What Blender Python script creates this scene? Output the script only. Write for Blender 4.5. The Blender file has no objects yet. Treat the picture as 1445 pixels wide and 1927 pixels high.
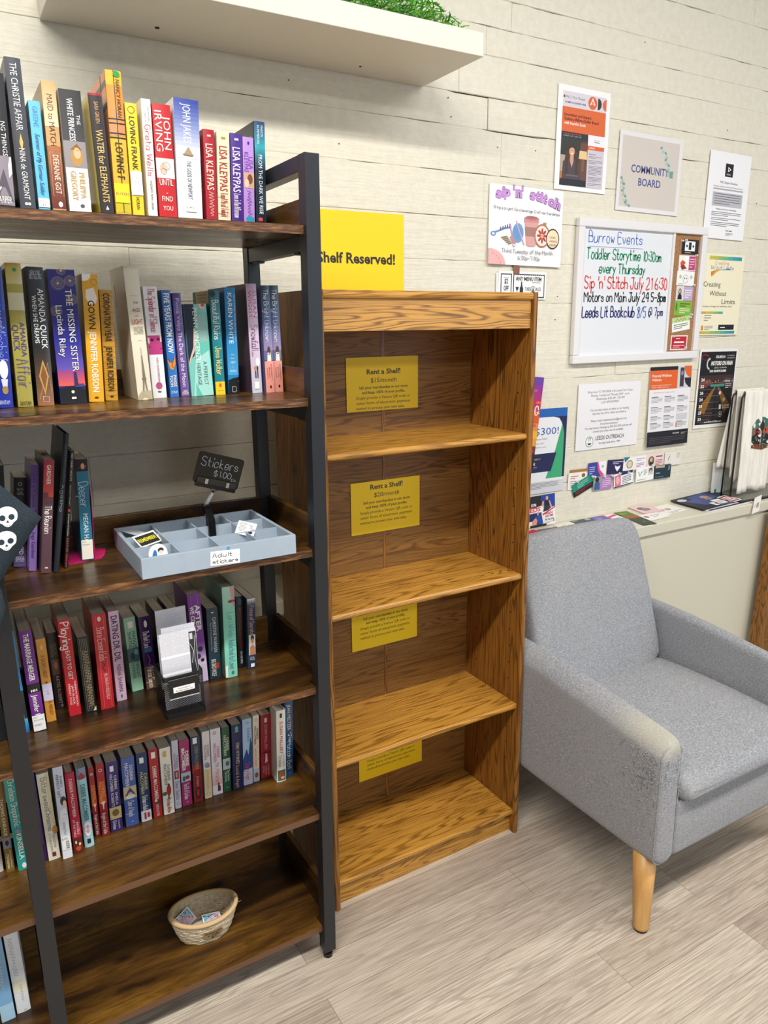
import bpy, bmesh, math, random
from math import sin, cos, pi, radians, sqrt, hypot
from mathutils import Vector, Matrix
random.seed(7)
S = bpy.context.scene
COL = S.collection

# ------------------------------------------------------------------ camera
cd = bpy.data.cameras.new('camera')
cam = bpy.data.objects.new('camera', cd)
COL.objects.link(cam)
RGT = Vector((0.86265946, -0.50568184, -0.01022411))
UPV = Vector((0.13308091, 0.20743233, 0.96915494))
FWD = Vector((0.48796324, 0.83741131, -0.24624006))
M = Matrix.Identity(4)
for i in range(3):
    M[i][0] = RGT[i]; M[i][1] = UPV[i]; M[i][2] = -FWD[i]
M[0][3], M[1][3], M[2][3] = 0.0, -1.80, 1.395
cam.matrix_world = M
cd.sensor_fit = 'HORIZONTAL'; cd.sensor_width = 36.0
cd.lens = 36.0 * 1398.92 / 1445.0
cd.clip_start = 0.02
S.camera = cam

# ------------------------------------------------------------------ world, lights, exposure
w = bpy.data.worlds.new('world'); S.world = w; w.use_nodes = True
w.node_tree.nodes['Background'].inputs[0].default_value = (0.95, 0.97, 1.0, 1)
w.node_tree.nodes['Background'].inputs[1].default_value = 0.17
S.view_settings.view_transform = 'Standard'; S.view_settings.look = 'None'
S.view_settings.exposure = 0.0; S.view_settings.gamma = 1.0
S.view_settings.use_curve_mapping = False

def area(name, loc, target, sx, sy, power, col):
    l = bpy.data.lights.new(name, 'AREA'); l.shape = 'RECTANGLE'; l.size = sx; l.size_y = sy
    l.energy = power; l.color = col
    o = bpy.data.objects.new(name, l); COL.objects.link(o); o.location = loc
    d = Vector(target) - Vector(loc)
    o.rotation_euler = d.to_track_quat('-Z', 'Y').to_euler()
    return o
WARM = (1.0, 0.965, 0.90)
area('ceiling_tube_or_fill_light', (-0.45, -1.87, 2.90), (-0.45, -1.55, 0), 2.4, 0.14, 98, WARM)
area('ceiling_tube_or_fill_light', (2.55, -2.05, 2.90), (2.55, -1.75, 0), 2.4, 0.14, 58, WARM)
area('ceiling_tube_or_fill_light', (0.40, -4.40, 2.90), (0.40, -3.2, 0), 2.4, 0.30, 46, WARM)  # unseen frontal fill, added to brighten the notices and book spines
area('shop_window_daylight', (3.6, -4.6, 1.5), (1.4, -0.6, 0.5), 2.4, 1.8, 40, (0.62, 0.80, 1.0))

# ------------------------------------------------------------------ materials
def lin(c):
    c = c / 255.0
    return c / 12.92 if c <= 0.04045 else ((c + 0.055) / 1.055) ** 2.4
def rgb(c):
    if isinstance(c, str):
        c = c.lstrip('#'); c = ''.join(q * 2 for q in c) if len(c) == 3 else c; c = (int(c[0:2], 16), int(c[2:4], 16), int(c[4:6], 16))
    return (lin(c[0]), lin(c[1]), lin(c[2]), 1.0)
_mc = {}
def flat(c, rough=0.5, metal=0.0, spec=0.5):
    if isinstance(c, bpy.types.Material): return c
    key = (c, rough, metal, spec)
    if key in _mc: return _mc[key]
    m = bpy.data.materials.new('paint_%s' % (c if isinstance(c, str) else '%02x%02x%02x' % tuple(c)))
    m.use_nodes = True; b = m.node_tree.nodes['Principled BSDF']
    b.inputs['Base Color'].default_value = rgb(c); b.inputs['Roughness'].default_value = rough
    b.inputs['Metallic'].default_value = metal; b.inputs['Specular IOR Level'].default_value = spec
    _mc[key] = m
    return m
class NT:
    def __init__(s, name):
        s.m = bpy.data.materials.new(name); s.m.use_nodes = True; s.t = s.m.node_tree
        s.b = s.t.nodes['Principled BSDF']; s.tc = s.t.nodes.new('ShaderNodeTexCoord')
    def n(s, typ, **kw):
        x = s.t.nodes.new('ShaderNode' + typ)
        for k, v in kw.items():
            if k in x.inputs: s.set(x.inputs[k], v)
            else: setattr(x, k, v)
        return x
    def set(s, inp, v):
        if hasattr(v, 'node'): s.t.links.new(v, inp)
        else: inp.default_value = v
    def map(s, scale, src='Object', loc=(0, 0, 0)):
        return s.n('Mapping', Vector=s.tc.outputs[src], Scale=scale, Location=loc).outputs[0]
    def noise(s, vec, scale, detail=4, rough=0.55, dist=0.0):
        return s.n('TexNoise', Vector=vec, Scale=scale, Detail=detail, Roughness=rough, Distortion=dist).outputs[0]
    def ramp(s, fac, stops):
        r = s.n('ValToRGB'); s.set(r.inputs[0], fac); e = r.color_ramp.elements
        while len(e) < len(stops): e.new(0.5)
        for i, (p, c) in enumerate(stops):
            e[i].position = p; e[i].color = rgb(c) if not isinstance(c, float) else (c, c, c, 1)
        return r.outputs[0]
    def mix(s, fac, a, b, mode='MIX'):
        x = s.n('Mix'); x.data_type = 'RGBA'; x.blend_type = mode
        s.set(x.inputs[0], fac)
        s.set(x.inputs[6], a if hasattr(a, 'node') else rgb(a)); s.set(x.inputs[7], b if hasattr(b, 'node') else rgb(b))
        return x.outputs[2]
    def math(s, op, a, b=0.0, c=0.0):
        x = s.n('Math'); x.operation = op
        s.set(x.inputs[0], a); s.set(x.inputs[1], b); s.set(x.inputs[2], c)
        return x.outputs[0]
    def bump(s, h, strength, dist=0.002, nrm=None):
        x = s.n('Bump', Strength=strength, Distance=dist, Height=h)
        if nrm is not None: s.set(x.inputs['Normal'], nrm)
        return x.outputs[0]
    def done(s, color=None, rough=None, normal=None, **kw):
        if color is not None: s.set(s.b.inputs['Base Color'], color if hasattr(color, 'node') else rgb(color))
        if rough is not None: s.set(s.b.inputs['Roughness'], rough)
        if normal is not None: s.set(s.b.inputs['Normal'], normal)
        for k, v in kw.items(): s.set(s.b.inputs[k], v)
        return s.m

def mk_wall():
    n = NT('painted_boards')
    a = n.noise(n.map((2.2, 3, 24)), 3.0, 6, 0.65)
    b = n.noise(n.map((1, 1, 1)), 45, 4, 0.6)
    c = n.noise(n.map((1, 1, 1.6)), 9, 3, 0.5, 0.6)
    dents = n.ramp(c, [(0.62, 0.0), (0.72, 1.0)])
    col = n.mix(n.ramp(b, [(0.35, 0.0), (0.75, 1.0)]), '#ddd7c5', '#e6e1d1')
    nr = n.bump(a, 0.55, 0.005); nr = n.bump(b, 0.3, 0.0022, nr); nr = n.bump(dents, 0.35, 0.0025, nr)
    return n.done(col, 0.42, nr)
def mk_floor():
    n = NT('vinyl_planks')
    v = n.map((1, 1, 1))
    br = n.n('TexBrick', Vector=n.map((1, 1, 1), loc=(0.389, 0.0, 0)), Scale=1.0, Color1=(0, 0, 0, 1), Color2=(1, 1, 1, 1), Mortar=(0.5, 0.5, 0.5, 1))
    br.inputs['Mortar Size'].default_value = 0.0007; br.inputs['Mortar Smooth'].default_value = 0.3
    br.inputs['Brick Width'].default_value = 0.92; br.inputs['Row Height'].default_value = 0.1045
    br.offset = 0.37; br.offset_frequency = 3
    sep = n.n('SeparateXYZ'); n.t.links.new(v, sep.inputs[0])
    off = n.math('MULTIPLY', br.outputs['Color'], 7.3)
    cx = n.n('CombineXYZ'); n.set(cx.inputs[0], n.math('MULTIPLY', sep.outputs[0], 1.3)); n.set(cx.inputs[1], n.math('MULTIPLY', sep.outputs[1], 11.0)); n.set(cx.inputs[2], off)
    g = n.noise(cx.outputs[0], 1.5, 3, 0.5, 0.3)
    rings = n.math('MULTIPLY_ADD', n.math('SINE', n.math('MULTIPLY', g, 75.0)), 0.5, 0.5)
    cy = n.n('CombineXYZ'); n.set(cy.inputs[0], n.math('MULTIPLY', sep.outputs[0], 6.0)); n.set(cy.inputs[1], n.math('MULTIPLY', sep.outputs[1], 260.0)); n.set(cy.inputs[2], off)
    fine = n.noise(cy.outputs[0], 1.4, 3, 0.7)
    base = n.mix(n.ramp(fine, [(0.34, 0.0), (0.62, 1.0)]), '#a89e93', '#d9d1c6')
    tint = n.mix(br.outputs['Color'], '#dcd2ca', '#fbf6ee')
    base = n.mix(1.0, base, tint, 'MULTIPLY')
    k = n.math('MULTIPLY', n.ramp(rings, [(0.0, 1.0), (0.4, 0.0)]), n.ramp(g, [(0.44, 0.0), (0.60, 0.55)]))
    base = n.mix(k, base, '#94877a')
    base = n.mix(br.outputs['Fac'], base, '#7d7166')
    nr = n.bump(fine, 0.12, 0.001); 
    return n.done(base, n.ramp(fine, [(0.2, 0.36), (0.8, 0.5)]), nr)
def mk_oak(name, axis, rough=0.36, light='#c8933f', dark='#6a4215', mid='#a9752b'):
    n = NT(name)
    st = [11.0, 11.0, 11.0]; st['xyz'.index(axis)] = 0.7
    fs = [230.0] * 3; fs['xyz'.index(axis)] = 9.0
    g = n.noise(n.map(st), 1.35, 3, 0.5, 0.35)
    rings = n.math('MULTIPLY_ADD', n.math('SINE', n.math('MULTIPLY', g, 150.0)), 0.5, 0.5)
    fine = n.noise(n.map(fs), 1.0, 3, 0.7)
    big = n.noise(n.map([s * 0.35 for s in st]), 2.0, 2)
    a = n.mix(n.ramp(rings, [(0.0, 0.0), (0.22, 0.55), (0.5, 1.0)]), dark, light)
    a = n.mix(n.ramp(fine, [(0.3, 0.65), (0.6, 0.0)]), a, mid)
    a = n.mix(n.ramp(fine, [(0.27, 0.75), (0.42, 0.0)]), a, dark)
    a = n.mix(n.ramp(big, [(0.3, 0.45), (0.7, 0.0)]), a, mid)
    nr = n.bump(fine, 0.12, 0.0006)
    return n.done(a, rough, nr)
def mk_rustic(name, axis='x'):
    n = NT(name)
    st = [11.0] * 3; st['xyz'.index(axis)] = 2.6
    fs = [210.0] * 3; fs['xyz'.index(axis)] = 16.0
    blot = n.noise(n.map([s * 0.55 for s in st]), 1.6, 4, 0.6, 0.5)
    g = n.noise(n.map(st), 2.2, 5, 0.65, 0.4)
    fine = n.noise(n.map(fs), 1.0, 3, 0.7)
    a = n.ramp(blot, [(0.30, '#160d06'), (0.44, '#39240e'), (0.57, '#664518'), (0.75, '#8a6425')])
    a = n.mix(n.ramp(g, [(0.34, 0.65), (0.47, 0.0)]), a, '#22120a')
    a = n.mix(n.ramp(fine, [(0.3, 0.6), (0.55, 0.0)]), a, '#2a160a')
    kn = n.n('TexVoronoi', Vector=n.map((2.6, 5.5, 5.5)), Scale=1.7)
    a = n.mix(n.ramp(kn.outputs['Distance'], [(0.05, 0.85), (0.13, 0.0)]), a, '#140a05')
    nr = n.bump(fine, 0.10, 0.0006)
    return n.done(a, n.ramp(g, [(0.3, 0.24), (0.7, 0.36)]), nr)
def mk_edge():
    n = NT('rustic_board_edge')
    f = n.noise(n.map((30, 260, 260)), 1.0, 4, 0.7)
    a = n.ramp(f, [(0.3, '#1c0e07'), (0.5, '#5a371b'), (0.72, '#94683c')])
    return n.done(a, 0.5, n.bump(f, 0.4, 0.001))
def mk_fabric():
    n = NT('grey_melange_fabric')
    a = n.noise(n.map((190, 230, 520)), 1.0, 3, 0.75)
    b = n.noise(n.map((520, 520, 200)), 1.0, 3, 0.75)
    big = n.noise(n.map((1, 1, 1)), 6, 3)
    f = n.math('ADD', n.math('MULTIPLY', a, 0.65), n.math('MULTIPLY', b, 0.35))
    col = n.ramp(f, [(0.28, '#5d5f64'), (0.48, '#8b8d92'), (0.70, '#bfc1c6')])
    col = n.mix(n.ramp(big, [(0.4, 0.0), (0.7, 0.25)]), col, '#a3a19f')
    # sun-bleached, rubbed patch on the front end of the near arm
    g = n.n('VectorMath'); g.operation = 'DISTANCE'; n.t.links.new(n.map((1, 0.55, 1.6), src='Object'), g.inputs[0]); g.inputs[1].default_value = (-0.275, -0.132, 0.805)
    rub = n.ramp(g.outputs['Value'], [(0.03, 0.55), (0.085, 0.0)])
    col = n.mix(rub, col, '#bdb7a2')
    return n.done(col, 0.95, n.bump(f, 0.5, 0.0012), **{'Sheen Weight': 0.12, 'Specular IOR Level': 0.2})
def mk_rope():
    n = NT('cotton_rope')
    a = n.noise(n.map((1, 1, 1)), 160, 3, 0.7)
    return n.done(n.ramp(a, [(0.3, '#a8977a'), (0.65, '#dacbae')]), 0.9, n.bump(a, 0.6, 0.002))
def mk_canvas(name, c1, c2):
    n = NT(name)
    a = n.noise(n.map((500, 500, 500)), 1.0, 2, 0.7)
    return n.done(n.ramp(a, [(0.3, c1), (0.7, c2)]), 0.9, n.bump(a, 0.5, 0.0008))
def mk_gauze():
    n = NT('white_gauze')
    a = n.noise(n.map((60, 60, 9)), 1.0, 4, 0.65)
    b = n.noise(n.map((9, 9, 300)), 1.0, 2, 0.6)
    return n.done(n.ramp(a, [(0.25, '#d8d2c6'), (0.7, '#efece4')]), 0.95, n.bump(b, 0.25, 0.001, n.bump(a, 0.6, 0.003)))
def mk_pages():
    n = NT('page_edges')
    a = n.noise(n.map((900, 6, 6)), 1.0, 2, 0.6)
    return n.done(n.ramp(a, [(0.3, '#b9ac97'), (0.7, '#e6dcc9')]), 0.9, n.bump(a, 0.3, 0.0005))
def mk_cork():
    n = NT('cork')
    a = n.noise(n.map((1, 1, 1)), 170, 4, 0.7)
    return n.done(n.ramp(a, [(0.3, '#7d5535'), (0.7, '#b98a5e')]), 0.9, n.bump(a, 0.4, 0.001))
def mk_legwood():
    n = NT('beech_leg')
    a = n.noise(n.map((40, 40, 5)), 1.0, 4, 0.6)
    return n.done(n.ramp(a, [(0.3, '#c08d4e'), (0.7, '#dcae70')]), 0.4)
WALL = mk_wall(); FLOOR = mk_floor()
OAKX = mk_oak('oak_grain_along', 'x'); OAKZ = mk_oak('oak_grain_upright_shaded', 'z', 0.42, '#9b682a', '#46290b', '#7a4c19')  # upright copy toned darker: shading of the side panels put into its colour
OAKB = mk_oak('oak_back_veneer_shaded', 'x', 0.55, '#93682f', '#543712', '#7a5321')  # back panel copy darkened, the bookcase's interior shade is in its colour
RUST = mk_rustic('rustic_brown_board'); RUSTY = mk_rustic('rustic_brown_rail', 'y'); EDGE = mk_edge()
FABRIC = mk_fabric(); ROPE = mk_rope(); GAUZE = mk_gauze(); PAGES = mk_pages(); CORK = mk_cork(); LEGW = mk_legwood()
BAGCLOTH = mk_canvas('dark_teal_canvas', '#121c23', '#263640')
BLACKM = flat('#1c1d21', 0.40); WHITEP = flat('#d6d2c7', 0.35)

# ------------------------------------------------------------------ mesh helpers
def link(o, parent=None):
    COL.objects.link(o)
    if parent: o.parent = parent
    return o
def tag(o, label=None, cat=None, group=None, kind=None):
    if label: o['label'] = label
    if cat: o['category'] = cat
    if group: o['group'] = group
    if kind: o['kind'] = kind
    return o
def empty(name, loc, label=None, cat=None, group=None):
    o = bpy.data.objects.new(name, None); o.location = loc; o.empty_display_size = 0.05
    link(o); return tag(o, label, cat, group)
class MB:
    """collects shapes in world coordinates and links them as ONE mesh object"""
    def __init__(s): s.v = []; s.f = []; s.mi = []; s.mats = []; s.smooth = []
    def m(s, mat):
        mat = flat(mat)
        if mat not in s.mats: s.mats.append(mat)
        return s.mats.index(mat)
    def add(s, vs, fs, mat, smooth=False):
        b = len(s.v); k = s.m(mat)
        s.v += [Vector(p) for p in vs]
        for f in fs: s.f.append([b + i for i in f]); s.mi.append(k); s.smooth.append(smooth)
    def box(s, x0, x1, y0, y1, z0, z1, mat):
        vs = [(x, y, z) for z in (z0, z1) for y in (y0, y1) for x in (x0, x1)]
        s.add(vs, [(0, 2, 3, 1), (4, 5, 7, 6), (0, 1, 5, 4), (2, 6, 7, 3), (0, 4, 6, 2), (1, 3, 7, 5)], mat); return s
    def prism(s, pts, axis, a, b, mat, smooth=False):
        """pts: 2D outline; axis = extrusion axis; remaining axes in xyz order"""
        n = len(pts); vs = []
        for t in (a, b):
            for p, q in pts:
                vs.append({'x': (t, p, q), 'y': (p, t, q), 'z': (p, q, t)}[axis])
        s.add(vs, [[i, (i + 1) % n, n + (i + 1) % n, n + i] for i in range(n)], mat, smooth)
        s.add(vs, [list(range(n))[::-1], [n + i for i in range(n)]], mat); return s
    def loft(s, rings, mat, cap=True, smooth=True, closed=True):
        n = len(rings[0]); vs = [p for r in rings for p in r]; fs = []
        for k in range(len(rings) - 1):
            for i in range(n if closed else n - 1):
                j = (i + 1) % n
                fs.append((k * n + i, k * n + j, (k + 1) * n + j, (k + 1) * n + i))
        if cap: fs += [list(range(n))[::-1], [(len(rings) - 1) * n + i for i in range(n)]]
        s.add(vs, fs, mat, smooth); return s
    def tube(s, pts, r, mat, seg=8):
        pts = [Vector(p) for p in pts]; rings = []
        rr = r if isinstance(r, (list, tuple)) else [r] * len(pts)
        t0 = None
        for i, p in enumerate(pts):
            d = (pts[min(i + 1, len(pts) - 1)] - pts[max(i - 1, 0)]).normalized()
            if t0 is None:
                t0 = d.orthogonal().normalized()
            t0 = (t0 - d * t0.dot(d)).normalized(); t1 = d.cross(t0)
            rings.append([p + (t0 * cos(2 * pi * k / seg) + t1 * sin(2 * pi * k / seg)) * rr[i] for k in range(seg)])
        return s.loft(rings, mat)
    def build(s, name, parent=None, loc=None, bevel=0.0, seg=2, subsurf=0, solid=0.0, fix=True):
        if loc is None:
            if parent is not None: loc = Vector((0, 0, 0)); off = parent.matrix_world_loc if hasattr(parent, 'matrix_world_loc') else wloc(parent)
            else:
                xs = [p.x for p in s.v]; ys = [p.y for p in s.v]; zs = [p.z for p in s.v]
                loc = Vector(((min(xs) + max(xs)) / 2, (min(ys) + max(ys)) / 2, min(zs))); off = loc
        else: loc = Vector(loc); off = loc
        me = bpy.data.meshes.new(name)
        me.from_pydata([p - off for p in s.v], [], s.f)
        for mt in s.mats: me.materials.append(mt)
        me.polygons.foreach_set('material_index', s.mi); me.polygons.foreach_set('use_smooth', s.smooth)
        if fix:
            bm = bmesh.new(); bm.from_mesh(me); bmesh.ops.recalc_face_normals(bm, faces=bm.faces); bm.to_mesh(me); bm.free()
        me.update()
        o = bpy.data.objects.new(name, me); o.location = loc; link(o, parent)
        if solid: md = o.modifiers.new('solid', 'SOLIDIFY'); md.thickness = solid; md.offset = 0
        if bevel: md = o.modifiers.new('bevel', 'BEVEL'); md.width = bevel; md.segments = seg; md.limit_method = 'ANGLE'; md.angle_limit = radians(40)
        if subsurf: md = o.modifiers.new('sub', 'SUBSURF'); md.levels = subsurf; md.render_levels = subsurf
        return o
def wloc(o):
    p = Vector(o.location); q = o.parent
    while q: p = p + Vector(q.location); q = q.parent
    return p
def rring(cx, cz, hx, hz, r, n=5):
    """rounded rectangle as 2D points"""
    r = min(r, hx, hz); out = []
    for k, (sx, sz) in enumerate(((1, 1), (-1, 1), (-1, -1), (1, -1))):
        for i in range(n + 1):
            a = pi / 2 * (k + i / n)
            out.append((cx + sx * (hx - r) + r * cos(a), cz + sz * (hz - r) + r * sin(a)))
    return out

# ------------------------------------------------------------------ printed surfaces
_tc = {}
def text_mesh(s, bold=0.0):
    key = (s, bold)
    if key in _tc: return _tc[key]
    cu = bpy.data.curves.new('lettering', 'FONT'); cu.body = s; cu.size = 1.0; cu.resolution_u = 2; cu.offset = bold
    ob = bpy.data.objects.new('lettering', cu)
    me = ob.to_mesh()
    vs = [(v.co.x, v.co.y) for v in me.vertices]; fs = [list(p.vertices) for p in me.polygons]
    ob.to_mesh_clear(); bpy.data.objects.remove(ob); bpy.data.curves.remove(cu)
    x0 = min(v[0] for v in vs); x1 = max(v[0] for v in vs)
    vs = [((x - x0), y) for x, y in vs]
    _tc[key] = (vs, fs, x1 - x0); return _tc[key]
HG = {'A': '00 27 50|13 43', 'B': '00 07 37 46 44 04|34 53 51 40 00', 'C': '56 47 27 05 02 20 40 51', 'D': '00 07 37 55 52 30 00', 'E': '47 07 00 40|04 34',
'F': '47 07 00|04 34', 'G': '56 37 17 05 02 20 40 53 33', 'H': '07 00|57 50|04 54', 'I': '20 27', 'J': '17 57|47 42 30 10 02', 'K': '07 00|47 03 50', 'L': '07 00 40',
'M': '00 07 33 67 60', 'N': '00 07 50 57', 'O': '27 05 02 20 40 52 55 37 27', 'P': '00 07 37 56 44 03', 'R': '00 07 37 56 44 04 50', 'S': '56 37 17 05 14 43 52 40 10 01',
'T': '07 57|27 20', 'U': '07 02 10 40 52 57', 'V': '07 20 47', 'W': '07 10 35 50 67', 'Y': '07 24 47|24 20', 'a': '44 14 02 01 10 30 42 44 40', 'b': '07 00|03 24 43 41 20 00',
'c': '43 34 14 02 01 10 30 41', 'd': '47 40|43 24 03 01 10 30 42', 'e': '02 42 43 34 14 02 01 10 30 41', 'f': '36 27 16 10|04 34', 'g': '43 24 03 01 10 30 43|44 4b 2a 0b',
'h': '07 00|03 24 43 40', 'i': '14 10|16 17', 'j': '24 2b 1a 0b|26 27', 'k': '07 00|34 02 40', 'l': '17 10', 'm': '04 00|03 14 23 20|23 34 43 40', 'n': '04 00|03 24 43 40',
'o': '14 02 01 10 30 42 43 34 14', 'p': '04 0a|03 24 43 41 20 01', 'r': '04 00|02 14 34', 's': '43 24 03 32 41 20 01', 't': '17 11 20 30|04 34', 'u': '04 01 10 30 42|44 40',
'v': '04 20 44', 'w': '04 10 23 30 44', 'x': '04 40|00 44', 'y': '04 21|44 0a', 'z': '04 44 00 40', '0': '17 05 02 10 30 42 45 27 17', '1': '16 27 20', '2': '06 17 37 46 44 00 50',
'3': '07 47 24 43 41 20 01', '4': '37 03 53|47 40', '5': '47 07 04 34 42 41 20 01', '6': '37 04 01 20 40 42 23 02', '7': '07 47 20', '8': '34 15 16 27 37 46 45 12 01 10 30 41 42 15',
'9': '44 24 05 07 37 46 40', ':': '11 12|14 15', '-': '03 43', '/': '00 47', "'": '17 15', '@': '43 24 02 20 31 44 42 51 63 57 27 04 02 1c 3c', '.': '00 01', '$': '46 27 06 04 43 41 20 01|28 2c', '!': '17 12|10 11', '&': '50 05 17 27 36 02 10 30 52'}
HY = {'a': -3, 'b': -2, 'c': -1}
def hand_lines(s):
    out = []; x = 0.0
    for ch in s:
        if ch == ' ': x += 3.2; continue
        g = HG.get(ch) or HG.get(ch.lower())
        if not g: x += 3; continue
        mx = 0
        for st in g.split('|'):
            pl = []
            for t in st.split():
                px = int(t[0]); py = HY.get(t[1], None); py = int(t[1]) if py is None else py
                mx = max(mx, px); pl.append((x + px, py))
            out.append(pl)
        x += mx + 1.7
    return out, x - 1.7
def smooth_pl(pl, n=4):
    if len(pl) < 3: return pl
    q = []
    for i in range(len(pl) - 1):
        p0 = pl[max(i - 1, 0)]; p1 = pl[i]; p2 = pl[i + 1]; p3 = pl[min(i + 2, len(pl) - 1)]
        for k in range(n):
            t = k / n
            q.append(tuple(0.5 * (2 * b + (c - a) * t + (2 * a - 5 * b + 4 * c - d) * t * t + (3 * b - a - 3 * c + d) * t ** 3) for a, b, c, d in zip(p0, p1, p2, p3)))
    q.append(pl[-1]); return q
class Sheet:
    """printed matter: coloured shapes in thin layers on a surface. fn(u, v, n) maps metres right / down / outwards to a point"""
    EPS = 0.000028
    def __init__(s, fn, W, H, mb=None): s.fn = fn; s.W = W; s.H = H; s.mb = mb or MB(); s.k = 1; s.cols = 1
    def _n(s): s.k += 1; return s.k * s.EPS
    def raw(s, pts, faces, mat, lay=None):
        n = s._n() if lay is None else lay
        s.mb.add([s.fn(u, v, n) for u, v in pts], faces, mat)
    def rect(s, u0, v0, u1, v1, mat):
        c = s.cols; W, H = s.W, s.H
        pts = []; fs = []
        for i in range(c + 1):
            u = (u0 + (u1 - u0) * i / c) * W
            pts += [(u, v0 * H), (u, v1 * H)]
        for i in range(c): fs.append((2 * i, 2 * i + 1, 2 * i + 3, 2 * i + 2))
        s.raw(pts, fs, mat); return s
    def poly(s, pts, mat): s.raw([(u * s.W, v * s.H) for u, v in pts], [list(range(len(pts)))], mat); return s
    def ell(s, cu, cv, ru, rv, mat, n=18, a0=0.0, a1=2 * pi, rot=0.0):
        pts = []
        full = abs(a1 - a0 - 2 * pi) < 1e-6
        for i in range(n if full else n + 1):
            a = a0 + (a1 - a0) * i / n
            x, y = ru * s.W * cos(a), rv * s.H * sin(a)
            pts.append((cu * s.W + x * cos(rot) - y * sin(rot), cv * s.H + x * sin(rot) + y * cos(rot)))
        s.raw(pts, [list(range(len(pts)))], mat); return s
    def circ(s, cu, cv, r, mat, n=18, **k): return s.ell(cu, cv, r, r * s.W / s.H, mat, n, **k)
    def text(s, t, u, v, mat, size=None, width=None, align='l', bold=0.0, shear=0.0, rot=0.0, stack=False):
        """u,v = baseline start (fractions); size = cap height as fraction of H; width = forced length as fraction of W"""
        vs, fs, tw = text_mesh(t, bold)
        h = (size or 0.05) * s.H / 0.70
        kx = (width * s.W / tw) if width else h
        L = kx * tw
        ox = {'l': 0, 'c': -L / 2, 'r': -L}[align]
        cr, sr = cos(rot), sin(rot); pts = []
        for x, y in vs:
            a = ox + x * kx + y * h * shear; b = -y * h
            pts.append((u * s.W + a * cr - b * sr, v * s.H + a * sr + b * cr))
        s.raw(pts, fs, mat); return s
    def para(s, lines, u, v, dv, mat, size, width=None, align='l', **k):
        for i, l in enumerate(lines): s.text(l, u, v + dv * i, mat, size, width, align, **k)
        return s
    def fake(s, u0, v0, u1, n, dv, mat, th=0.004, last=0.6):
        for i in range(n):
            e = u1 if i < n - 1 else u0 + (u1 - u0) * last
            s.rect(u0, v0 + i * dv, e - 0.02 * ((i * 7) % 3) * (u1 - u0), v0 + i * dv + th, mat); s.k -= 1
        s.k += 1
        return s
    def stroke(s, pl, wd, mat):
        """pl in metres"""
        vs = []; fs = []
        for i, p in enumerate(pl):
            a = pl[max(i - 1, 0)]; b = pl[min(i + 1, len(pl) - 1)]
            dx, dy = b[0] - a[0], b[1] - a[1]; L = hypot(dx, dy) or 1
            e = wd / 2
            px, py = p
            if i == 0: px -= dx / L * e * 0.7; py -= dy / L * e * 0.7
            if i == len(pl) - 1: px += dx / L * e * 0.7; py += dy / L * e * 0.7
            vs += [(px - dy / L * e, py + dx / L * e), (px + dy / L * e, py - dx / L * e)]
        for i in range(len(pl) - 1): fs.append((2 * i, 2 * i + 1, 2 * i + 3, 2 * i + 2))
        s.raw(vs, fs, mat)
    def line(s, pts, wd, mat, smooth=False):
        pl = [(u * s.W, v * s.H) for u, v in pts]
        s.stroke(smooth_pl(pl) if smooth else pl, wd, mat); return s
    def hand(s, t, u, v, mat, size, width, pen=0.002, rot=0.0, align='l', jit=0.25):
        ls, tw = hand_lines(t); rnd = random.Random(t)
        h = size * s.H / 7.0; kx = width * s.W / tw
        ox = {'l': 0, 'c': -width * s.W / 2}[align]; n = s._n()
        for pl in ls:
            pl = [(x + rnd.uniform(-jit, jit), y + rnd.uniform(-jit, jit)) for x, y in pl]
            q = []
            for x, y in smooth_pl(pl, 3):
                a = ox + x * kx; b = -y * h
                q.append((u * s.W + a * cos(rot) - b * sin(rot), v * s.H + a * sin(rot) + b * cos(rot)))
            s.stroke(q, pen, mat); s.k -= 1
        s.k += 1; return s
def plane_fn(O, U, V, N):
    """O = top-left corner, U right, V down, N out"""
    O, U, V, N = Vector(O), Vector(U), Vector(V), Vector(N)
    return lambda u, v, n: O + U * u + V * v + N * n
def paper(name, O, U, V, N, W, H, col, label=None, cat=None, group=None, thick=0.0005, parent=None, rough=0.55, **tk):
    """a sheet lying on a surface; the caller adds print to the returned Sheet and then calls .finish()"""
    fn = plane_fn(O, U, V, N); mb = MB()
    b = [fn(u, v, n) for n in (0.0, thick) for v in (0, H) for u in (0, W)]
    mb.add(b, [(0, 1, 3, 2), (4, 6, 7, 5), (0, 4, 5, 1), (2, 3, 7, 6), (0, 2, 6, 4), (1, 5, 7, 3)], flat(col, rough))
    sh = Sheet(lambda u, v, n: fn(u, v, n + thick), W, H, mb)
    sh.name = name; sh.parent = parent
    def finish():
        o = mb.build(name, parent, fix=False)
        return tag(o, label, cat, group, tk.get('kind'))
    sh.finish = finish
    return sh
def wallp(name, xl, zt, W, H, col, label, cat, group=None, rot=0.0, y=-0.004, lean=0.0, **k):
    """sheet on the back wall, top-left at (xl, zt), facing the room; rot > 0 turns it clockwise"""
    U = Vector((cos(rot), 0, -sin(rot))); V = Vector((-sin(rot), 0, -cos(rot)))
    V = (V + Vector((0, -lean, 0))).normalized()
    N = V.cross(U).normalized()
    if N.y > 0: N = -N
    return paper(name, (xl, y, zt), U, V, N, W, H, col, label, cat, group, **k)

# ================================================================== THE SETTING
mb = MB(); mb.box(-2.5, 5.0, -5.0, 0.0, -0.02, 0.0, FLOOR); tag(mb.build('floor', loc=(0, 0, 0)), kind='structure')

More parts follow.
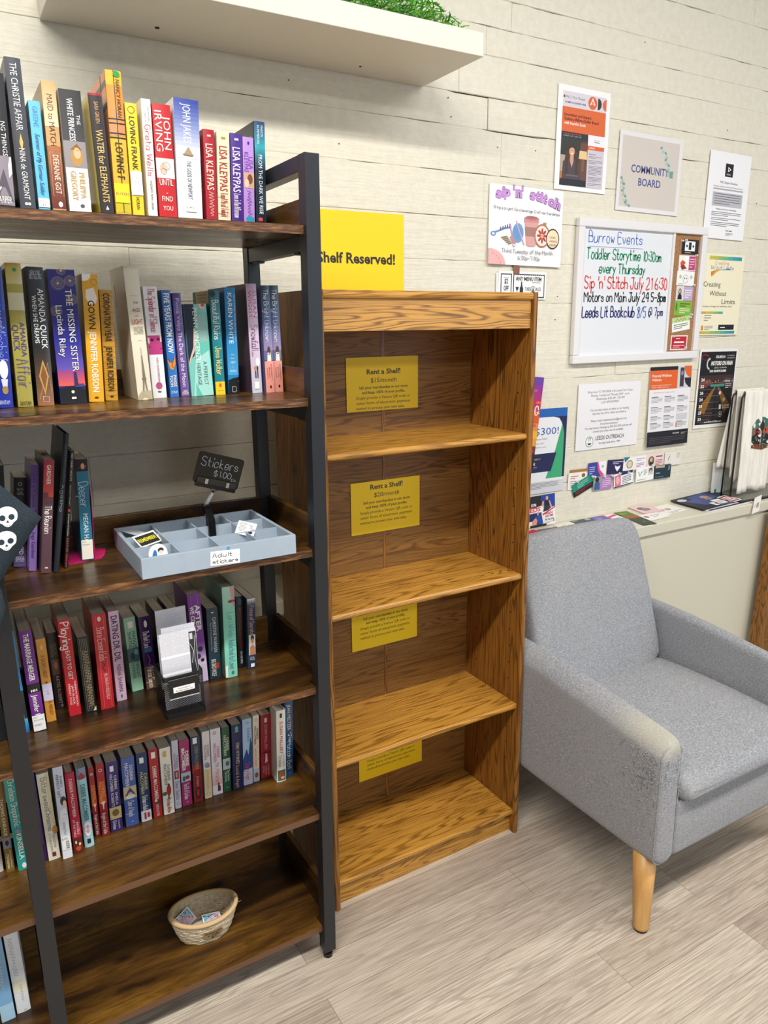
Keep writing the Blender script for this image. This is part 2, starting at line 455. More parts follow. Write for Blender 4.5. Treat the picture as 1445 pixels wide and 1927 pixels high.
def board_wall():
    mb = MB(); rnd = random.Random(3)
    zs = [0.735, 0.8715, 0.987, 1.1025, 1.218, 1.3335, 1.449, 1.5645, 1.68, 1.7955, 1.911, 1.993, 2.095, 2.165, 2.235, 2.35, 2.47, 2.59, 2.71, 2.83, 2.95]
    X0, X1 = -2.2, 4.6
    gap = flat('#6b6350', 0.9)
    mb.box(X0, X1, 0.006, 0.02, 0.0, 2.95, gap)
    for k in range(len(zs) - 1):
        joints = [X0, X1]
        x = X0 + rnd.uniform(0.3, 1.4)
        while x < X1 - 0.5: joints.insert(-1, x); x += rnd.uniform(0.7, 1.7)
        if k == 10: joints = [X0, -0.3, 1.394, 3.1, X1]
        for a, b in zip(joints[:-1], joints[1:]):
            d = rnd.uniform(-0.0012, 0.0012); n = max(4, int((b - a) / 0.035)); g0 = 0.0004
            j = 0.0003 if k != 10 else 0.0014
            rows = [[], [], [], []]; ph = rnd.uniform(0, 9); st = 1.6 if k in (5, 9, 10) else 0.7
            for i in range(n + 1):
                t = a + (b - a) * i / n
                if i == 0: t += j
                if i == n: t -= j
                def edge(q):
                    c = sin(t * 5.1 + ph + q) + sin(t * 13.7 + 2 * ph + q) + 0.8 * sin(t * 37.0 + ph)
                    crack = max(0.0, c - 0.9) / 1.9
                    return 0.00005 + 0.0009 * st * crack * rnd.random(), 0.0016 + 0.004 * min(1, 2 * crack)
                g1, d1 = edge(0.0); g2, d2 = edge(1.9)
                if k == 9 and 1.394 < t < 1.60: g2 += 0.0016; d2 = 0.006
                if k == 10 and 1.26 < t < 1.394: g2 += 0.0014; d2 = 0.006
                if k == 10 and (i == 0 or i == n): d1 = d2 = 0.006
                lo = zs[k] + g1; hi = zs[k + 1] - g2; ch = rnd.uniform(0.0010, 0.0022)
                rows[0].append((t, d1, lo)); rows[1].append((t, d, lo + ch)); rows[2].append((t, d, hi - ch)); rows[3].append((t, d2, hi))
            m = n + 1; vs = rows[0] + rows[1] + rows[2] + rows[3]
            fs = [(r * m + i, r * m + i + 1, (r + 1) * m + i + 1, (r + 1) * m + i) for r in range(3) for i in range(n)]
            fs += [(0, m, 2 * m, 3 * m), (n, 3 * m + n, 2 * m + n, m + n)]
            mb.add(vs, fs, WALL)
    # nail heads and little chips
    for x, z in ((1.26, 1.975), (1.27, 1.93), (1.57, 1.875), (0.80, 1.955), (2.42, 2.02), (2.50, 1.86), (1.66, 1.74), (1.68, 1.47), (1.675, 1.40), (1.99, 2.22), (1.43, 1.87), (0.93, 1.83), (2.62, 1.80)):
        mb.prism([(x + 0.0016 * cos(i * pi / 4), z + 0.0016 * sin(i * pi / 4)) for i in range(8)], 'y', -0.0016, 0.002, flat('#6d6553', 0.7))
    return mb
tag(board_wall().build('wall_back', loc=(0, 0, 0)), kind='structure')
PAINT = flat('#d2cdba', 0.38)
mb = MB(); mb.box(-2.2, 4.6, -0.160, -0.001, 0.0, 0.690, PAINT); tag(mb.build('wall_back_lower', loc=(0, 0, 0)), kind='structure')
mb = MB(); mb.prism([(-0.172, 0.692), (-0.172, 0.727), (-0.169, 0.729), (-0.001, 0.739), (-0.001, 0.692)], 'x', -2.2, 4.6, PAINT)
tag(mb.build('trim_1', loc=(0, 0, 0), bevel=0.002), kind='structure')

# ================================================================== FLOATING SHELF AND THE BAG ON IT
mb = MB(); mb.box(0.262, 1.179, -0.257, -0.0015, 1.990, 2.040, WHITEP)
fs_ = tag(mb.build('floating_shelf', bevel=0.0015), 'thick white floating shelf high on the board wall, above the books', 'shelf')
for x, y, r in ((0.477, -0.074, 0.0048), (0.959, -0.064, 0.0028)):
    mb = MB(); mb.prism([(x + r * cos(i * pi / 8), y + r * sin(i * pi / 8)) for i in range(16)], 'z', 1.9888, 1.9903, flat('#241d16', 0.9)); mb.build('screw_hole', fs_)
bag = empty('bag_of_paper_shred', (1.02, -0.14, 2.04), 'clear plastic bag of bright green paper shred lying on the white floating shelf', 'bag')
FILM = NT('clear_film'); FILM = FILM.done('#ffffff', 0.08, **{'Transmission Weight': 1.0, 'IOR': 1.05, 'Alpha': 0.35})
def bag_h(x): # height of the heap over the shelf
    t = (x - 0.76) / 0.385
    return 0.115 * max(0.0, 1 - max(0, t) ** 3.2) if t < 1 else 0
mb = MB(); rnd = random.Random(5)
greens = [flat(c, 0.5) for c in ('#6fd317', '#4fb510', '#8ae52a', '#3d9a0c')]
for i in range(2200):
    x = rnd.uniform(0.82, 1.145); y = rnd.uniform(-0.243, -0.03); h = bag_h(x) * (1 - 0.55 * abs((y + 0.14) / 0.12) ** 3)
    if h < 0.006: continue
    z = 2.043 + h * sqrt(rnd.random()) * 0.92
    a = rnd.uniform(0, pi); L = rnd.uniform(0.02, 0.045); tz = rnd.uniform(-0.012, 0.012); pts = []
    for k in range(4):
        t = k / 3 - 0.5
        pts.append(Vector((min(1.17, x + cos(a) * L * t), max(-0.247, min(-0.012, y + sin(a) * L * t)), max(2.0425, z + tz * t + rnd.uniform(-0.003, 0.003)))))
    n = Vector((-sin(a), cos(a), rnd.uniform(-0.7, 0.7))).normalized() * 0.0013
    vs = []
    for p in pts: vs += [p - n, p + n]
    mb.add(vs, [(2 * k, 2 * k + 1, 2 * k + 3, 2 * k + 2) for k in range(3)], rnd.choice(greens))
tag(mb.build('paper_shred', bag, fix=False), kind='stuff')
mb = MB(); rings = []
for i in range(15):
    x = 0.80 + 0.352 * i / 14; h = bag_h(x) + 0.006; hy = 0.108 * sqrt(max(0.06, 1 - ((x - 0.80) / 0.40) ** 4)); r = []
    for k in range(17):
        a = pi * k / 16
        r.append((x + 0.004 * sin(k * 2.1 + i), -0.135 - hy * cos(a), 2.0415 + (h * 1.06 + 0.003 * sin(3 * k + 1.7 * i)) * abs(sin(a)) ** 0.7))
    rings.append(r)
mb.loft(rings, FILM, cap=False, closed=False); mb.build('clear_film', bag, fix=False)

# ================================================================== BLACK METAL AND RUSTIC BOARD BOOKCASE
TZ = {1: 1.5602, 2: 1.264, 3: 0.974, 4: 0.6797, 5: 0.381, 6: 0.0873}
def yf(z): return -0.5385 - 0.0331 * (z - 0.02) / 1.653
bk = empty('metal_frame_bookcase', (0.03, -0.40, 0.0), 'tall bookcase of black square metal posts and dark rustic brown shelves', 'bookcase')
POSTX = [(-0.5434, -0.5154), (0.0134, 0.0412), (0.5700, 0.5965)]
ZTOP = 1.6733
for x0, x1 in POSTX:
    mb = MB(); mb.prism([(yf(0.02), 0.02), (yf(0.02) + 0.028, 0.02), (yf(ZTOP) + 0.028, ZTOP), (yf(ZTOP), ZTOP)], 'x', x0, x1, BLACKM); mb.build('front_post', bk, bevel=0.0015)
    mb = MB(); mb.box(x0, x1, -0.278, -0.250, 0.02, ZTOP, BLACKM); mb.build('rear_post', bk, bevel=0.0015)
    mb = MB(); mb.box(x0, x1, yf(ZTOP) + 0.028, -0.278, ZTOP - 0.026, ZTOP, BLACKM); mb.build('top_bar', bk, bevel=0.0012)
    for y in (yf(0.02) + 0.014, -0.264):
        xc = (x0 + x1) / 2; mb = MB()
        for r, z0, z1 in ((0.0105, 0.0, 0.010), (0.006, 0.009, 0.021)):
            mb.prism([(xc + r * cos(i * pi / 8), y + r * sin(i * pi / 8)) for i in range(16)], 'z', z0, z1, flat('#15161a', 0.5), True)
        mb.build('foot', bk, bevel=0.001)
RAILH = {1: 0.050, 2: 0.050, 3: 0.053, 4: 0.066, 5: 0.066, 6: 0.078}
for k, z in TZ.items():
    y0 = yf(z) + 0.013; rb = -0.262 if k == 5 else -0.286
    for bay, (a, b) in enumerate(((-0.5154, 0.0134), (0.0412, 0.570))):
        xa, xb = (a - 0.018, b) if bay == 0 else (a, b + 0.018)
        pts = [(a, y0), (b, y0), (b, y0 + 0.032), (xb, y0 + 0.032), (xb, -0.279), (xa, -0.279), (xa, y0 + 0.032), (a, y0 + 0.032)]
        mb = MB(); mb.prism(pts, 'z', z - 0.015, z, RUST)
        mb.box(a, b, y0 - 0.0006, y0 + 0.0004, z - 0.015, z - 0.0008, EDGE if k < 5 else flat('#66452d', 0.45))
        mb.build('shelf_board', bk)
        mb = MB(); mb.box(a, b, rb, rb + 0.012, z, z + RAILH[k], RUST); mb.build('back_rail', bk, bevel=0.001)
    for x0, x1 in ((0.588, 0.600), (-0.547, -0.535)):
        mb = MB(); mb.box(x0, x1, yf(z) + 0.0285, -0.2785, z - 0.001, z + RAILH[k], RUSTY); mb.build('side_rail', bk, bevel=0.001)
    for x0, x1 in POSTX:
        mb = MB(); mb.box(x0 + 0.002, x1 - 0.002, yf(z) + 0.028, -0.278, z - 0.042, z - 0.0155, BLACKM)
        for y in (yf(z) + 0.05, -0.315): mb.box(x0 + 0.006, x1 - 0.004, y, y + 0.02, z - 0.0455, z - 0.042, BLACKM)
        mb.build('support_bar', bk)

# ================================================================== OAK BOOKCASE
oak = empty('oak_bookcase', (0.9426, -0.30, 0.0), 'golden oak veneer bookcase with empty shelves and yellow rental notices inside', 'bookcase')
XL, XR, YF, YB, PT = 0.6561, 1.2291, -0.4222, -0.1832, 0.0145
def bull(y, z0, z1, yb, r=0.006):
    return [(yb, z0), (yb, z1)] + [(y + r - r * sin(a), (z0 + z1) / 2 + (z1 - z0) / 2 * cos(a)) for a in [i * pi / 6 for i in range(7)]]
for x0, x1 in ((XL, XL + PT), (XR - PT, XR)):
    mb = MB(); xm = (x0 + x1) / 2; hw = PT / 2
    pts = [(x0, -0.1745), (x1, -0.1745)] + [(xm + hw * cos(a), YF + 0.005 - 0.005 * sin(a)) for a in [i * pi / 6 for i in range(7)]]
    mb.prism(pts, 'z', 0.0, 1.4616, OAKZ)
    sgn = 1 if x0 < 0.9 else -1; xi = x1 if sgn > 0 else x0
    for yy in (-0.375, -0.235):
        for i in range(24):
            z = 0.17 + i * 0.048
            if abs(z - 1.12) < 0.02: continue
            mb.prism([(yy + 0.0022 * cos(j * pi / 4), z + 0.0022 * sin(j * pi / 4)) for j in range(8)], 'x', xi - 0.0001 * sgn, xi + 0.0003 * sgn, flat('#2c1605', 0.8))
    mb.build('side_panel', oak)
XI0, XI1 = XL + PT, XR - PT
mb = MB(); mb.prism(bull(YF + 0.002, 1.4440, 1.4610, -0.1760), 'x', XI0, XI1, OAKX); mb.build('top_panel', oak)
mb = MB(); mb.box(XI0, XI1, -0.4125, -0.3985, 1.3795, 1.4440, OAKX); mb.build('header_rail', oak, bevel=0.0008)
for z in (1.1293, 0.7672, 0.3995, 0.0725):
    mb = MB(); mb.prism(bull(-0.4145, z - 0.0155, z, -0.1850), 'x', XI0 + 0.0004, XI1 - 0.0004, OAKX); mb.build('shelf', oak)
mb = MB(); mb.box(XI0, XI1, -0.4005, -0.3865, 0.0, 0.0570, OAKX); mb.build('kick_board', oak)
for a, b in ((XI0, 0.939), (0.946, XI1)):
    mb = MB(); mb.box(a, b, YB, -0.1780, 0.057, 1.4440, OAKB); mb.build('back_panel', oak)
mb = MB(); mb.box(0.9385, 0.9465, YB - 0.0012, -0.1785, 0.057, 1.4440, OAKZ); mb.build('back_strip', oak)
# shelf pins under the adjustable shelves
for z in (1.1293, 0.7672, 0.3995):
    for yy in (-0.375, -0.235):
        for x0, x1 in ((XI0, XI0 + 0.008), (XI1 - 0.008, XI1)):
            mb = MB(); mb.prism([(yy + 0.003 * cos(j * pi / 4), z - 0.0186 + 0.003 * sin(j * pi / 4)) for j in range(8)], 'x', x0, x1, flat('#8b8577', 0.3, 1.0)); mb.build('shelf_pin', oak)

# ================================================================== CABINET AT THE RIGHT EDGE
cb = empty('oak_rack', (2.80, -0.20, 0.0), 'oak display rack post and shelves at the right edge, past the hanging tag', 'rack')
def slant(x, y0, y1, nm):
    mb = MB(); mb.prism([(x - 0.012, 0.0), (x + 0.026, 0.0), (x + 0.064, 0.70), (x + 0.026, 0.70)], 'y', y0, y1, OAKZ); mb.build(nm, cb, bevel=0.003)
slant(2.600, -0.222, -0.182, 'post'); slant(2.980, -0.222, -0.182, 'post')
for z, nm in ((0.07, 'shelf'), (0.40, 'shelf'), (0.69, 'shelf')):
    mb = MB(); mb.box(2.626 + 0.038 * z / 0.7, 3.02, -0.215, -0.185, z - 0.012, z, OAKX); mb.build(nm, cb, bevel=0.002)
mb = MB(); mb.box(2.640, 3.0, -0.184, -0.178, 0.03, 0.68, OAKB); mb.build('back_panel', cb)

# ================================================================== ARMCHAIR
ch = empty('armchair', (1.5475, -0.60, 0.0), 'grey melange fabric armchair with scratched near arm on tapered beech legs', 'armchair')
def lerp(a, b, t): return a + (b - a) * t
def arm(x0, x1, side):
    xc, hx = (x0 + x1) / 2, (x1 - x0) / 2; mb = MB(); rings = []
    ys = [(-0.873, 0.022), (-0.8715, 0.012), (-0.866, 0.004), (-0.857, 0.0), (-0.80, 0.0), (-0.70, 0.0), (-0.585, 0.0), (-0.46, 0.0), (-0.33, 0.0), (-0.27, 0.002), (-0.262, 0.012)]
    for y, ins in ys:
        t = (y + 0.873) / 0.61
        top = 0.500 + 0.050 * min(1, t * 1.35) ** 0.85; bot = 0.188 + 0.02 * max(0, t - 0.75)
        if y < -0.86: pass
        r = rring(xc, (top + bot) / 2, hx - ins, (top - bot) / 2 - ins, 0.030, 6)
        out = []
        for x, z in r:
            q = (z - bot) / (top - bot)
            lean = side * 0.006 * q
            # the top falls away towards the outside
            if q > 0.75: z -= 0.016 * ((x - xc) * (-side) / hx) * (q - 0.75) / 0.25 * -1 if (x - xc) * side < 0 else 0.016 * ((x - xc) * side / hx) * (q - 0.75) / 0.25
            out.append((x + lean, y, z))
        rings.append(out)
    mb.loft(rings, FABRIC)
    return mb
mb = arm(1.2370, 1.3055, -1); armL = mb.build('arm', ch, subsurf=1)
mb = arm(1.7895, 1.863, 1); mb.build('arm', ch, subsurf=1)
# front seam piping of the near arm
mb = MB(); pts = []
for x, z in rring(1.2688, 0.344, 0.0335, 0.150, 0.028, 6): pts.append((x, -0.8655, z))
pts.append(pts[0]); mb.tube(pts, 0.0013, FABRIC, 5); mb.build('seam', ch)
# seat frame
mb = MB(); rings = []
for y, ins in ((-0.866, 0.016), (-0.864, 0.008), (-0.858, 0.002), (-0.845, 0.0), (-0.60, 0.0), (-0.30, 0.0), (-0.29, 0.01)):
    rings.append([(x, y, z) for x, z in rring(1.5475, 0.264, 0.2425 - ins * 0.1, 0.074 - ins, 0.016, 4)])
mb.loft(rings, FABRIC); mb.build('seat_frame', ch)
# seat cushion
mb = MB(); rings = []
for y, ins in ((-0.893, 0.026), (-0.891, 0.016), (-0.884, 0.006), (-0.87, 0.0), (-0.82, 0.0), (-0.72, 0.0), (-0.62, 0.0), (-0.52, 0.0), (-0.44, 0.0), (-0.40, 0.004), (-0.385, 0.016)):
    t = (y + 0.893) / 0.51; top = lerp(0.392, 0.398, t) + 0.010 * sin(pi * min(1, max(0, t))); bot = 0.338
    rg = []
    for x, z in rring(1.5475, (top + bot) / 2, 0.241 - ins * 0.45, (top - bot) / 2 - ins * 0.95, 0.022, 5):
        q = (x - 1.5475) / 0.241
        if z > (top + bot) / 2: z += 0.012 * (1 - q * q)
        rg.append((x, y, z))
    rings.append(rg)
# more points across the top for a soft crown
mb.loft(rings, FABRIC); mb.build('seat_cushion', ch, subsurf=1)
# backrest: outline in the plane of the back, lofted through its thickness
def back_outline(off):
    hw, r = 0.2385 - off, 0.075 - off * 0.5; z0, z1 = 0.0 + off, 0.467 - off; out = []
    out += [(-hw, z0), (0, z0), (hw, z0)]
    for i in range(1, 5): out.append((hw + 0.002 * sin(i * pi / 5), lerp(z0, z1 - r, i / 5)))
    for i in range(0, 7): a = pi / 2 * i / 6; out.append((hw - r * 0.62 + r * 0.62 * cos(a), z1 - r + r * sin(a) + 0.0))
    for i in range(1, 6): u = lerp(hw - r * 0.62, -(hw - r * 0.62), i / 6); out.append((u, z1 + 0.006 * cos(u / hw * pi / 2)))
    for i in range(6, -1, -1): a = pi / 2 * i / 6; out.append((-(hw - r * 0.62 + r * 0.62 * cos(a)), z1 - r + r * sin(a)))
    for i in range(4, 0, -1): out.append((-hw - 0.002 * sin(i * pi / 5), lerp(z0, z1 - r, i / 5)))
    return out
mb = MB(); rings = []
tilt = 0.345
for d, off in ((0.0, 0.030), (0.002, 0.016), (0.008, 0.006), (0.020, 0.0), (0.085, 0.0), (0.097, 0.006), (0.103, 0.018)):
    rg = []
    for u, h in back_outline(off):
        bulge = 0.016 * (1 - min(1, (u / 0.2385) ** 2)) * sin(pi * min(1, max(0, h / 0.47))) if d < 0.03 else 0
        th = d * (1 - 0.22 * h / 0.47)
        y = -0.436 + h * tilt * 0.93 + th * 0.95 - bulge; z = 0.372 + h * 0.955 - th * 0.30
        rg.append((1.5475 + u, y, z))
    rings.append(rg)
mb.loft(rings, FABRIC); mb.build('backrest', ch, subsurf=1)
# legs
for bx, by, tx, ty in ((1.251, -0.838, 1.266, -0.820), (1.844, -0.838, 1.829, -0.820), (1.262, -0.312, 1.274, -0.33), (1.833, -0.312, 1.821, -0.33)):
    mb = MB(); b = Vector((bx, by, 0.004)); t = Vector((tx, ty, 0.200))
    mb.tube([b, b.lerp(t, 0.03), b.lerp(t, 0.5), t], [0.0175, 0.0188, 0.0235, 0.0275], LEGW, 24)
    lg = mb.build('leg', ch)
    mb = MB(); mb.prism([(bx + 0.016 * cos(i * pi / 10), by + 0.016 * sin(i * pi / 10)) for i in range(20)], 'z', 0.0, 0.005, flat('#231c16', 0.7)); mb.build('glide', lg)
# cat-scratched, pulled threads on the near arm
mb = MB(); rnd = random.Random(11); THR = flat('#b4b6bc', 0.95); THD = flat('#6d6f74', 0.95)
for i in range(260):
    q = rnd.random()
    if q < 0.8: y = -0.858 + abs(rnd.gauss(0, 0.045)); z = rnd.gauss(0.43, 0.045); x = 1.2312 + 0.0060 * (1 - (z - 0.19) / 0.31)
    else: y = -0.872; x = rnd.uniform(1.245, 1.295); z = rnd.gauss(0.43, 0.03)
    if not 0.22 < z < 0.476: continue
    L = rnd.uniform(0.003, 0.010) if rnd.random() < 0.93 else rnd.uniform(0.014, 0.026)
    a = rnd.uniform(0, 2 * pi); p = Vector((x, y, z)); pts = []
    for k in range(4):
        t = k / 3
        if q < 0.8: pts.append(p + Vector((-0.0004 - 0.0022 * sin(pi * t), cos(a) * L * t, sin(a) * L * t - 0.004 * t * t)))
        else: pts.append(p + Vector((cos(a) * L * t, -0.0004 - 0.0022 * sin(pi * t), sin(a) * L * t - 0.004 * t * t)))
    mb.tube(pts, rnd.uniform(0.00028, 0.0006), THR if rnd.random() < 0.8 else THD, 4)
tag(mb.build('pulled_thread', ch), kind='stuff')
BK = {
't1_01': (1, 0.1200, -0.4120, 0.0303, 0.2109, 0.0069),
't1_02': (1, 0.1546, -0.4120, 0.0228, 0.2351, 0.0021),
't1_03': (1, 0.1788, -0.4120, 0.0167, 0.1781, 0.0021),
't1_04': (1, 0.2016, -0.4120, 0.0203, 0.2091, 0.0030),
't1_05': (1, 0.2341, -0.4120, 0.0337, 0.2008, 0.0010),
't1_06': (1, 0.2771, -0.4120, 0.0208, 0.2002, -0.0034),
't1_07': (1, 0.3031, -0.4120, 0.0252, 0.2381, 0.0024),
't1_08': (1, 0.3280, -0.4120, 0.0188, 0.1930, 0.0014),
't1_09': (1, 0.3521, -0.4120, 0.0154, 0.2025, 0.0027),
't1_10': (1, 0.3787, -0.4120, 0.0306, 0.1975, 0.0014),
't1_11': (1, 0.4174, -0.4120, 0.0432, 0.2105, 0.0059),
't1_12': (1, 0.4568, -0.4120, 0.0199, 0.1670, 0.0033),
't1_13': (1, 0.4795, -0.4120, 0.0230, 0.1652, 0.0067),
't1_14': (1, 0.5044, -0.4120, 0.0223, 0.1656, 0.0064),
't1_15': (1, 0.5280, -0.4120, 0.0204, 0.1618, 0.0059),
't1_16': (1, 0.5524, -0.4120, 0.0201, 0.1904, 0.0074),
't2_01': (2, 0.0832, -0.4073, 0.0253, 0.2243, 0.0091),
't2_02': (2, 0.1148, -0.4094, 0.0236, 0.2306, 0.0068),
't2_03': (2, 0.1461, -0.4109, 0.0254, 0.2254, 0.0069),
't2_04': (2, 0.1908, -0.4082, 0.0428, 0.2227, 0.0020),
't2_05': (2, 0.2305, -0.3961, 0.0252, 0.2167, 0.0093),
't2_06': (2, 0.2579, -0.3875, 0.0212, 0.1917, 0.0076),
't2_07': (2, 0.3124, -0.4078, 0.0253, 0.2314, -0.0058),
't2_08': (2, 0.3439, -0.3881, 0.0246, 0.1986, -0.0026),
't2_09': (2, 0.3715, -0.3868, 0.0160, 0.1929, -0.0019),
't2_10': (2, 0.3911, -0.3902, 0.0152, 0.1876, -0.0033),
't2_11': (2, 0.4229, -0.3941, 0.0421, 0.1682, -0.0034),
't2_12': (2, 0.4579, -0.3944, 0.0186, 0.1929, -0.0004),
't2_13': (2, 0.4865, -0.3891, 0.0210, 0.1988, 0.0031),
't2_14': (2, 0.5303, -0.4007, 0.0201, 0.2057, -0.0025),
't2_15': (2, 0.5579, -0.4061, 0.0176, 0.2027, -0.0017),
't2_16': (2, 0.5806, -0.4012, 0.0181, 0.2033, -0.0019),
't3_01': (3, 0.0387, -0.3918, 0.0318, 0.1926, 0.0152),
't3_02': (3, 0.0749, -0.3630, 0.0204, 0.1630, 0.0198),
't3_03': (3, 0.0922, -0.4007, 0.0121, 0.1899, 0.0258),
't3_04': (3, 0.1112, -0.4285, 0.0164, 0.2004, 0.0272),
't3_05': (3, 0.1272, -0.4322, 0.0088, 0.2458, 0.0429),
't3_06': (3, 0.1453, -0.4152, 0.0064, 0.2119, 0.0333),
't3_07': (3, 0.1869, -0.3912, 0.0196, 0.1886, 0.0079),
't4_01': (4, 0.0463, -0.4221, 0.0099, 0.1981, -0.0039),
't4_02': (4, 0.0682, -0.4275, 0.0205, 0.1963, -0.0031),
't4_03': (4, 0.0905, -0.4034, 0.0161, 0.1665, -0.0012),
't4_04': (4, 0.1123, -0.3630, 0.0169, 0.1580, -0.0003),
't4_05': (4, 0.1327, -0.4026, 0.0205, 0.1946, -0.0009),
't4_06': (4, 0.1603, -0.4045, 0.0193, 0.1544, -0.0005),
't4_07': (4, 0.1907, -0.4083, 0.0244, 0.1943, 0.0011),
't4_08': (4, 0.2204, -0.3900, 0.0188, 0.1879, 0.0006),
't4_09': (4, 0.2570, -0.3646, 0.0220, 0.1588, -0.0041),
't4_10': (4, 0.2842, -0.3697, 0.0224, 0.1567, -0.0039),
't4_11': (4, 0.3110, -0.3743, 0.0198, 0.1613, 0.0006),
't4_12': (4, 0.3346, -0.3763, 0.0195, 0.1641, 0.0018),
't4_13': (4, 0.3794, -0.3952, 0.0259, 0.1935, -0.0046),
't4_14': (4, 0.4086, -0.3947, 0.0237, 0.1559, 0.0019),
't4_15': (4, 0.4388, -0.4067, 0.0256, 0.1998, 0.0041),
't4_16': (4, 0.4722, -0.3752, 0.0153, 0.1615, 0.0038),
't4_17': (4, 0.4898, -0.3919, 0.0177, 0.1583, 0.0058),
't5_01': (5, 0.0489, -0.3887, 0.0070, 0.1998, -0.0035),
't5_02': (5, 0.0642, -0.3919, 0.0207, 0.1914, -0.0018),
't5_03': (5, 0.0872, -0.4014, 0.0173, 0.2014, 0.0020),
't5_04': (5, 0.1083, -0.3976, 0.0169, 0.1801, 0.0004),
't5_05': (5, 0.1299, -0.3873, 0.0175, 0.1781, 0.0002),
't5_06': (5, 0.1502, -0.3639, 0.0099, 0.1574, 0.0009),
't5_07': (5, 0.1649, -0.3696, 0.0148, 0.1644, 0.0028),
't5_08': (5, 0.1872, -0.3667, 0.0229, 0.1589, 0.0033),
't5_09': (5, 0.2186, -0.3665, 0.0257, 0.1592, 0.0033),
't5_10': (5, 0.2476, -0.3666, 0.0208, 0.1602, 0.0021),
't5_11': (5, 0.2717, -0.3659, 0.0181, 0.1599, 0.0015),
't5_12': (5, 0.2949, -0.3681, 0.0222, 0.1577, 0.0022),
't5_13': (5, 0.3168, -0.3597, 0.0132, 0.1630, 0.0037),
't5_14': (5, 0.3365, -0.3592, 0.0208, 0.1577, 0.0034),
't5_15': (5, 0.3608, -0.3599, 0.0197, 0.1587, 0.0031),
't5_16': (5, 0.3839, -0.3583, 0.0159, 0.1629, 0.0037),
't5_17': (5, 0.4060, -0.3563, 0.0223, 0.1619, 0.0037),
't5_18': (5, 0.4279, -0.3560, 0.0171, 0.1575, 0.0047),
't5_19': (5, 0.4505, -0.3618, 0.0224, 0.1601, 0.0053),
't5_20': (5, 0.4764, -0.3566, 0.0212, 0.1638, 0.0058),
't5_21': (5, 0.4970, -0.3549, 0.0142, 0.1655, 0.0071),
't5_22': (5, 0.5206, -0.3537, 0.0240, 0.1594, 0.0073),
't5_23': (5, 0.5486, -0.3851, 0.0220, 0.1784, 0.0092),
't5_24': (5, 0.5748, -0.3783, 0.0191, 0.1927, 0.0110),
't5_25': (5, -0.0130, -0.3843, 0.0143, 0.1977, 0.0020),
't5_26': (5, 0.0090, -0.3916, 0.0183, 0.2016, -0.0026),
't5_27': (5, -0.0335, -0.3754, 0.0171, 0.1974, 0.0030),
}

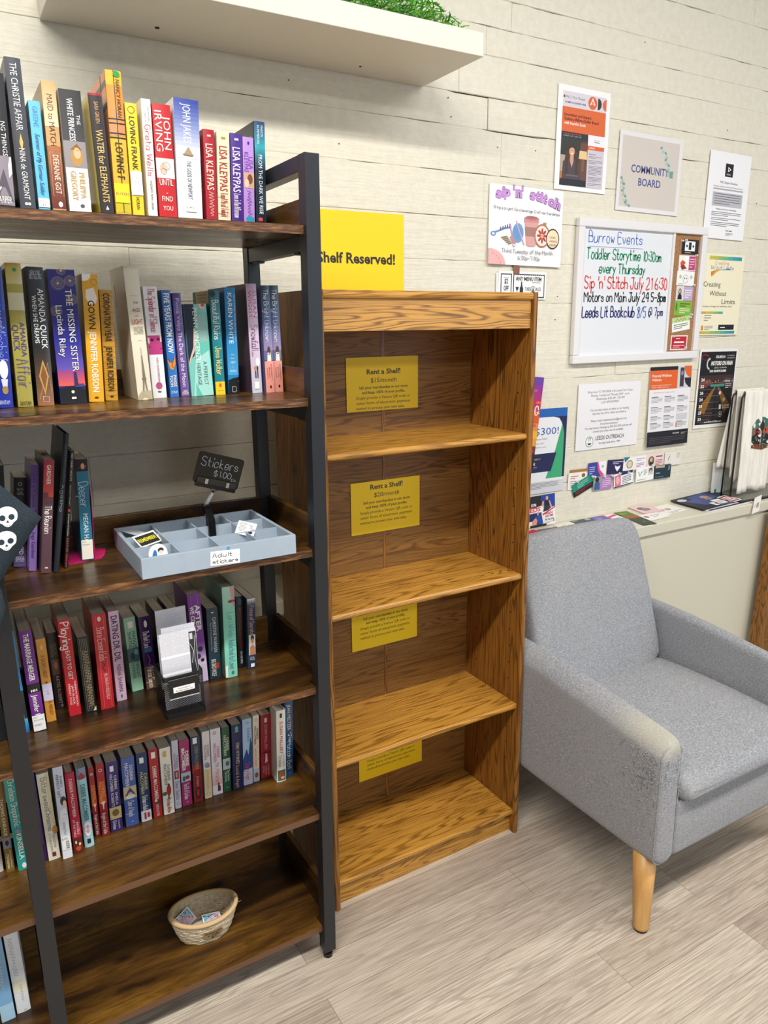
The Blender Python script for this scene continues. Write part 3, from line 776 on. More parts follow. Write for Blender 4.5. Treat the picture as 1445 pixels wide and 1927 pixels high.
# ================================================================== BOOKS
for q_, x_ in (('t1_15', 0.5270), ('t1_16', 0.5508), ('t2_15', 0.5555), ('t2_16', 0.5755), ('t5_24', 0.5685), ('t5_23', 0.5460)): BK[q_] = (BK[q_][0], x_) + BK[q_][2:]
BK['t5_24'] = BK['t5_24'][:5] + (0.006,); BK['t5_23'] = BK['t5_23'][:5] + (0.006,); BK['t1_16'] = BK['t1_16'][:5] + (0.005,)
SHELFNAME = {1: 'top', 2: 'second', 3: 'third', 4: 'fourth', 5: 'fifth', 6: 'bottom'}
def book(key, base, items=(), desc='', hard=False, side=None, bulge=None, pages=None, kind='book'):
    k, x, y, wd, h, lean = BK[key]
    back = -0.264 if k == 5 else -0.289
    d = max(0.05, back - y); t = 0.0022 if hard else 0.0007
    b = bulge if bulge is not None else (0.0018 if hard else 0.0006)
    e = 0.003 if hard else 0.0
    mb = MB(); hw = wd / 2
    def by(u): return -b * max(0.0, 1 - (u / hw) ** 2)
    n = 10; out = [(-hw, d)] + [(-hw + wd * i / n, by(-hw + wd * i / n)) for i in range(n + 1)] + [(hw, d)]
    inn = [(hw - t, d)] + [(max(-hw + t, min(hw - t, hw - wd * i / n)), by(hw - wd * i / n) + t) for i in range(n + 1)] + [(-hw + t, d)]
    # the shell as quads between the outer and the inner outline
    cover = flat(base, 0.28 if not hard else 0.38)
    o_, i_ = out, inn[::-1]; m = len(out); vs = []
    for z in (0, h):
        vs += [(p[0], p[1], z) for p in o_] + [(p[0], p[1], z) for p in i_]
    fs = []
    for i in range(m - 1):
        fs += [(i, i + 1, 2 * m + i + 1, 2 * m + i), (m + i + 1, m + i, 3 * m + i, 3 * m + i + 1), (2 * m + i, 2 * m + i + 1, 3 * m + i + 1, 3 * m + i), (i + 1, i, m + i, m + i + 1)]
    fs += [(0, 2 * m, 3 * m, m), (m - 1, 2 * m - 1, 4 * m - 1, 3 * m - 1)]
    mb.add(vs, fs, cover)
    bm_shell = len(mb.f)
    sh = Sheet(lambda u, v, nn: Vector((u - hw, by(u - hw) - nn - 0.00035, h - v)), wd, h, mb); sh.cols = 8; sh.EPS = 0.00004
    ink = lambda c: flat(c, 0.28)
    labels = []
    vis = 1 - 0.021 / h if k == 1 else 1.0   # the top shelf's edge hides the feet of its books
    if k == 1: sh.H = h * vis; h0 = h; 
    hh = sh.H
    fn0 = sh.fn; fn1 = lambda u, v, nn: fn0(u, v, nn + b * 0.32)
    for it in items:
        c = it[0]; sh.fn = fn0 if c in 'brg' else fn1
        if c == 'b': sh.rect(0.0, it[1], 1.0, it[2], ink(it[3]))
        elif c == 'r': sh.rect(it[1], it[2], it[3], it[4], ink(it[5]))
        elif c == 'g':   # printed gradient in steps
            c0, c1 = [tuple(int(q[i:i + 2], 16) for i in (1, 3, 5)) for q in (it[3], it[4])]; nst = 14
            for i in range(nst):
                f = i / (nst - 1); cc = '#%02x%02x%02x' % tuple(int(c0[j] + (c1[j] - c0[j]) * f) for j in range(3))
                sh.k = 1; sh.rect(0, it[1] + (it[2] - it[1]) * i / nst, 1, it[1] + (it[2] - it[1]) * (i + 1) / nst, ink(cc))
        elif c == 't':
            _, s, v0, v1, cx, sz, col = it[:7]
            sh.text(s, 0.5 + cx - sz / 2, v0, ink(col), size=sz * wd / hh, width=(v1 - v0) * hh / wd, rot=pi / 2, bold=it[7] if len(it) > 7 else 0.0, shear=it[8] if len(it) > 8 else 0.0)
        elif c == 's':   # handwriting-like lettering running down the spine
            _, s, v0, v1, cx, sz, col = it[:7]
            sh.hand(s, 0.5 + cx - sz / 2, v0, ink(col), size=sz * wd / hh, width=(v1 - v0) * hh / wd, pen=it[7] if len(it) > 7 else 0.0008, rot=pi / 2, jit=0.1)
        elif c == 'q':   # lettering too small to read
            _, v0, v1, cx, sz, col = it; m = max(8, int((v1 - v0) * h / wd * 7)); rq = random.Random(key + str(v0))
            sh.line([(0.5 + cx + sz * 0.5 * (1 if i % 2 else -1) * rq.uniform(0.4, 1.0), v0 + (v1 - v0) * i / m) for i in range(m + 1)], 0.0006, ink(col), True)
        elif c == 'h': sh.text(it[1], 0.5 + (it[5] if len(it) > 5 else 0), it[2], ink(it[4]), size=it[3] * wd / hh * 0.45, width=it[3], align='c', bold=it[6] if len(it) > 6 else 0)
        elif c == 'e': sh.ell(0.5 + it[1], it[2], it[3], it[4], ink(it[5]))
        elif c == 'p': sh.poly([(0.5 + a, q) for a, q in it[1]], ink(it[2]))
        elif c == 'o':   # ring
            rr = [(0.5 + it[1] + it[3] * cos(a), it[2] + it[3] * wd / hh * sin(a)) for a in [2 * pi * i / 20 for i in range(21)]]
            sh.line(rr, it[4], ink(it[5]))
        elif c == 'l': sh.line([(0.5 + a, q) for a, q in it[1]], it[2], ink(it[3]))
        elif c == 'L': labels.append(it)
    if side:
        mb.add([(-hw - 0.0003, yy, zz) for yy, zz in ((0.002, 0.0005), (d, 0.0005), (d, h - 0.0005), (0.002, h - 0.0005))], [(0, 1, 2, 3)], ink(side[0]))
        for v0, v1, q0, q1, c in side[1:]:
            mb.add([(-hw - 0.0005, yy, zz) for yy, zz in ((q0 * d, h * (1 - v1)), (q1 * d, h * (1 - v1)), (q1 * d, h * (1 - v0)), (q0 * d, h * (1 - v0)))], [(0, 1, 2, 3)], ink(c))
    ang = math.atan2(lean, h)
    o = empty(kind, (0, 0, 0)); cv = mb.build('cover', loc=(0, 0, 0), fix=False); cv.parent = o
    o.location = (x, y, TZ[k] + (0.0014 if key == 't3_07' else 0.0003) + hw * abs(sin(ang))); o.rotation_euler = (0, ang, 0)
    pm = MB(); pb = [(-hw + t + 0.0002, d - e - 0.0005)] + [(-hw + t + 0.0002 + (wd - 2 * t - 0.0004) * i / 8, by((-hw + wd * i / 8) * 0.9) + t + 0.0003) for i in range(9)] + [(hw - t - 0.0002, d - e - 0.0005)]
    pm.prism(pb, 'z', e + 0.0002, h - e - 0.0004, pages or PAGES)
    pg = pm.build('page_block', loc=(0, 0, 0)); pg.parent = o
    for it in labels:   # stuck-on shop or library labels
        lm = MB(); ls = Sheet(lambda u, v, nn: Vector((u - hw, by(u - hw) - nn - 0.0016, h - v)), wd, hh, lm); ls.cols = 8
        _, u0, v0, u1, v1, c = it[:6]
        ls.rect(u0, v0, u1, v1, flat(c, 0.5))
        for (s, uu, vv, ww, hh) in it[6] if len(it) > 6 else (): ls.text(s, uu, vv, flat('#3a3a3c'), size=hh, width=ww)
        for (uu, vv, uw, vh, n2) in it[7] if len(it) > 7 else ():
            for j in range(n2): ls.rect(uu, vv + vh * j / n2, uu + uw, vv + vh * (j + 0.3 + 0.3 * ((j * 5) % 3) / 2) / n2, flat('#2a2a2c'))
        lo = lm.build('sticker', loc=(0, 0, 0), fix=False); lo.parent = o; lo['label'] = 'pale stuck-on label'
    tag(o, desc, 'book', 'books on the %s shelf of the black framed bookcase' % SHELFNAME[k])
    return o
W_, K_ = '#f2f0ea', '#17171a'
ON = ', on the top shelf'
book('t1_01', '#1c1a20', [('b', .62, 1, '#8d8590'), ('p', [(-.5, .70), (.5, .62), (.5, .75), (-.2, .9), (-.5, .86)], '#d8d2d6'), ('p', [(-.3, .9), (.1, .72), (.45, .97), (-.2, .98)], '#5d5762'), ('t', 'NG THINGS', .36, .62, .25, .22, W_), ('h', 'HARPER', .985, .75, W_)], 'black hardback with a grey figure below, leftmost on the top shelf, half out of frame', True)
book('t1_02', '#3f424b', [('t', 'THE CHRISTIE AFFAIR', .035, .48, 0, .42, '#e9e8e6'), ('p', [(0, .5), (.12, .56), (0, .62), (-.12, .56)], '#d9b25f'), ('t', 'NINA de GRAMONT', .6, .95, 0, .36, '#e9e8e6'), ('h', '88', .99, .4, W_, 0, .03)], 'tall slate grey hardback with white capitals, second from left on the top shelf', True)
book('t1_03', '#63b9dd', [('t', 'GREENE', .05, .24, 0, .42, '#3c8fc4'), ('t', 'Summer of My German Soldier', .3, .88, 0, .4, '#1d3f7c', 0, .3), ('L', 0, .91, 1, .995, '#f3f2ec', [('FIC', .15, .95, .4, .022), ('GRE', .15, .985, .5, .022)])], 'thin sky blue paperback with a white FIC GRE label' + ON)
book('t1_04', '#c39a63', [('g', 0, .35, '#caa069', '#e8d3ad'), ('g', .5, 1, '#a7683d', '#6a2f27'), ('t', 'MAID to MATCH', .1, .5, 0, .42, '#5a2a20'), ('t', 'DEEANNE GIST', .57, .88, .05, .42, '#f0e3cf'), ('l', [(-.35, .55), (.4, .55), (.4, .9), (-.35, .9), (-.35, .55)], .0004, '#d9bfa0'), ('e', .1, .965, .16, .022, W_)], 'tan to red-brown paperback with a framed author name' + ON)
book('t1_05', '#e9e6e2', [('g', 0, .42, '#17181c', '#3b3a40'), ('b', .42, .64, '#8f8b8c'), ('e', .05, .55, .28, .08, '#b98a4a'), ('e', .08, .52, .16, .045, '#e3b48a'), ('p', [(-.2, .49), (.1, .44), (.3, .49), (.1, .5)], '#8a5a22'), ('t', 'WHITE PRINCESS', .07, .42, -.05, .26, W_, .01), ('t', 'THE', .2, .28, .28, .16, W_), ('t', 'PHILIPPA', .68, .9, .2, .26, '#c9a86a', .01), ('t', 'GREGORY', .67, .92, -.18, .26, '#c9a86a', .01), ('e', .1, .965, .1, .015, '#55545a')], 'thick paperback, black above and white below with gold author capitals' + ON)
book('t1_06', '#2b2528', [('b', 0, .02, '#9c1f2a'), ('t', 'SARA GRUEN', .07, .25, 0, .3, '#d9a76a'), ('t', 'WATER for ELEPHANTS', .30, .92, 0, .5, '#d8b56c', .01), ('p', [(0, .95), (.12, .985), (-.12, .985)], W_)], 'dark brown hardback with gold title and yellow boards' + ON, True, ('#c9b53c',))
book('t1_07', '#e0ae2a', [('g', .1, .45, '#d58a2a', '#c98a62'), ('b', .80, 1, '#c5b51f'), ('b', .33, .34, '#2a2018'), ('b', .36, .37, '#2a2018'), ('b', .43, .44, '#2a2018'), ('b', .46, .47, '#2a2018'), ('r', .48, 0, .53, 1, '#2a2018'), ('t', 'NANCY HORAN', .06, .32, .22, .26, '#4a3a1a'), ('t', 'LOVING F', .5, .76, .0, .46, '#3a2c12', .012), ('L', 0, .79, .95, .93, '#f2d21f', [('BUYERS', .08, .875, .85, .02)]), ('e', .18, .024, .22, .02, '#1f9a4a')], 'tall mustard hardback with plaid cover and green dot, in the middle of the top shelf', True, ('#dc8a5a', (.06, .1, 0, 1, '#3a2a1c'), (.2, .24, 0, 1, '#3a2a1c'), (0, 1, .3, .36, '#3a2a1c')))
book('t1_08', '#ecc92c', [('o', 0, .06, .28, .0007, '#3a3014'), ('t', 'LOVING FRANK', .12, .6, 0, .46, '#2e260f', .01), ('L', 0, .61, 1, .83, '#efedf2', [('F', .45, .68, .12, .016), ('HOR', .35, .72, .35, .016)]), ('t', 'HORAN', .85, .96, 0, .3, '#2e260f')], 'yellow paperback with black capitals and a white F HOR label' + ON)
book('t1_09', '#f1eee6', [('t', 'THE IMPOSSIBLE', .06, .2, .2, .16, '#777'), ('t', 'LIVES OF', .1, .2, -.15, .16, '#777'), ('s', 'Greta Wells', .22, .66, 0, .6, '#c13a44', .0009), ('t', 'ANDREW SEAN GREER', .7, .96, 0, .24, '#444')], 'white paperback with red script lettering' + ON)
book('t1_10', '#bf1f26', [('b', .48, .66, '#f0e6da'), ('e', -.1, .57, .22, .05, '#d9b9a4'), ('o', .05, .55, .2, .0006, '#5a4a44'), ('o', -.1, .6, .16, .0005, '#5a4a44'), ('t', 'JOHN', .1, .4, .24, .38, W_), ('t', 'IRVING', .06, .42, -.22, .38, W_), ('h', 'UNTIL', .725, .75, W_), ('h', 'I', .80, .08, W_), ('h', 'FIND', .87, .6, W_), ('h', 'YOU', .955, .55, W_)], 'red paperback with big white capitals and a pale tattoo band' + ON)
book('t1_11', '#e7e9ee', [('g', 0, .5, '#30439a', '#e4e7ef'), ('p', [(.02, .4), (.22, .47), (-.18, .465)], '#a8906e'), ('p', [(-.25, .465), (.25, .47), (.15, .482), (-.15, .48)], '#7a6650'), ('t', 'JOHN JAKES', .04, .37, 0, .32, W_), ('t', 'THE GODS OF NEWPORT', .52, .85, .02, .18, '#555a66'), ('L', .3, .88, .75, .96, '#f4f4f2', [('LPS', .36, .93, .3, .015)])], 'thick white and royal blue paperback with a little sailing boat' + ON)
for key, c, tc, nm, ds in (('t1_12', '#a8182c', '#f3d9c0', '', 'red paperback with cream capitals, left of the cream one'), ('t1_13', '#e6d8b4', '#a22a36', 'Tempt Me at Twilight', 'cream paperback with red capitals'), ('t1_14', '#4a2a86', '#efe6f6', 'Love in the Afternoon', 'deep purple paperback with white capitals')):
    book(key, c, [('h', '88', .08, .35, tc if key != 't1_13' else '#b98a4a', 0, .04), ('t', 'LISA KLEYPAS', .16, .68, -.02, .62, tc, .01), (('s', nm, .7, .98, 0, .55, tc, .0006) if nm else ('q', .7, .98, 0, .5, tc))], ds + ON)
book('t1_15', '#b48ad2', [('e', 0, .07, .09, .02, '#2a1d40'), ('t', 'LISA', .23, .38, .22, .4, '#7a3aa6'), ('t', 'KLEYPAS', .18, .42, -.2, .4, '#7a3aa6'), ('b', .42, .61, '#c9a08a'), ('e', .1, .5, .25, .06, '#7a4a34'), ('e', -.2, .55, .2, .05, '#e6c4ae'), ('q', .64, .94, 0, .5, '#6a3a96'), ('e', .05, .985, .4, .035, '#1d9ab5')], 'lilac paperback with an embracing couple, beside a dark blue book' + ON)
book('t1_16', '#172436', [('g', 0, .25, '#20406a', '#2f9aa8'), ('g', .25, .5, '#2f9aa8', '#172436'), ('t', 'MARION', .04, .15, .2, .22, '#cfe3ea'), ('t', 'KUMMERON', .04, .22, -.15, .22, '#cfe3ea'), ('t', 'FROM THE DARK WE RISE', .33, .93, 0, .36, '#e8eef0'), ('e', -.1, .985, .22, .02, '#d8463a')], 'dark teal and navy paperback at the right end of the top shelf', False, ('#1d2330', (.12, .14, .1, .4, '#8a8e96'), (.16, .18, .1, .4, '#8a8e96')))
ON = ', on the second shelf'
book('t2_01', '#1f2f9c', [('g', 0, .3, '#16206e', '#2440b8'), ('t', 'AMANDA QUICK', .1, .42, 0, .5, '#b9c4ee'), ('s', 'Mischief', .42, .66, .1, .6, '#8fa2e6', .0009), ('e', .1, .72, .26, .07, '#e9e9f2'), ('p', [(-.1, .79), (.3, .79), (.22, .87), (0, .87)], '#d9dcea'), ('e', .1, .87, .18, .03, '#a48a50'), ('h', 'BANTAM', .975, .6, '#cfd6f4')], 'royal blue hardback with a pale mask, leftmost on the second shelf', True)
book('t2_02', '#a59a48', [('g', 0, .14, '#b49c3e', '#c9c08a'), ('b', .2, .32, '#cfc9a2'), ('e', 0, .02, 0, 0, W_), ('e', .05, .045, .12, .013, '#1d8a4a'), ('t', 'AMANDA', .40, .64, .22, .34, '#4a3a86'), ('t', 'QUICK', .42, .6, -.22, .4, '#4a3a86'), ('s', 'Affair', .66, .86, .05, .8, '#5a4a96', .001), ('h', 'BANTAM', .99, .7, '#3a3416')], 'olive gold hardback with purple script and a green dot' + ON, True)
book('t2_03', '#222a30', [('g', .55, 1, '#2a2a2a', '#9a6a48'), ('p', [(0, .66), (.3, .78), (0, .92), (-.3, .78)], '#c39a5c'), ('p', [(0, .69), (.2, .78), (0, .88), (-.2, .78)], '#8a5a34'), ('l', [(-.35, .95), (.3, .68), (.4, .9)], .0005, '#d8b884'), ('h', 'NEW YORK', .055, .6, '#b9bcc0'), ('h', 'BESTSELLING', .085, .7, '#b9bcc0'), ('t', 'AMANDA QUICK', .15, .58, .22, .36, W_), ('t', 'WHEN SHE DREAMS', .2, .54, -.2, .26, W_), ('l', [(-.15, .93), (.2, .93), (.2, .97), (-.15, .97), (-.15, .93)], .0005, W_)], 'charcoal and bronze hardback with a glowing lozenge' + ON, True)
_r = []
for cx, cv, n in ((-.15, .1, 5), (.3, .08, 4), (.3, .215, 4), (-.3, .3, 4), (0, .01, 3)):
    for j in range(1, n + 1): _r.append(('o', cx, cv, .045 * j + .02, .00035, '#cfc08a'))
    _r.append(('p', [(cx + (.06 if i % 2 else .02) * cos(i * pi / 8), cv + (.06 if i % 2 else .02) * .19 * sin(i * pi / 8)) for i in range(16)], '#f3e6a8'))
book('t2_04', '#2a2a7e', [('g', .5, .74, '#2c2f8a', '#6a58b4'), ('g', .74, .86, '#9a4a8a', '#e8645c'), ('p', [(-.5, .88), (-.1, .86), (.5, .89), (.5, 1), (-.5, 1)], '#20242c')] + _r + [('p', [(.1, .755), (.2, .755), (.24, .86), (.08, .86)], '#3a3560'), ('r', .6, .845, .95, .87, '#4a4a78'), ('t', 'THE MISSING SISTER', .14, .75, .2, .24, '#e7e4da'), ('t', 'Lucinda Riley', .26, .64, -.2, .24, '#e7e4da'), ('e', 0, .905, .06, .012, '#efe9d2'), ('h', '88', .96, .18, W_, .02, .05)], 'thick indigo paperback with gold starbursts and a lighthouse at sunset' + ON)
book('t2_05', '#e0a52a', [('p', [(-.5, 0), (.06, 0), (.02, .028), (-.15, .048), (-.5, .056)], W_), ('o', .25, .06, .2, .0004, '#5a3c10'), ('p', [(-.3, .12), (.2, .1), (.4, .18), (.3, .22), (-.1, .24), (-.35, .18)], '#efe6d6'), ('t', 'GOWN', .2, .42, 0, .42, '#2e220c', .01), ('t', 'JENNIFER ROBSON', .44, .92, 0, .42, '#f7f0dd', .015), ('e', 0, .965, .14, .008, '#5a3c10')], 'golden yellow paperback with white author capitals' + ON)
book('t2_06', '#c08d2c', [('l', [(-.45, .02 + .04 * (i % 2)), (.45, .06 - .04 * (i % 2))], .0004, '#8a6218') for i in range(2)] + [('l', [(-.5, .05 * i), (.5, .05 * i)], .0004, '#8a6218') for i in range(1, 20)] + [('t', 'CORONATION YEAR', .03, .46, 0, .5, '#2e1f08', .01), ('t', 'JENNIFER ROBSON', .5, .91, 0, .5, '#2e1f08', .01), ('e', 0, .96, .14, .008, '#2e1f08')], 'shorter gold patterned paperback with black capitals' + ON)
book('t2_07', '#ddd5c0', [('l', [(-.3, .215), (.2, .215)], .0004, '#a39a86'), ('h', 'THE', .275, .34, '#b0404a', .05), ('h', 'AGE', .335, .55, '#b0404a', .05), ('h', 'OF', .37, .22, '#b0404a', .05), ('h', 'LIGHT', .425, .75, '#b0404a', .05), ('h', 'WHITNEY', .475, .68, '#8f8772', .05), ('h', 'SCHARER', .5, .68, '#8f8772', .05), ('l', [(-.1, .545), (.2, .545)], .0004, '#8f8772'), ('l', [(.05, .6), (.05, .66)], .0006, '#7d735f'), ('p', [(.02, .66), (.09, .66), (.17, .86), (.22, .93), (.14, .93), (.05, .84), (-.03, .93), (-.12, .93), (-.05, .86)], '#7d735f'), ('r', .42, .83, .70, .845, '#5f5747'), ('p', [(-.5, .97), (-.2, .93), (.5, .93), (.5, 1), (-.5, 1)], '#b5a98c')], 'cream hardback with red capitals and an iron lattice tower' + ON, True, ('#cfc6b0', (.12, .3, .72, .76, '#5a5446')))
book('t2_08', '#e9e6e8', [('s', 'The Splendor of Silence', .02, .40, .05, .5, '#b3245c', .0009), ('b', .43, .60, '#b53a78'), ('p', [(-.5, .45), (.5, .43), (.5, .49), (-.5, .50)], '#e6c8cf'), ('e', -.2, .47, .12, .012, '#2a1a24'), ('e', .25, .465, .12, .012, '#2a1a24'), ('l', [(-.5, .53), (.5, .55)], .0012, '#6a1440'), ('t', 'INDU SUNDARESAN', .63, .85, .05, .16, '#8a4a64'), ('e', 0, .885, .24, .032, '#b3507f'), ('h', 'W', .95, .3, K_, 0, .04)], 'white paperback with a magenta band of veiled eyes' + ON)
book('t2_09', '#2f6fb8', [('t', 'FIVE YEARS FROM NOW', .03, .58, 0, .62, W_, .02), ('p', [(-.5, .64), (.0, .68), (.35, .61), (.4, .68), (.1, .74), (-.25, .73)], '#e28a1f'), ('l', [(-.4, .64), (.1, .72)], .001, '#2a1708'), ('l', [(.3, .62), (.0, .7)], .0008, '#2a1708'), ('t', 'PAIGE', .79, .9, .2, .32, W_, .01), ('t', 'TOON', .79, .9, -.2, .32, W_, .01), ('h', 'PUTNAM', .965, .7, '#cfe0f2')], 'blue paperback with an orange butterfly' + ON, False, ('#1d4a8e',))
book('t2_10', '#6b5193', [('g', 0, .2, '#4a3a78', '#7a62a6'), ('t', 'Fiona Valpy', .05, .36, 0, .42, '#d3c6e6'), ('t', 'The Dark of the Moon', .37, .9, 0, .5, '#efe9f5'), ('h', 'LAKE', .955, .6, W_), ('h', 'UNION', .98, .75, W_)], 'purple paperback with a lavender title' + ON)
book('t2_11', '#7cc3ba', [('r', 0, 0, .42, .3, '#20283a'), ('p', [(-.5, .3), (-.1, .22), (-.22, .55), (-.5, .62)], '#20283a'), ('p', [(.12, 0), (.4, 0), (.38, .06), (.2, .05)], '#e9b8a6'), ('e', .33, .015, .08, .015, '#c0303a'), ('p', [(-.12, .25), (.1, .08), (.5, .1), (.5, 1), (-.3, 1), (-.2, .6)], '#63bfae'), ('p', [(-.08, .28), (-.2, .5), (-.5, .66), (-.46, .6), (-.24, .46), (-.16, .25)], '#e3b7a4'), ('p', [(.0, .12), (.4, .1), (.42, .4), (.1, .42)], '#8fb3ad'), ('p', [(-.2, .6), (.45, .5), (.5, 1), (-.4, 1)], '#a4dcd2'), ('t', 'PENNY VINCENZI', .04, .6, -.05, .2, W_), ('t', 'A PERFECT', .62, .88, .22, .17, '#3d5a60'), ('t', 'HERITAGE', .64, .88, -.08, .17, '#3d5a60')], 'squat wide paperback with a woman in a turquoise gown' + ON)
book('t2_12', '#1b7f8c', [('g', 0, .3, '#166470', '#20929a'), ('e', -.2, .034, .28, .03, '#20323c'), ('s', 'Beautiful Ruins', .09, .46, 0, .6, W_, .001), ('s', 'Jess Walter', .53, .8, .02, .6, '#efe07a', .001), ('b', .87, 1, '#ecc92c'), ('e', 0, .905, .15, .02, '#d8622a'), ('l', [(-.3, .96), (.3, .96)], .0006, '#7a6414')], 'teal paperback with yellow foot and white script' + ON, False, ('#1f5a60', (.0, .12, .05, .8, '#b3985a'), (.03, .04, .15, .7, '#5a4a20'), (.06, .07, .15, .7, '#5a4a20'), (.09, .1, .25, .6, '#5a4a20')))
book('t2_13', '#2b83bd', [('g', .45, .82, '#2b83bd', '#4aa6dc'), ('p', [(-.5, .87), (-.1, .85), (.5, .84), (.5, 1), (-.5, 1)], '#1a1d20'), ('l', [(-.5, .89), (.5, .88)], .0012, '#7f969c'), ('t', 'KAREN WHITE', .05, .52, -.05, .4, W_), ('t', 'NEW YORK TIMES BESTSELLING', .06, .5, .36, .1, '#d3e6f2'), ('h', 'the', .63, .28, '#d8edf8'), ('h', 'last', .665, .3, '#d8edf8'), ('h', 'night', .705, .46, '#d8edf8'), ('h', 'in', .745, .15, '#d8edf8'), ('h', 'london', .79, .6, '#d8edf8'), ('l', [(-.15, .93), (.2, .93), (.2, .98), (-.15, .98), (-.15, .93)], .0006, W_)], 'bright blue paperback with a stacked lower-case title' + ON, False, ('#1d5f96',))
book('t2_14', '#c9b3c9', [('g', 0, .3, '#a98fa6', '#d9c4d8'), ('g', .6, 1, '#cbb6cc', '#c3c5d6'), ('t', 'SUSAN', .06, .3, .24, .36, '#a7426c'), ('t', 'WIGGS', .06, .3, -.2, .36, '#a7426c'), ('s', 'Snowfall', .37, .6, .05, .6, '#6a4a6e', .0008), ('t', 'at Willow Lake', .45, .66, -.25, .18, '#7a5a80'), ('e', .2, .71, .2, .04, W_), ('e', -.1, .77, .1, .025, '#d8842a'), ('r', .36, .79, .48, .86, '#3a3a4a'), ('e', .12, .765, .09, .022, '#3a3a4a'), ('r', .58, .78, .68, .86, '#2a2a38'), ('L', .25, .895, .7, .96, W_), ('p', [(-.1, .905), (.1, .93), (-.1, .95)], '#2a6ab0'), ('p', [(.1, .905), (.14, .95), (-.08, .95)], '#e8c82c')], 'lavender pink paperback with a couple in the snow' + ON, False, ('#54414f',))
for key, ds in (('t2_15', 'dusky blue and coral paperback, left of a pair alike'), ('t2_16', 'dusky blue and coral paperback, right of a pair alike')):
    book(key, '#6b6a96', [('g', 0, .3, '#263640', '#4b5f86'), ('g', .3, .6, '#4b5f86', '#9a86ae'), ('b', .7, 1, '#e6998c'), ('g', .86, 1, '#e6a096', '#d98a66'), ('e', .05, .60, .2, .04, '#4a342a'), ('p', [(-.12, .62), (.22, .62), (.28, .70), (-.2, .70)], '#efe4d6'), ('l', [(-.5, .695), (.5, .695)], .0012, '#3a2a24'), ('s', 'The Bright Unknown', .04, .52, 0, .5, '#e3e0ea', .0007), ('t', 'ELIZABETH', .73, .88, .24, .14, '#8a4a48'), ('t', 'BYLER', .76, .86, 0, .14, '#8a4a48'), ('t', 'YOUNTS', .76, .87, -.24, .14, '#8a4a48'), ('e', .05, .945, .1, .016, '#3a2420')], ds + ON)
ON = ', on the third shelf'
book('t3_01', '#15161a', [], 'glossy black book mostly behind the skull bag, leftmost on the third shelf', False)
book('t3_02', '#141318', [('g', .75, 1, '#2a2036', '#6a5a96'), ('o', 0, .07, .14, .0006, '#b9b9be'), ('h', 'New York', .14, .5, '#9a9aa0'), ('h', 'Times', .165, .35, '#9a9aa0'), ('h', 'Bestselling', .19, .5, '#9a9aa0'), ('t', 'THE CURSED', .55, .86, .1, .34, '#e0dce6'), ('h', 'IMMORTAL', .92, .7, '#cfc8dc'), ('h', 'BROTHERS', .945, .7, '#cfc8dc')], 'short black and violet paperback peeping past the skull bag' + ON)
book('t3_03', '#8a6cb4', [('g', 0, .5, '#5f4590', '#8a6cb4'), ('t', 'Just a Casual Thing', .07, .55, 0, .5, '#3a2a66'), ('t', 'Inga Gardner', .63, .88, 0, .5, '#3a2a66')], 'thin violet paperback with dark purple lettering' + ON)
book('t3_04', '#5a3f48', [('g', 0, .32, '#9a3146', '#d5544a'), ('p', [(-.5, .28), (.0, .28), (.05, .33), (.5, .33), (.5, .36), (-.5, .36)], '#6e4048'), ('t', 'GARDNER', .04, .21, 0, .4, '#f0dcc8', .01), ('s', 'The Reunion', .4, .64, .02, .62, W_, .001), ('h', '1', .955, .3, '#e9d98a', 0, .06)], 'maroon paperback with red head and a big 1 at its foot' + ON)
book('t3_05', '#23282d', [('t', 'AN AUTOBIOGRAPHY', .05, .35, .1, .4, '#4a5058'), ('s', 'Agatha', .36, .55, 0, .5, '#8a9098', .0007)], 'tall leaning black hardback, tallest on the third shelf', True)
book('t3_06', '#1c1417', [('t', '1001 DARK NIGHTS', .02, .25, 0, .5, '#d8c8c0'), ('t', 'CRIMSON TWILIGHT', .28, .46, 0, .36, '#c8b8b0'), ('e', 0, .5, .3, .012, '#c0404a'), ('t', 'A Krewe of Hunters', .53, .72, 0, .34, '#d8c8c0'), ('t', 'HEATHER GRAHAM', .74, .99, 0, .5, '#b8564a')], 'very thin black paperback with red lettering beside the tall hardback' + ON)
book('t3_07', '#27708c', [('b', 0, .115, '#1d1416'), ('e', .05, .065, .16, .028, '#d8907a'), ('l', [(-.25, .08), (.1, .1), (.35, .06)], .0005, '#b98a80'), ('s', 'Deeper', .22, .46, 0, .75, '#cfe3ea', .0008), ('t', 'MEGAN HART', .53, .88, .02, .42, '#e6eef0'), ('L', 0, .79, 1, .985, '#eae6d8', [('FIC', .08, .82, .35, .014), ('MEGAN', .08, .845, .62, .014)])], 'teal library book with black head and cream label, against the pink bookend')
ON = ', on the fourth shelf'
book('t4_01', '#2f86bf', [('b', .58, .86, '#2a2f36'), ('g', .86, 1, '#4ab4e2', '#1d6ab0'), ('t', 'SHELTER', .62, .88, -.2, .4, W_, .02)], 'blue and black library book just right of the middle black post' + ON)
book('t4_02', '#6e2a86', [('b', .52, .61, K_), ('h', 'HH', .60, .5, W_, 0, .03), ('t', 'THE MARRIAGE MERGER', .03, .49, 0, .42, W_, .02), ('t', 'Jennifer P', .63, .85, 0, .42, W_, .01), ('L', 0, .835, 1, .995, '#f1f0ee', [('FIC', .12, .865, .3, .014), ('MCM/ANOE', .12, .893, .75, .014), ('PROBST', .12, .945, .6, .018)])], 'purple paperback with a black band and white library label' + ON)
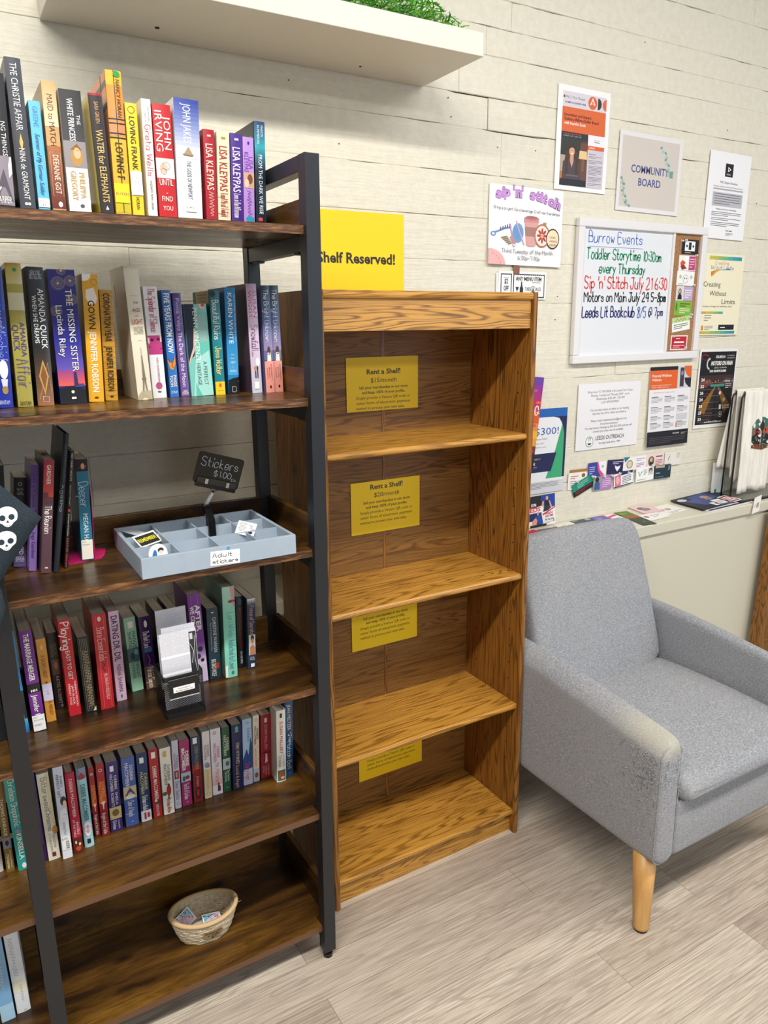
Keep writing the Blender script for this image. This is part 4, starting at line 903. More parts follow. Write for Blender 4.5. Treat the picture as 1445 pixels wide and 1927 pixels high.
book('t4_03', '#dd9a3e', [('t', 'A DUKE HEIST', .19, .47, 0, .42, '#7a4a14'), ('e', 0, .1, .16, .03, '#e8bf80'), ('p', [(.0, .5), (.15, .53), (-.12, .53)], '#2e200c'), ('L', 0, .53, 1, .74, '#ddd3ea', [('FD', .4, .63, .2, .014), ('RID', .4, .66, .28, .014)]), ('t', 'A RIDLEY', .75, .92, .12, .36, '#7a4a14')], 'orange paperback with a lavender label' + ON)
book('t4_04', '#1a1918', [('t', 'INDECENT', .14, .31, .18, .3, '#8a8070'), ('t', 'PROPOSAL', .14, .31, -.2, .3, '#8a8070'), ('r', .12, .34, .88, .54, '#6a4a3c'), ('e', .05, .42, .2, .05, '#a0765e'), ('t', 'KATEE ROBERT', .56, .92, .05, .34, '#c8c2b8'), ('e', .15, .95, .14, .02, '#8a8070')], 'black paperback with a brown photo panel' + ON)
book('t4_05', '#c4202c', [('s', 'Playing', .03, .3, 0, .62, W_, .0017), ('t', 'EASY TO GET', .32, .62, 0, .36, W_), ('t', 'SHERRILYN KENYON', .64, .9, .28, .16, W_), ('t', 'JACI BLACK', .68, .88, .02, .16, W_), ('t', 'KRESLEY COLE', .66, .88, -.24, .16, W_), ('h', '42', .965, .18, '#8a1018', .05)], 'scarlet paperback with bold white brush lettering' + ON)
book('t4_06', '#1c1a18', [('l', [(-.3 + .15 * i, .02), (-.28 + .15 * i, .98)], .00035, '#b7ab8e') for i in range(5)] + [('q', .18, .6, .1, .6, '#c9b98c'), ('q', .62, .92, .1, .6, '#c9b98c'), ('p', [(.5, .93), (.5, .99), (.2, .99)], '#d8d0bc')], 'worn black paperback with creased gold lettering' + ON)
book('t4_07', '#bd2430', [('e', 0, .05, .13, .025, '#eec8c0'), ('s', 'Bare Essentials', .14, .48, 0, .5, '#f0b8ae', .001), ('l', [(-.05, .5), (.1, .53), (-.1, .56), (.1, .6)], .0012, '#4a0f14'), ('t', 'JILL SHALVIS & LESLIE KELLY', .62, .9, .1, .24, '#f0d0c8'), ('l', [(-.25, .02), (-.25, .98)], .0004, '#e88a86'), ('l', [(.3, .02), (.3, .98)], .0004, '#e88a86')], 'thick red paperback with pale script and creased spine' + ON)
book('t4_08', '#e0bcd4', [('t', 'DATING DR. DIL', .05, .55, 0, .6, '#1f2f5e', .015), ('t', 'NISHA SHARMA', .59, .9, 0, .4, '#4a3a4e'), ('e', 0, .945, .1, .022, '#3a8a80')], 'pale pink paperback with navy capitals' + ON)
book('t4_09', '#9ccdb0', [('L', .3, .05, .75, .14, W_), ('t', 'MAGGIE', .19, .41, .22, .3, '#25383a'), ('t', 'SHAYNE', .19, .41, -.15, .3, '#25383a'), ('b', .41, .6, '#3f6a72'), ('e', -.1, .52, .2, .05, '#23343a'), ('e', .25, .47, .18, .04, '#7fa8a4'), ('t', 'TWILIGHT', .6, .82, .22, .28, '#25383a'), ('t', 'HUNGER', .61, .82, -.15, .28, '#25383a')], 'pale mint paperback with a dark picture band' + ON)
book('t4_10', '#3a1f56', [('b', .68, 1, '#6a4e36'), ('e', .05, .1, .14, .05, W_), ('s', 'The Dark Lord', .2, .42, 0, .5, '#efe6f2', .0009), ('r', .2, .43, .85, .49, '#4a7aa8'), ('l', [(-.1, .52), (.1, .6), (-.1, .66), (.2, .68)], .0015, '#c060b8'), ('s', 'Patricia Simpson', .7, .98, 0, .5, '#efe6d8', .0009)], 'violet and brown paperback with a white heart emblem' + ON)
book('t4_11', '#1f2548', [('e', 0, .07, .18, .045, '#e8944a'), ('h', 'AVON', .135, .5, '#e8c8a0'), ('t', 'CALL', .2, .33, .24, .3, '#c85a32'), ('t', 'EMBRACE', .2, .5, -.12, .36, '#d8683a'), ('g', .6, 1, '#2a3062', '#3a4a8a')], 'navy paperback with an orange flame badge, left of the bookmark cup' + ON)
book('t4_12', '#161316', [('e', .05, .06, .16, .03, '#a82030'), ('l', [(-.2, .05), (-.2, .9)], .0004, '#6a5a50'), ('l', [(.3, .05), (.3, .9)], .0004, '#6a5a50'), ('q', .14, .6, 0, .35, '#8a3a38')], 'black paperback with a small red rose, behind the bookmarks' + ON)
book('t4_13', '#7a2f92', [('g', .55, .8, '#7a4a96', '#e3d3e6'), ('b', .8, 1, '#dcc6e2'), ('e', .1, .62, .2, .03, '#2a1a38'), ('e', -.1, .7, .2, .03, '#4a2a5a'), ('e', .2, .75, .15, .02, '#2a1a38'), ('t', 'AFTER', .12, .42, .18, .36, W_, .03), ('t', 'WE COLLIDED', .13, .5, -.24, .3, W_, .03), ('l', [(-.25, .01), (-.25, .5)], .0004, '#c79ad2'), ('l', [(.25, .01), (.25, .12)], .0004, '#c79ad2')], 'thick purple paperback with chunky white capitals' + ON)
book('t4_14', '#1f3a48', [('h', '88', .07, .22, W_, 0, .05), ('t', 'CHRISTINE WARREN', .13, .62, .12, .3, '#d9e3e6'), ('t', 'New York Times Bestselling Author', .2, .6, -.2, .14, '#a9bcc2'), ('t', 'BIG BAD WOLF', .72, .96, -.12, .4, '#e9e2d0', .01), ('r', .55, .78, .85, .86, '#b03a30')], 'dark slate teal paperback with a small wolf title' + ON)
book('t4_15', '#86d2b8', [('g', 0, .35, '#b9dcc9', '#86d2b8'), ('p', [(.1, 0), (.5, 0), (.5, .2), (.35, .22), (.2, .1)], '#d9a0a8'), ('e', .2, .16, .3, .015, '#8a2030'), ('s', 'Lori Wilde', .28, .55, .1, .45, '#4a8a9a', .0007), ('s', 'Addicted to Love', .58, .9, .1, .5, '#3a7a9a', .0008), ('e', .1, .945, .12, .02, '#3a7a8a'), ('L', -.0, .86, .18, .99, W_)], 'mint green hardback standing above its neighbours' + ON, True, ('#6f9a86',))
book('t4_16', '#14161a', [('e', 0, .07, .28, .05, '#1f4a66'), ('t', 'MOONGLANGER', .15, .74, 0, .42, '#7a1f28', .01), ('t', 'KAREN MARIE', .76, .86, 0, .3, '#cfd3d6'), ('t', 'FAIRES', .86, .94, 0, .3, '#cfd3d6')], 'thin black paperback with dark red capitals' + ON)
book('t4_17', '#24354e', [('g', 0, .1, '#e9e4dc', '#24354e'), ('s', 'Prince of Secrets', .1, .5, .05, .5, '#d9a08a', .0007), ('r', .12, .51, .92, .8, '#dcd8d4'), ('e', .05, .56, .2, .045, '#2a1d18'), ('e', .05, .6, .16, .04, '#c08a6a'), ('p', [(-.3, .8), (-.25, .68), (.1, .65), (.38, .7), (.38, .8)], '#b97f5e'), ('h', 'Linda', .845, .5, '#cfd6e0'), ('h', 'Winstead', .875, .6, '#cfd6e0'), ('L', .3, .92, .75, .97, W_)], 'navy paperback with a photo of a bare-chested man, rightmost' + ON)
ON = ', on the fifth shelf'
book('t5_27', '#e9e4de', [('b', .7, .86, '#cfc6c0'), ('q', .1, .6, 0, .4, '#8a4a4a')], 'cream paperback at the far left edge' + ON)
book('t5_25', '#7f6430', [('t', 'THOMAS KINKADE', .2, .6, 0, .42, '#efe2bc'), ('b', .62, .74, '#8a8a92'), ('e', 0, .68, .22, .03, '#3a2430'), ('q', .76, .96, .2, .25, '#efe2bc'), ('t', 'Christmas', .8, .96, -.12, .32, '#efe2bc', .01)], 'bronze paperback with a small snow scene, left of the turquoise one' + ON)
book('t5_26', '#2b9f98', [('s', 'Christmas Shopaholic', .02, .52, .1, .55, W_, .0009), ('t', 'KINSELLA', .6, .88, .05, .45, '#f0eeda', .02), ('e', .0, .57, .2, .02, '#a88ab8'), ('e', .1, .95, .2, .03, W_)], 'turquoise paperback just left of the middle black post' + ON)
book('t5_01', '#3a1a52', [('g', 0, .3, '#3b2a8a', '#2a1440'), ('q', .3, .8, 0, .4, '#7a5a9a')], 'thin dark violet book just right of the middle black post' + ON)
book('t5_02', '#e6e0cc', [('r', .72, 0, 1, .6, '#d8cda8'), ('s', 'Bittersweet', .05, .42, .05, .5, '#8a8270', .001), ('t', 'Christmas', .42, .66, .02, .42, '#6a6456'), ('e', .38, .66, .22, .05, '#c98a3a'), ('t', 'GRIGGSTON', .7, .86, .2, .2, '#8a8270'), ('t', 'SATTLER & SMITH', .68, .9, -.12, .2, '#8a8270'), ('r', .35, .91, .68, .96, '#7a1f2a')], 'cream paperback with grey title and a maroon square' + ON)
book('t5_03', '#cfd6e6', [('b', .55, 1, '#e8eaf0'), ('e', .2, .37, .32, .05, '#2a1f22'), ('e', .3, .41, .2, .045, '#e6c4b0'), ('p', [(-.3, .47), (.3, .44), (.5, .55), (-.35, .56)], '#eef0f4'), ('l', [(-.4, .5), (.4, .52)], .001, '#7f9ab8'), ('t', 'EVERY', .1, .22, .2, .22, '#4a4a66'), ('t', 'PERFECT GIFT', .08, .33, -.15, .26, '#4a4a66'), ('t', 'DOROTHY', .6, .74, .0, .26, '#6a6a7a'), ('L', .05, .755, .95, .9, '#f2f2f0', [('690', .1, .79, .6, .022)], [(.45, .8, .35, .09, 12)])], 'pale blue paperback with a dark-haired woman and a barcode label' + ON)
book('t5_04', '#b51f3c', [('t', 'DEBBIE MACOMBER', .07, .54, 0, .34, '#f3dcd8'), ('t', 'ANGELS', .6, .76, .2, .28, '#f3dcd8'), ('t', 'AT THE TABLE', .57, .78, -.18, .24, '#f3dcd8'), ('b', .8, 1, '#5a2a20'), ('e', -.2, .85, .1, .02, '#efd9b0'), ('e', .2, .88, .12, .02, '#efd9b0'), ('e', 0, .93, .3, .03, '#c8482a')], 'crimson hardback with a sparkling dark foot' + ON, True)
book('t5_05', '#a9d7e0', [('b', 0, .13, '#8a94b0'), ('p', [(-.3, .1), (0, .05), (.35, .1), (.3, .135), (-.3, .135)], '#a82434'), ('t', 'DEBBIE MACOMBER', .2, .66, 0, .5, '#2f7f80', .01), ('e', 0, .76, .4, .09, '#f3eef0'), ('o', 0, .76, .36, .0006, '#a86a7a'), ('q', .71, .81, 0, .3, '#a84a5a'), ('r', .3, .89, .68, .95, '#1f2a38')], 'light aqua hardback with a red barn and white oval' + ON, True, bulge=0.003)
for key, ds in (('t5_06', 'narrow red paperback, left one of two angel books'), ('t5_07', 'red paperback with orange capitals, right one of two angel books')):
    book(key, '#a8232c', [('g', .2, .55, '#b02a28', '#e0602a'), ('o', 0, .09, .2, .0008, W_), ('t', 'DEBBIE', .25, .46, .2, .34, '#f0b060'), ('t', 'MACOMBER', .25, .55, -.18, .34, '#f0b060'), ('p', [(-.3, .52), (.3, .52), (.08, .57), (.05, .63), (-.05, .63), (-.08, .57)], '#f6efe6'), ('b', .66, 1, '#9a1f2a'), ('s', 'Angels at the Table', .68, .97, 0, .5, '#f0dcd8', .0007)], ds + ON)
book('t5_08', '#3b2a78', [('L', .3, .05, .62, .13, W_), ('t', 'DEBBIE', .2, .4, .2, .22, W_), ('t', 'MACOMBER', .17, .42, -.15, .24, W_), ('t', 'SHEILA', .44, .62, .2, .22, W_), ('t', 'ROBERTS', .44, .64, -.15, .24, W_), ('b', .65, .82, '#d8c890'), ('e', 0, .73, .3, .05, '#8a6a3a'), ('l', [(-.5, .8), (.5, .78)], .0015, '#6a8ac8'), ('q', .84, .97, .2, .22, W_), ('s', 'Christmas', .84, .97, -.15, .3, W_, .0006)], 'deep violet paperback with two authors and a snowy cottage' + ON)
book('t5_09', '#4a66b0', [('t', 'DEBBIE', .12, .34, .2, .24, W_), ('t', 'MACOMBER', .08, .42, -.15, .28, W_), ('b', .42, .6, '#cfc0a0'), ('p', [(-.4, .55), (0, .43), (.4, .55)], '#5a4a7a'), ('e', 0, .57, .35, .03, '#f0ece2'), ('s', 'Choir of Angels', .63, .86, 0, .45, W_, .0007), ('h', '42', .94, .2, W_)], 'cornflower blue paperback with a snow-covered house' + ON)
book('t5_10', '#20386a', [('L', .25, .06, .65, .14, W_), ('t', 'DEBBIE', .3, .54, .2, .3, '#d8d88a'), ('t', 'MACOMBER', .27, .6, -.16, .3, '#d8d88a'), ('s', 'Christmas in Alaska', .62, .84, 0, .5, W_, .0007), ('b', .84, 1, '#dfe3ea'), ('r', .3, .87, .5, .97, '#b03038'), ('r', .6, .88, .85, .95, '#b03038')], 'navy paperback with yellow capitals and a snowy foot' + ON)
book('t5_11', '#b5232e', [('L', .25, .03, .7, .12, W_), ('t', 'DEBBIE MACOMBER', .24, .74, 0, .42, '#f5ded6', .015), ('e', .1, .78, .3, .04, '#6a3a24'), ('e', -.1, .75, .16, .02, '#efe2cc'), ('t', 'CHRISTMAS LETTERS', .8, .98, 0, .3, '#f5ded6')], 'bright red paperback with bold white capitals' + ON)
book('t5_12', '#ece8dc', [('L', .3, .05, .6, .13, '#d9b060'), ('t', 'DEBBIE', .26, .5, .2, .26, '#4a5a4a'), ('t', 'MACOMBER', .24, .56, -.12, .28, '#4a5a4a'), ('e', .1, .64, .22, .08, '#a82a34'), ('e', .12, .56, .1, .025, '#5a2a20'), ('r', .5, .68, .62, .78, '#2a2a30'), ('e', -.3, .68, .2, .03, '#4a6a3a'), ('s', 'Christmas Wishes', .76, .98, .05, .4, '#b0404a', .0007)], 'cream paperback with a figure in a red plaid coat' + ON)
book('t5_13', '#cdc9d8', [('t', 'DEBBIE', .22, .4, .2, .3, '#8a5a62'), ('t', 'MACOMBER', .18, .42, -.18, .3, '#8a5a62'), ('r', .15, .44, .85, .56, '#8a2028'), ('r', .35, .46, .65, .54, '#c9a0a0'), ('s', 'Dear Santa', .6, .86, 0, .5, '#6a6a86', .0007), ('o', 0, .93, .25, .0006, '#5a5a7a')], 'pale lilac paperback with a small red picture' + ON)
book('t5_14', '#a32a66', [('t', 'DEBBIE', .17, .4, .22, .32, W_, .02), ('t', 'MACOMBER', .12, .46, -.16, .34, W_, .02), ('b', .49, .63, '#a8c8d2'), ('e', .15, .57, .22, .03, '#b02430'), ('e', -.2, .58, .16, .04, '#3a6a72'), ('s', 'The Gift of Christmas', .66, .9, 0, .5, '#f0d0e0', .0007), ('h', '42', .95, .22, W_)], 'magenta paperback with a wintry picture band' + ON)
book('t5_15', '#22395a', [('g', .36, .5, '#22395a', '#b82a28'), ('b', .5, 1, '#8a1c22'), ('L', .2, .01, .65, .1, W_), ('t', 'DEBBIE MACOMBER', .14, .5, .05, .36, '#b0946a'), ('l', [(-.5, .52), (.5, .54)], .0014, '#e05a3a'), ('l', [(-.5, .6), (.5, .58)], .001, '#2a1014'), ('q', .6, .76, 0, .35, '#f0d8c8'), ('e', .0, .86, .3, .1, '#2a2a2a'), ('e', 0, .85, .12, .06, '#c02430')], 'navy and red paperback with a figure in red at its foot' + ON)
book('t5_16', '#e6e2e0', [('b', .56, 1, '#e6cfa4'), ('t', 'DEBBIE', .2, .38, .2, .3, '#a86a72'), ('t', 'MACOMBER', .2, .42, -.18, .3, '#a86a72'), ('e', 0, .5, .35, .04, '#8a9ab0'), ('e', .15, .52, .2, .02, '#b07a5a'), ('q', .57, .88, 0, .45, '#b98a5a'), ('o', 0, .93, .25, .0006, '#8a6a3a')], 'white paperback with a pale gold lower half' + ON)
book('t5_17', '#e9e6ee', [('g', .6, .85, '#ece6ea', '#e6b8b0'), ('o', -.1, .06, .14, .0008, '#2a2a30'), ('t', 'DEBBIE', .27, .44, .2, .28, '#c05a72'), ('t', 'MACOMBER', .22, .5, -.15, .28, '#c05a72'), ('s', 'Mr. Miracle', .52, .8, .05, .4, '#c05a72', .0007), ('e', .1, .84, .08, .025, '#3a2a2a'), ('p', [(.02, .86), (.2, .86), (.22, .95), (0, .95)], '#2a2a2c'), ('p', [(.14, .86), (.3, .88), (.28, .95), (.14, .95)], '#a82430')], 'white paperback with a tiny strolling couple' + ON)
book('t5_18', '#1f5a3c', [('t', 'DEBBIE', .16, .36, .2, .34, '#e6ecd8'), ('t', 'MACOMBER', .12, .44, -.16, .34, '#e6ecd8'), ('b', .48, .65, '#b9c8c8'), ('e', .1, .56, .25, .04, '#5a6a6a'), ('t', 'The Perfect', .66, .84, .2, .28, W_), ('t', 'Christmas', .68, .84, -.15, .26, W_), ('h', '42', .94, .24, W_)], 'dark green paperback with white capitals' + ON)
book('t5_19', '#1b2456', [('e', 0, .06, .16, .04, '#4ab8a8'), ('h', 'AVON', .115, .4, '#c8d0e8'), ('t', 'TERI WYNNES', .27, .6, .05, .34, '#d8c8a8'), ('t', 'Scandal & Angels', .62, .97, 0, .34, '#c8a86a')], 'midnight blue paperback with a turquoise emblem' + ON)
book('t5_20', '#a9c6e2', [('p', [(-.5, .6), (-.1, .45), (.1, .55), (.35, .28), (.5, .4), (.5, .75), (-.5, .78)], '#2a4a86'), ('b', .76, 1, '#b9c6dc'), ('o', 0, .06, .14, .0006, '#4a6a96'), ('t', 'DEBBIE', .14, .34, .12, .26, '#6a8ab8'), ('s', 'Starry Night', .66, .93, 0, .5, '#c84a72', .0008)], 'ice blue paperback with dark blue fir trees' + ON)
book('t5_21', '#e6d5be', [('o', 0, .07, .2, .0006, '#5a4a3a'), ('t', 'DEBBIE', .2, .36, .22, .3, '#4a3a34'), ('t', 'MACOMBER', .16, .44, -.16, .32, '#4a3a34'), ('s', 'Twelve Days', .46, .76, 0, .5, '#c8846a', .0007), ('b', .8, 1, '#b9c0d0'), ('e', 0, .9, .3, .04, '#7a5a48')], 'peach paperback with a small snowy village at its foot' + ON)
book('t5_22', '#9a1f30', [('r', .35, .05, .6, .12, '#e8d8d4'), ('t', 'SUSAN MALLERY', .15, .55, 0, .28, '#d8a8a4'), ('b', .585, .60, '#5a1018'), ('p', [(-.05, .6), (.1, .62), (.15, .74), (-.1, .76)], '#e6dcd0'), ('t', 'A CHRISTMAS', .78, .96, .24, .16, '#d8a8a4'), ('t', 'WEDDING', .8, .95, 0, .16, '#d8a8a4'), ('t', 'QUILT', .8, .92, -.22, .16, '#d8a8a4')], 'dark red paperback with a faint white dress' + ON)
book('t5_23', '#ece8dc', [('r', .35, .04, .6, .1, '#3a3a3a'), ('t', 'SUSAN MALLERY', .15, .6, 0, .34, '#b03a3a'), ('q', .6, .78, .2, .22, '#5a7a5a'), ('s', 'Christmas', .62, .78, -.15, .3, '#5a7a5a', .0006), ('r', .08, .83, .92, .98, '#4a6a5a'), ('e', 0, .9, .25, .05, '#b0442e'), ('e', .1, .94, .2, .02, '#d8c890')], 'cream hardback with red capitals and a wreath picture' + ON, True, ('#e6e0d0', (0, .3, .3, 1, '#2f3a2a')))
book('t5_24', '#1f4a72', [('t', 'JEAN MELTZER', .05, .38, 0, .4, '#e0c8a8'), ('e', -.1, .44, .06, .01, W_), ('e', .2, .42, .05, .008, W_), ('s', 'The', .44, .52, .1, .36, W_, .0007), ('s', 'Matzah Ball', .53, .88, 0, .5, W_, .0008), ('h', '42', .95, .18, W_)], 'steel blue paperback with white script, rightmost' + ON)
# the three books standing left of the middle post
BK['t4_18'] = (4, 0.0025, -0.432, 0.021, 0.178, -0.002)
book('t4_18', '#1d1f22', [('L', .05, .5, .9, .62, '#b9b9b6', [('ROM', .2, .57, .5, .02)]), ('L', .0, .70, .92, .985, '#efefec', [('LT', .45, .745, .4, .02)], [(.3, .78, .5, .17, 16)])], 'black library book with barcode labels, left of the middle black post on the fourth shelf')
BK['t6_01'] = (6, -0.0275, -0.418, 0.024, 0.197, -0.003); BK['t6_02'] = (6, -0.055, -0.424, 0.024, 0.19, -0.003)
book('t6_01', '#e3e7ea', [('g', 0, .35, '#dfe6ee', '#e3e7ea'), ('q', .1, .55, -.1, .45, '#7f9ac0'), ('b', .62, .75, '#e9e6cf'), ('q', .66, .86, .1, .2, '#a89a8a'), ('h', '42', .975, .2, '#6a6a72', .1)], 'white and ice blue hardback at the left edge of the bottom shelf', True, None)
book('t6_02', '#7fb0d8', [('q', .1, .6, 0, .4, W_), ('b', .8, 1, '#a9d0ea')], 'sky blue paperback cut by the frame on the bottom shelf')

# ================================================================== THINGS ON THE BLACK BOOKCASE
# sticker tray
TR = '#93a1ae'
tray = empty('sticker_tray', (0.391, -0.437, 0.9742), 'blue-grey wooden compartment tray for stickers on the third shelf of the black bookcase', 'tray')
TG = NT('chalk_blue_paint'); tn = TG.noise(TG.map((1, 1, 1)), 40, 3); TG = TG.done(TG.mix(tn, '#93a1b0', '#a3b0bd'), 0.6)
tx0, tx1, ty0, ty1, tz0, tz1 = 0.2485, 0.5335, -0.5535, -0.3205, 0.9742, 1.0112
mb = MB(); mb.box(tx0 + 0.003, tx1 - 0.003, ty0 + 0.003, ty1 - 0.003, tz0, tz0 + 0.004, TG); mb.build('base', tray)
for a in ((tx0, tx1, ty0, ty0 + 0.007), (tx0, tx1, ty1 - 0.007, ty1), (tx0, tx0 + 0.007, ty0 + 0.007, ty1 - 0.007), (tx1 - 0.007, tx1, ty0 + 0.007, ty1 - 0.007)):
    mb = MB(); mb.box(*a, tz0, tz1, TG); mb.build('wall', tray, bevel=0.0008)
for x in (0.3195, 0.391, 0.4625):
    mb = MB(); mb.box(x - 0.0015, x + 0.0015, ty0 + 0.007, ty1 - 0.007, tz0 + 0.004, tz1 - 0.002, TG); mb.build('divider', tray)
for y in (-0.398, -0.476):
    mb = MB()
    for a, b in ((tx0 + 0.007, 0.318), (0.321, 0.3895), (0.3925, 0.461), (0.464, tx1 - 0.007)): mb.box(a, b, y - 0.0015, y + 0.0015, tz0 + 0.004, tz1 - 0.002, TG)
    mb.build('divider', tray)
ls = paper('adult_label', (0.3685, ty0 - 0.0004, 1.0045), (0.998, 0, -0.05), (-0.05, 0, -0.998), (0, -1, 0), 0.0545, 0.0262, '#f3f2ef', parent=tray)
INK = '#2a2830'
ls.hand('Adult', 0.07, 0.44, INK, 0.30, 0.66, 0.0011); ls.hand('stickers', 0.07, 0.86, INK, 0.27, 0.86, 0.0011)
o = ls.finish(); o.name = 'label'; o['label'] = 'white hand-lettered label reading Adult stickers'
mb = MB(); mb.box(0.399, 0.4045, ty0 - 0.0008, ty0 - 0.0001, 1.002, 1.0085, flat('#2f9ad0')); mb.build('tape', tray)
# sign on a clip, clamped to a divider of the tray
sg = empty('clip_sign', (0.4195, -0.371, 0.985), 'small chalkboard price sign on a black clip stand rising from the sticker tray', 'sign')
SO = Vector((0.4155, -0.372, 1.157)); ang = 0.298
U = Vector((cos(ang) * 0.99, -0.10, -sin(ang))).normalized(); V = Vector((-sin(ang), 0.10, -cos(ang))).normalized(); V = (V - U * V.dot(U)).normalized(); N = V.cross(U).normalized()
if N.y > 0: N = -N
fn = plane_fn(SO, U, V, N); SW, SH = 0.0925, 0.064
mb = MB(); ol = [(SW / 2 + (p[0] - 0), SH / 2 + p[1]) for p in rring(0, 0, SW / 2, SH / 2, 0.006, 5)]
vs = [fn(u, v, n) for n in (-0.0008, 0.0008) for u, v in ol]; n = len(ol)
mb.add(vs, [[i, (i + 1) % n, n + (i + 1) % n, n + i] for i in range(n)] + [list(range(n)), [n + i for i in range(n)]], flat('#101114', 0.12))
sh = Sheet(lambda u, v, q: fn(u, v, q + 0.0009), SW, SH, mb); CH = '#b9c0c6'
sh.hand('Stickers', 0.10, 0.42, CH, 0.28, 0.80, 0.0013); sh.hand('$1.00', 0.42, 0.69, CH, 0.18, 0.37, 0.0012); sh.hand('EA.', 0.82, 0.75, CH, 0.08, 0.11, 0.0007)
mb.build('board', sg)
def obox(fn, u0, u1, v0, v1, n0, n1, mat, mb):
    vs = [fn(u, v, q) for q in (n0, n1) for v in (v0, v1) for u in (u0, u1)]
    mb.add(vs, [(0, 1, 3, 2), (4, 6, 7, 5), (0, 4, 5, 1), (2, 3, 7, 6), (0, 2, 6, 4), (1, 5, 7, 3)], mat)
SMOKE = flat('#3a3634', 0.15)
mb = MB(); obox(fn, 0.008, 0.087, 0.050, 0.066, -0.004, -0.001, SMOKE, mb); obox(fn, 0.008, 0.087, 0.050, 0.066, 0.0014, 0.0040, SMOKE, mb); obox(fn, 0.007, 0.088, 0.062, 0.070, -0.005, 0.005, flat('#1c1a1a', 0.2), mb)
for u in (0.024, 0.067): obox(fn, u, u + 0.006, 0.052, 0.062, 0.0041, 0.0058, flat('#c9cdd0', 0.2, 1.0), mb)
jaw = mb.build('clip_jaw', sg)
j0 = fn(0.046, 0.070, 0); k0 = Vector((0.4195, -0.3715, 1.046)); k1 = Vector((0.4185, -0.3725, 1.010))
mb = MB(); mb.tube([j0 + U * 0.008, j0 + V * 0.006, j0 - U * 0.008], 0.0012, flat('#8a8d90', 0.3, 1.0), 6); mb.tube([j0 + V * 0.004, j0 + V * 0.011], 0.0026, flat('#1a1a1c', 0.3), 8); mb.build('wire_loop', sg)
mb = MB(); mb.tube([j0 + V * 0.009, k0.lerp(j0, 0.35), k0], [0.003, 0.0042, 0.0045], flat('#d9dadb', 0.35), 12); mb.build('stem', sg)
mb = MB()
for s_ in (-1, 1):
    mb.prism([(-0.3735 + s_ * 0.0016, 1.048), (-0.3735 + s_ * 0.0075, 1.046), (-0.398 + s_ * 0.0085, 1.022), (-0.398 + s_ * 0.0095, 0.990), (-0.398 + s_ * 0.0018, 0.990), (-0.398 + s_ * 0.0018, 1.020)], 'x', 0.4125, 0.4265, flat('#121214', 0.22))
mb.build('clamp', sg)
mb = MB(); mb.tube([(0.4120, -0.388, 1.028), (0.4270, -0.388, 1.028)], 0.0035, flat('#a9acaf', 0.25, 1.0), 10); mb.build('spring', sg)
# stickers lying in the compartments
def lay(name, O, U, V, W, H, col, label, cat, group=None, **k):
    U = Vector(U).normalized(); V = Vector(V); V = (V - U * V.dot(U)).normalized(); N = V.cross(U).normalized()
    if N.z < 0: N = -N
    return paper(name, O, U, V, N, W, H, col, label, cat, group, **k)
GS = 'stickers in the sticker tray'
s = lay('sticker', (0.2640, -0.412, 1.013), (0.048, 0.024, 0.002), (0.004, -0.040, -0.028), 0.050, 0.030, '#e9e7df', 'rectangular sticker with black panel and yellow lettering in the sticker tray', 'sticker', GS)
s.rect(0.06, 0.12, 0.94, 0.9, '#23241f'); s.text('REMEMBER', 0.1, 0.62, '#d8cf3a', 0.28, 0.8, bold=0.02); s.finish()
mb = MB(); O = Vector((0.2705, -0.5035, 1.018)); U2 = Vector((0.97, 0.22, 0.03)).normalized(); V2 = Vector((0.02, -0.18, -0.98)); V2 = (V2 - U2 * V2.dot(U2)).normalized(); N2 = V2.cross(U2).normalized(); N2 = N2 if N2.y < 0 else -N2
f2 = plane_fn(O, U2, V2, N2); ol = [(0.0, 0.037), (0.0, 0.018)] + [(0.018 - 0.018 * cos(a), 0.018 - 0.018 * sin(a)) for a in [i * pi / 12 for i in range(1, 12)]] + [(0.036, 0.018), (0.036, 0.037)]
n = len(ol); vs = [f2(u, v, q) for q in (0, 0.0006) for u, v in ol]
mb.add(vs, [[i, (i + 1) % n, n + (i + 1) % n, n + i] for i in range(n)] + [list(range(n)), [n + i for i in range(n)]], flat('#e4e2da'))
sh = Sheet(lambda u, v, q: f2(u, v, q + 0.0007), 0.036, 0.038, mb)
sh.ell(0.5, 0.58, 0.43, 0.38, '#f2f4f6').ell(0.3, 0.55, 0.12, 0.3, '#2f6fb8', rot=0.25).ell(0.62, 0.75, 0.22, 0.17, '#2a4f96').ell(0.66, 0.33, 0.16, 0.12, '#26262c').ell(0.66, 0.42, 0.12, 0.09, '#e8cdb8').ell(0.55, 0.62, 0.1, 0.07, '#d8b8a4').ell(0.38, 0.8, 0.12, 0.1, '#8fb8d8')
tag(mb.build('sticker'), 'arch-shaped blue and white sticker standing at the near left of the sticker tray', 'sticker', GS)
s = lay('sticker', (0.463, -0.442, 1.024), (0.042, -0.022, -0.012), (-0.026, -0.052, -0.024), 0.036, 0.042, '#f1f0ee', 'white curling sticker sheet with small print in the right part of the sticker tray', 'sticker', GS)
s.fake(0.1, 0.12, 0.5, 7, 0.1, '#5a5a60', 0.03); s.line([(0.6, 0.2), (0.8, 0.25), (0.7, 0.4), (0.9, 0.5)], 0.0014, '#1c1c20'); s.ell(0.75, 0.75, 0.14, 0.12, '#1c1c20'); s.finish()
s = lay('sticker', (0.2560, -0.3400, 1.010), (0.02, -0.055, 0.0), (0.05, 0.012, -0.010), 0.052, 0.040, '#b9bfc8', 'pale curled sticker backing in the far left compartment of the sticker tray', 'sticker', GS); s.ell(0.5, 0.8, 0.12, 0.14, '#eceae4'); s.finish()

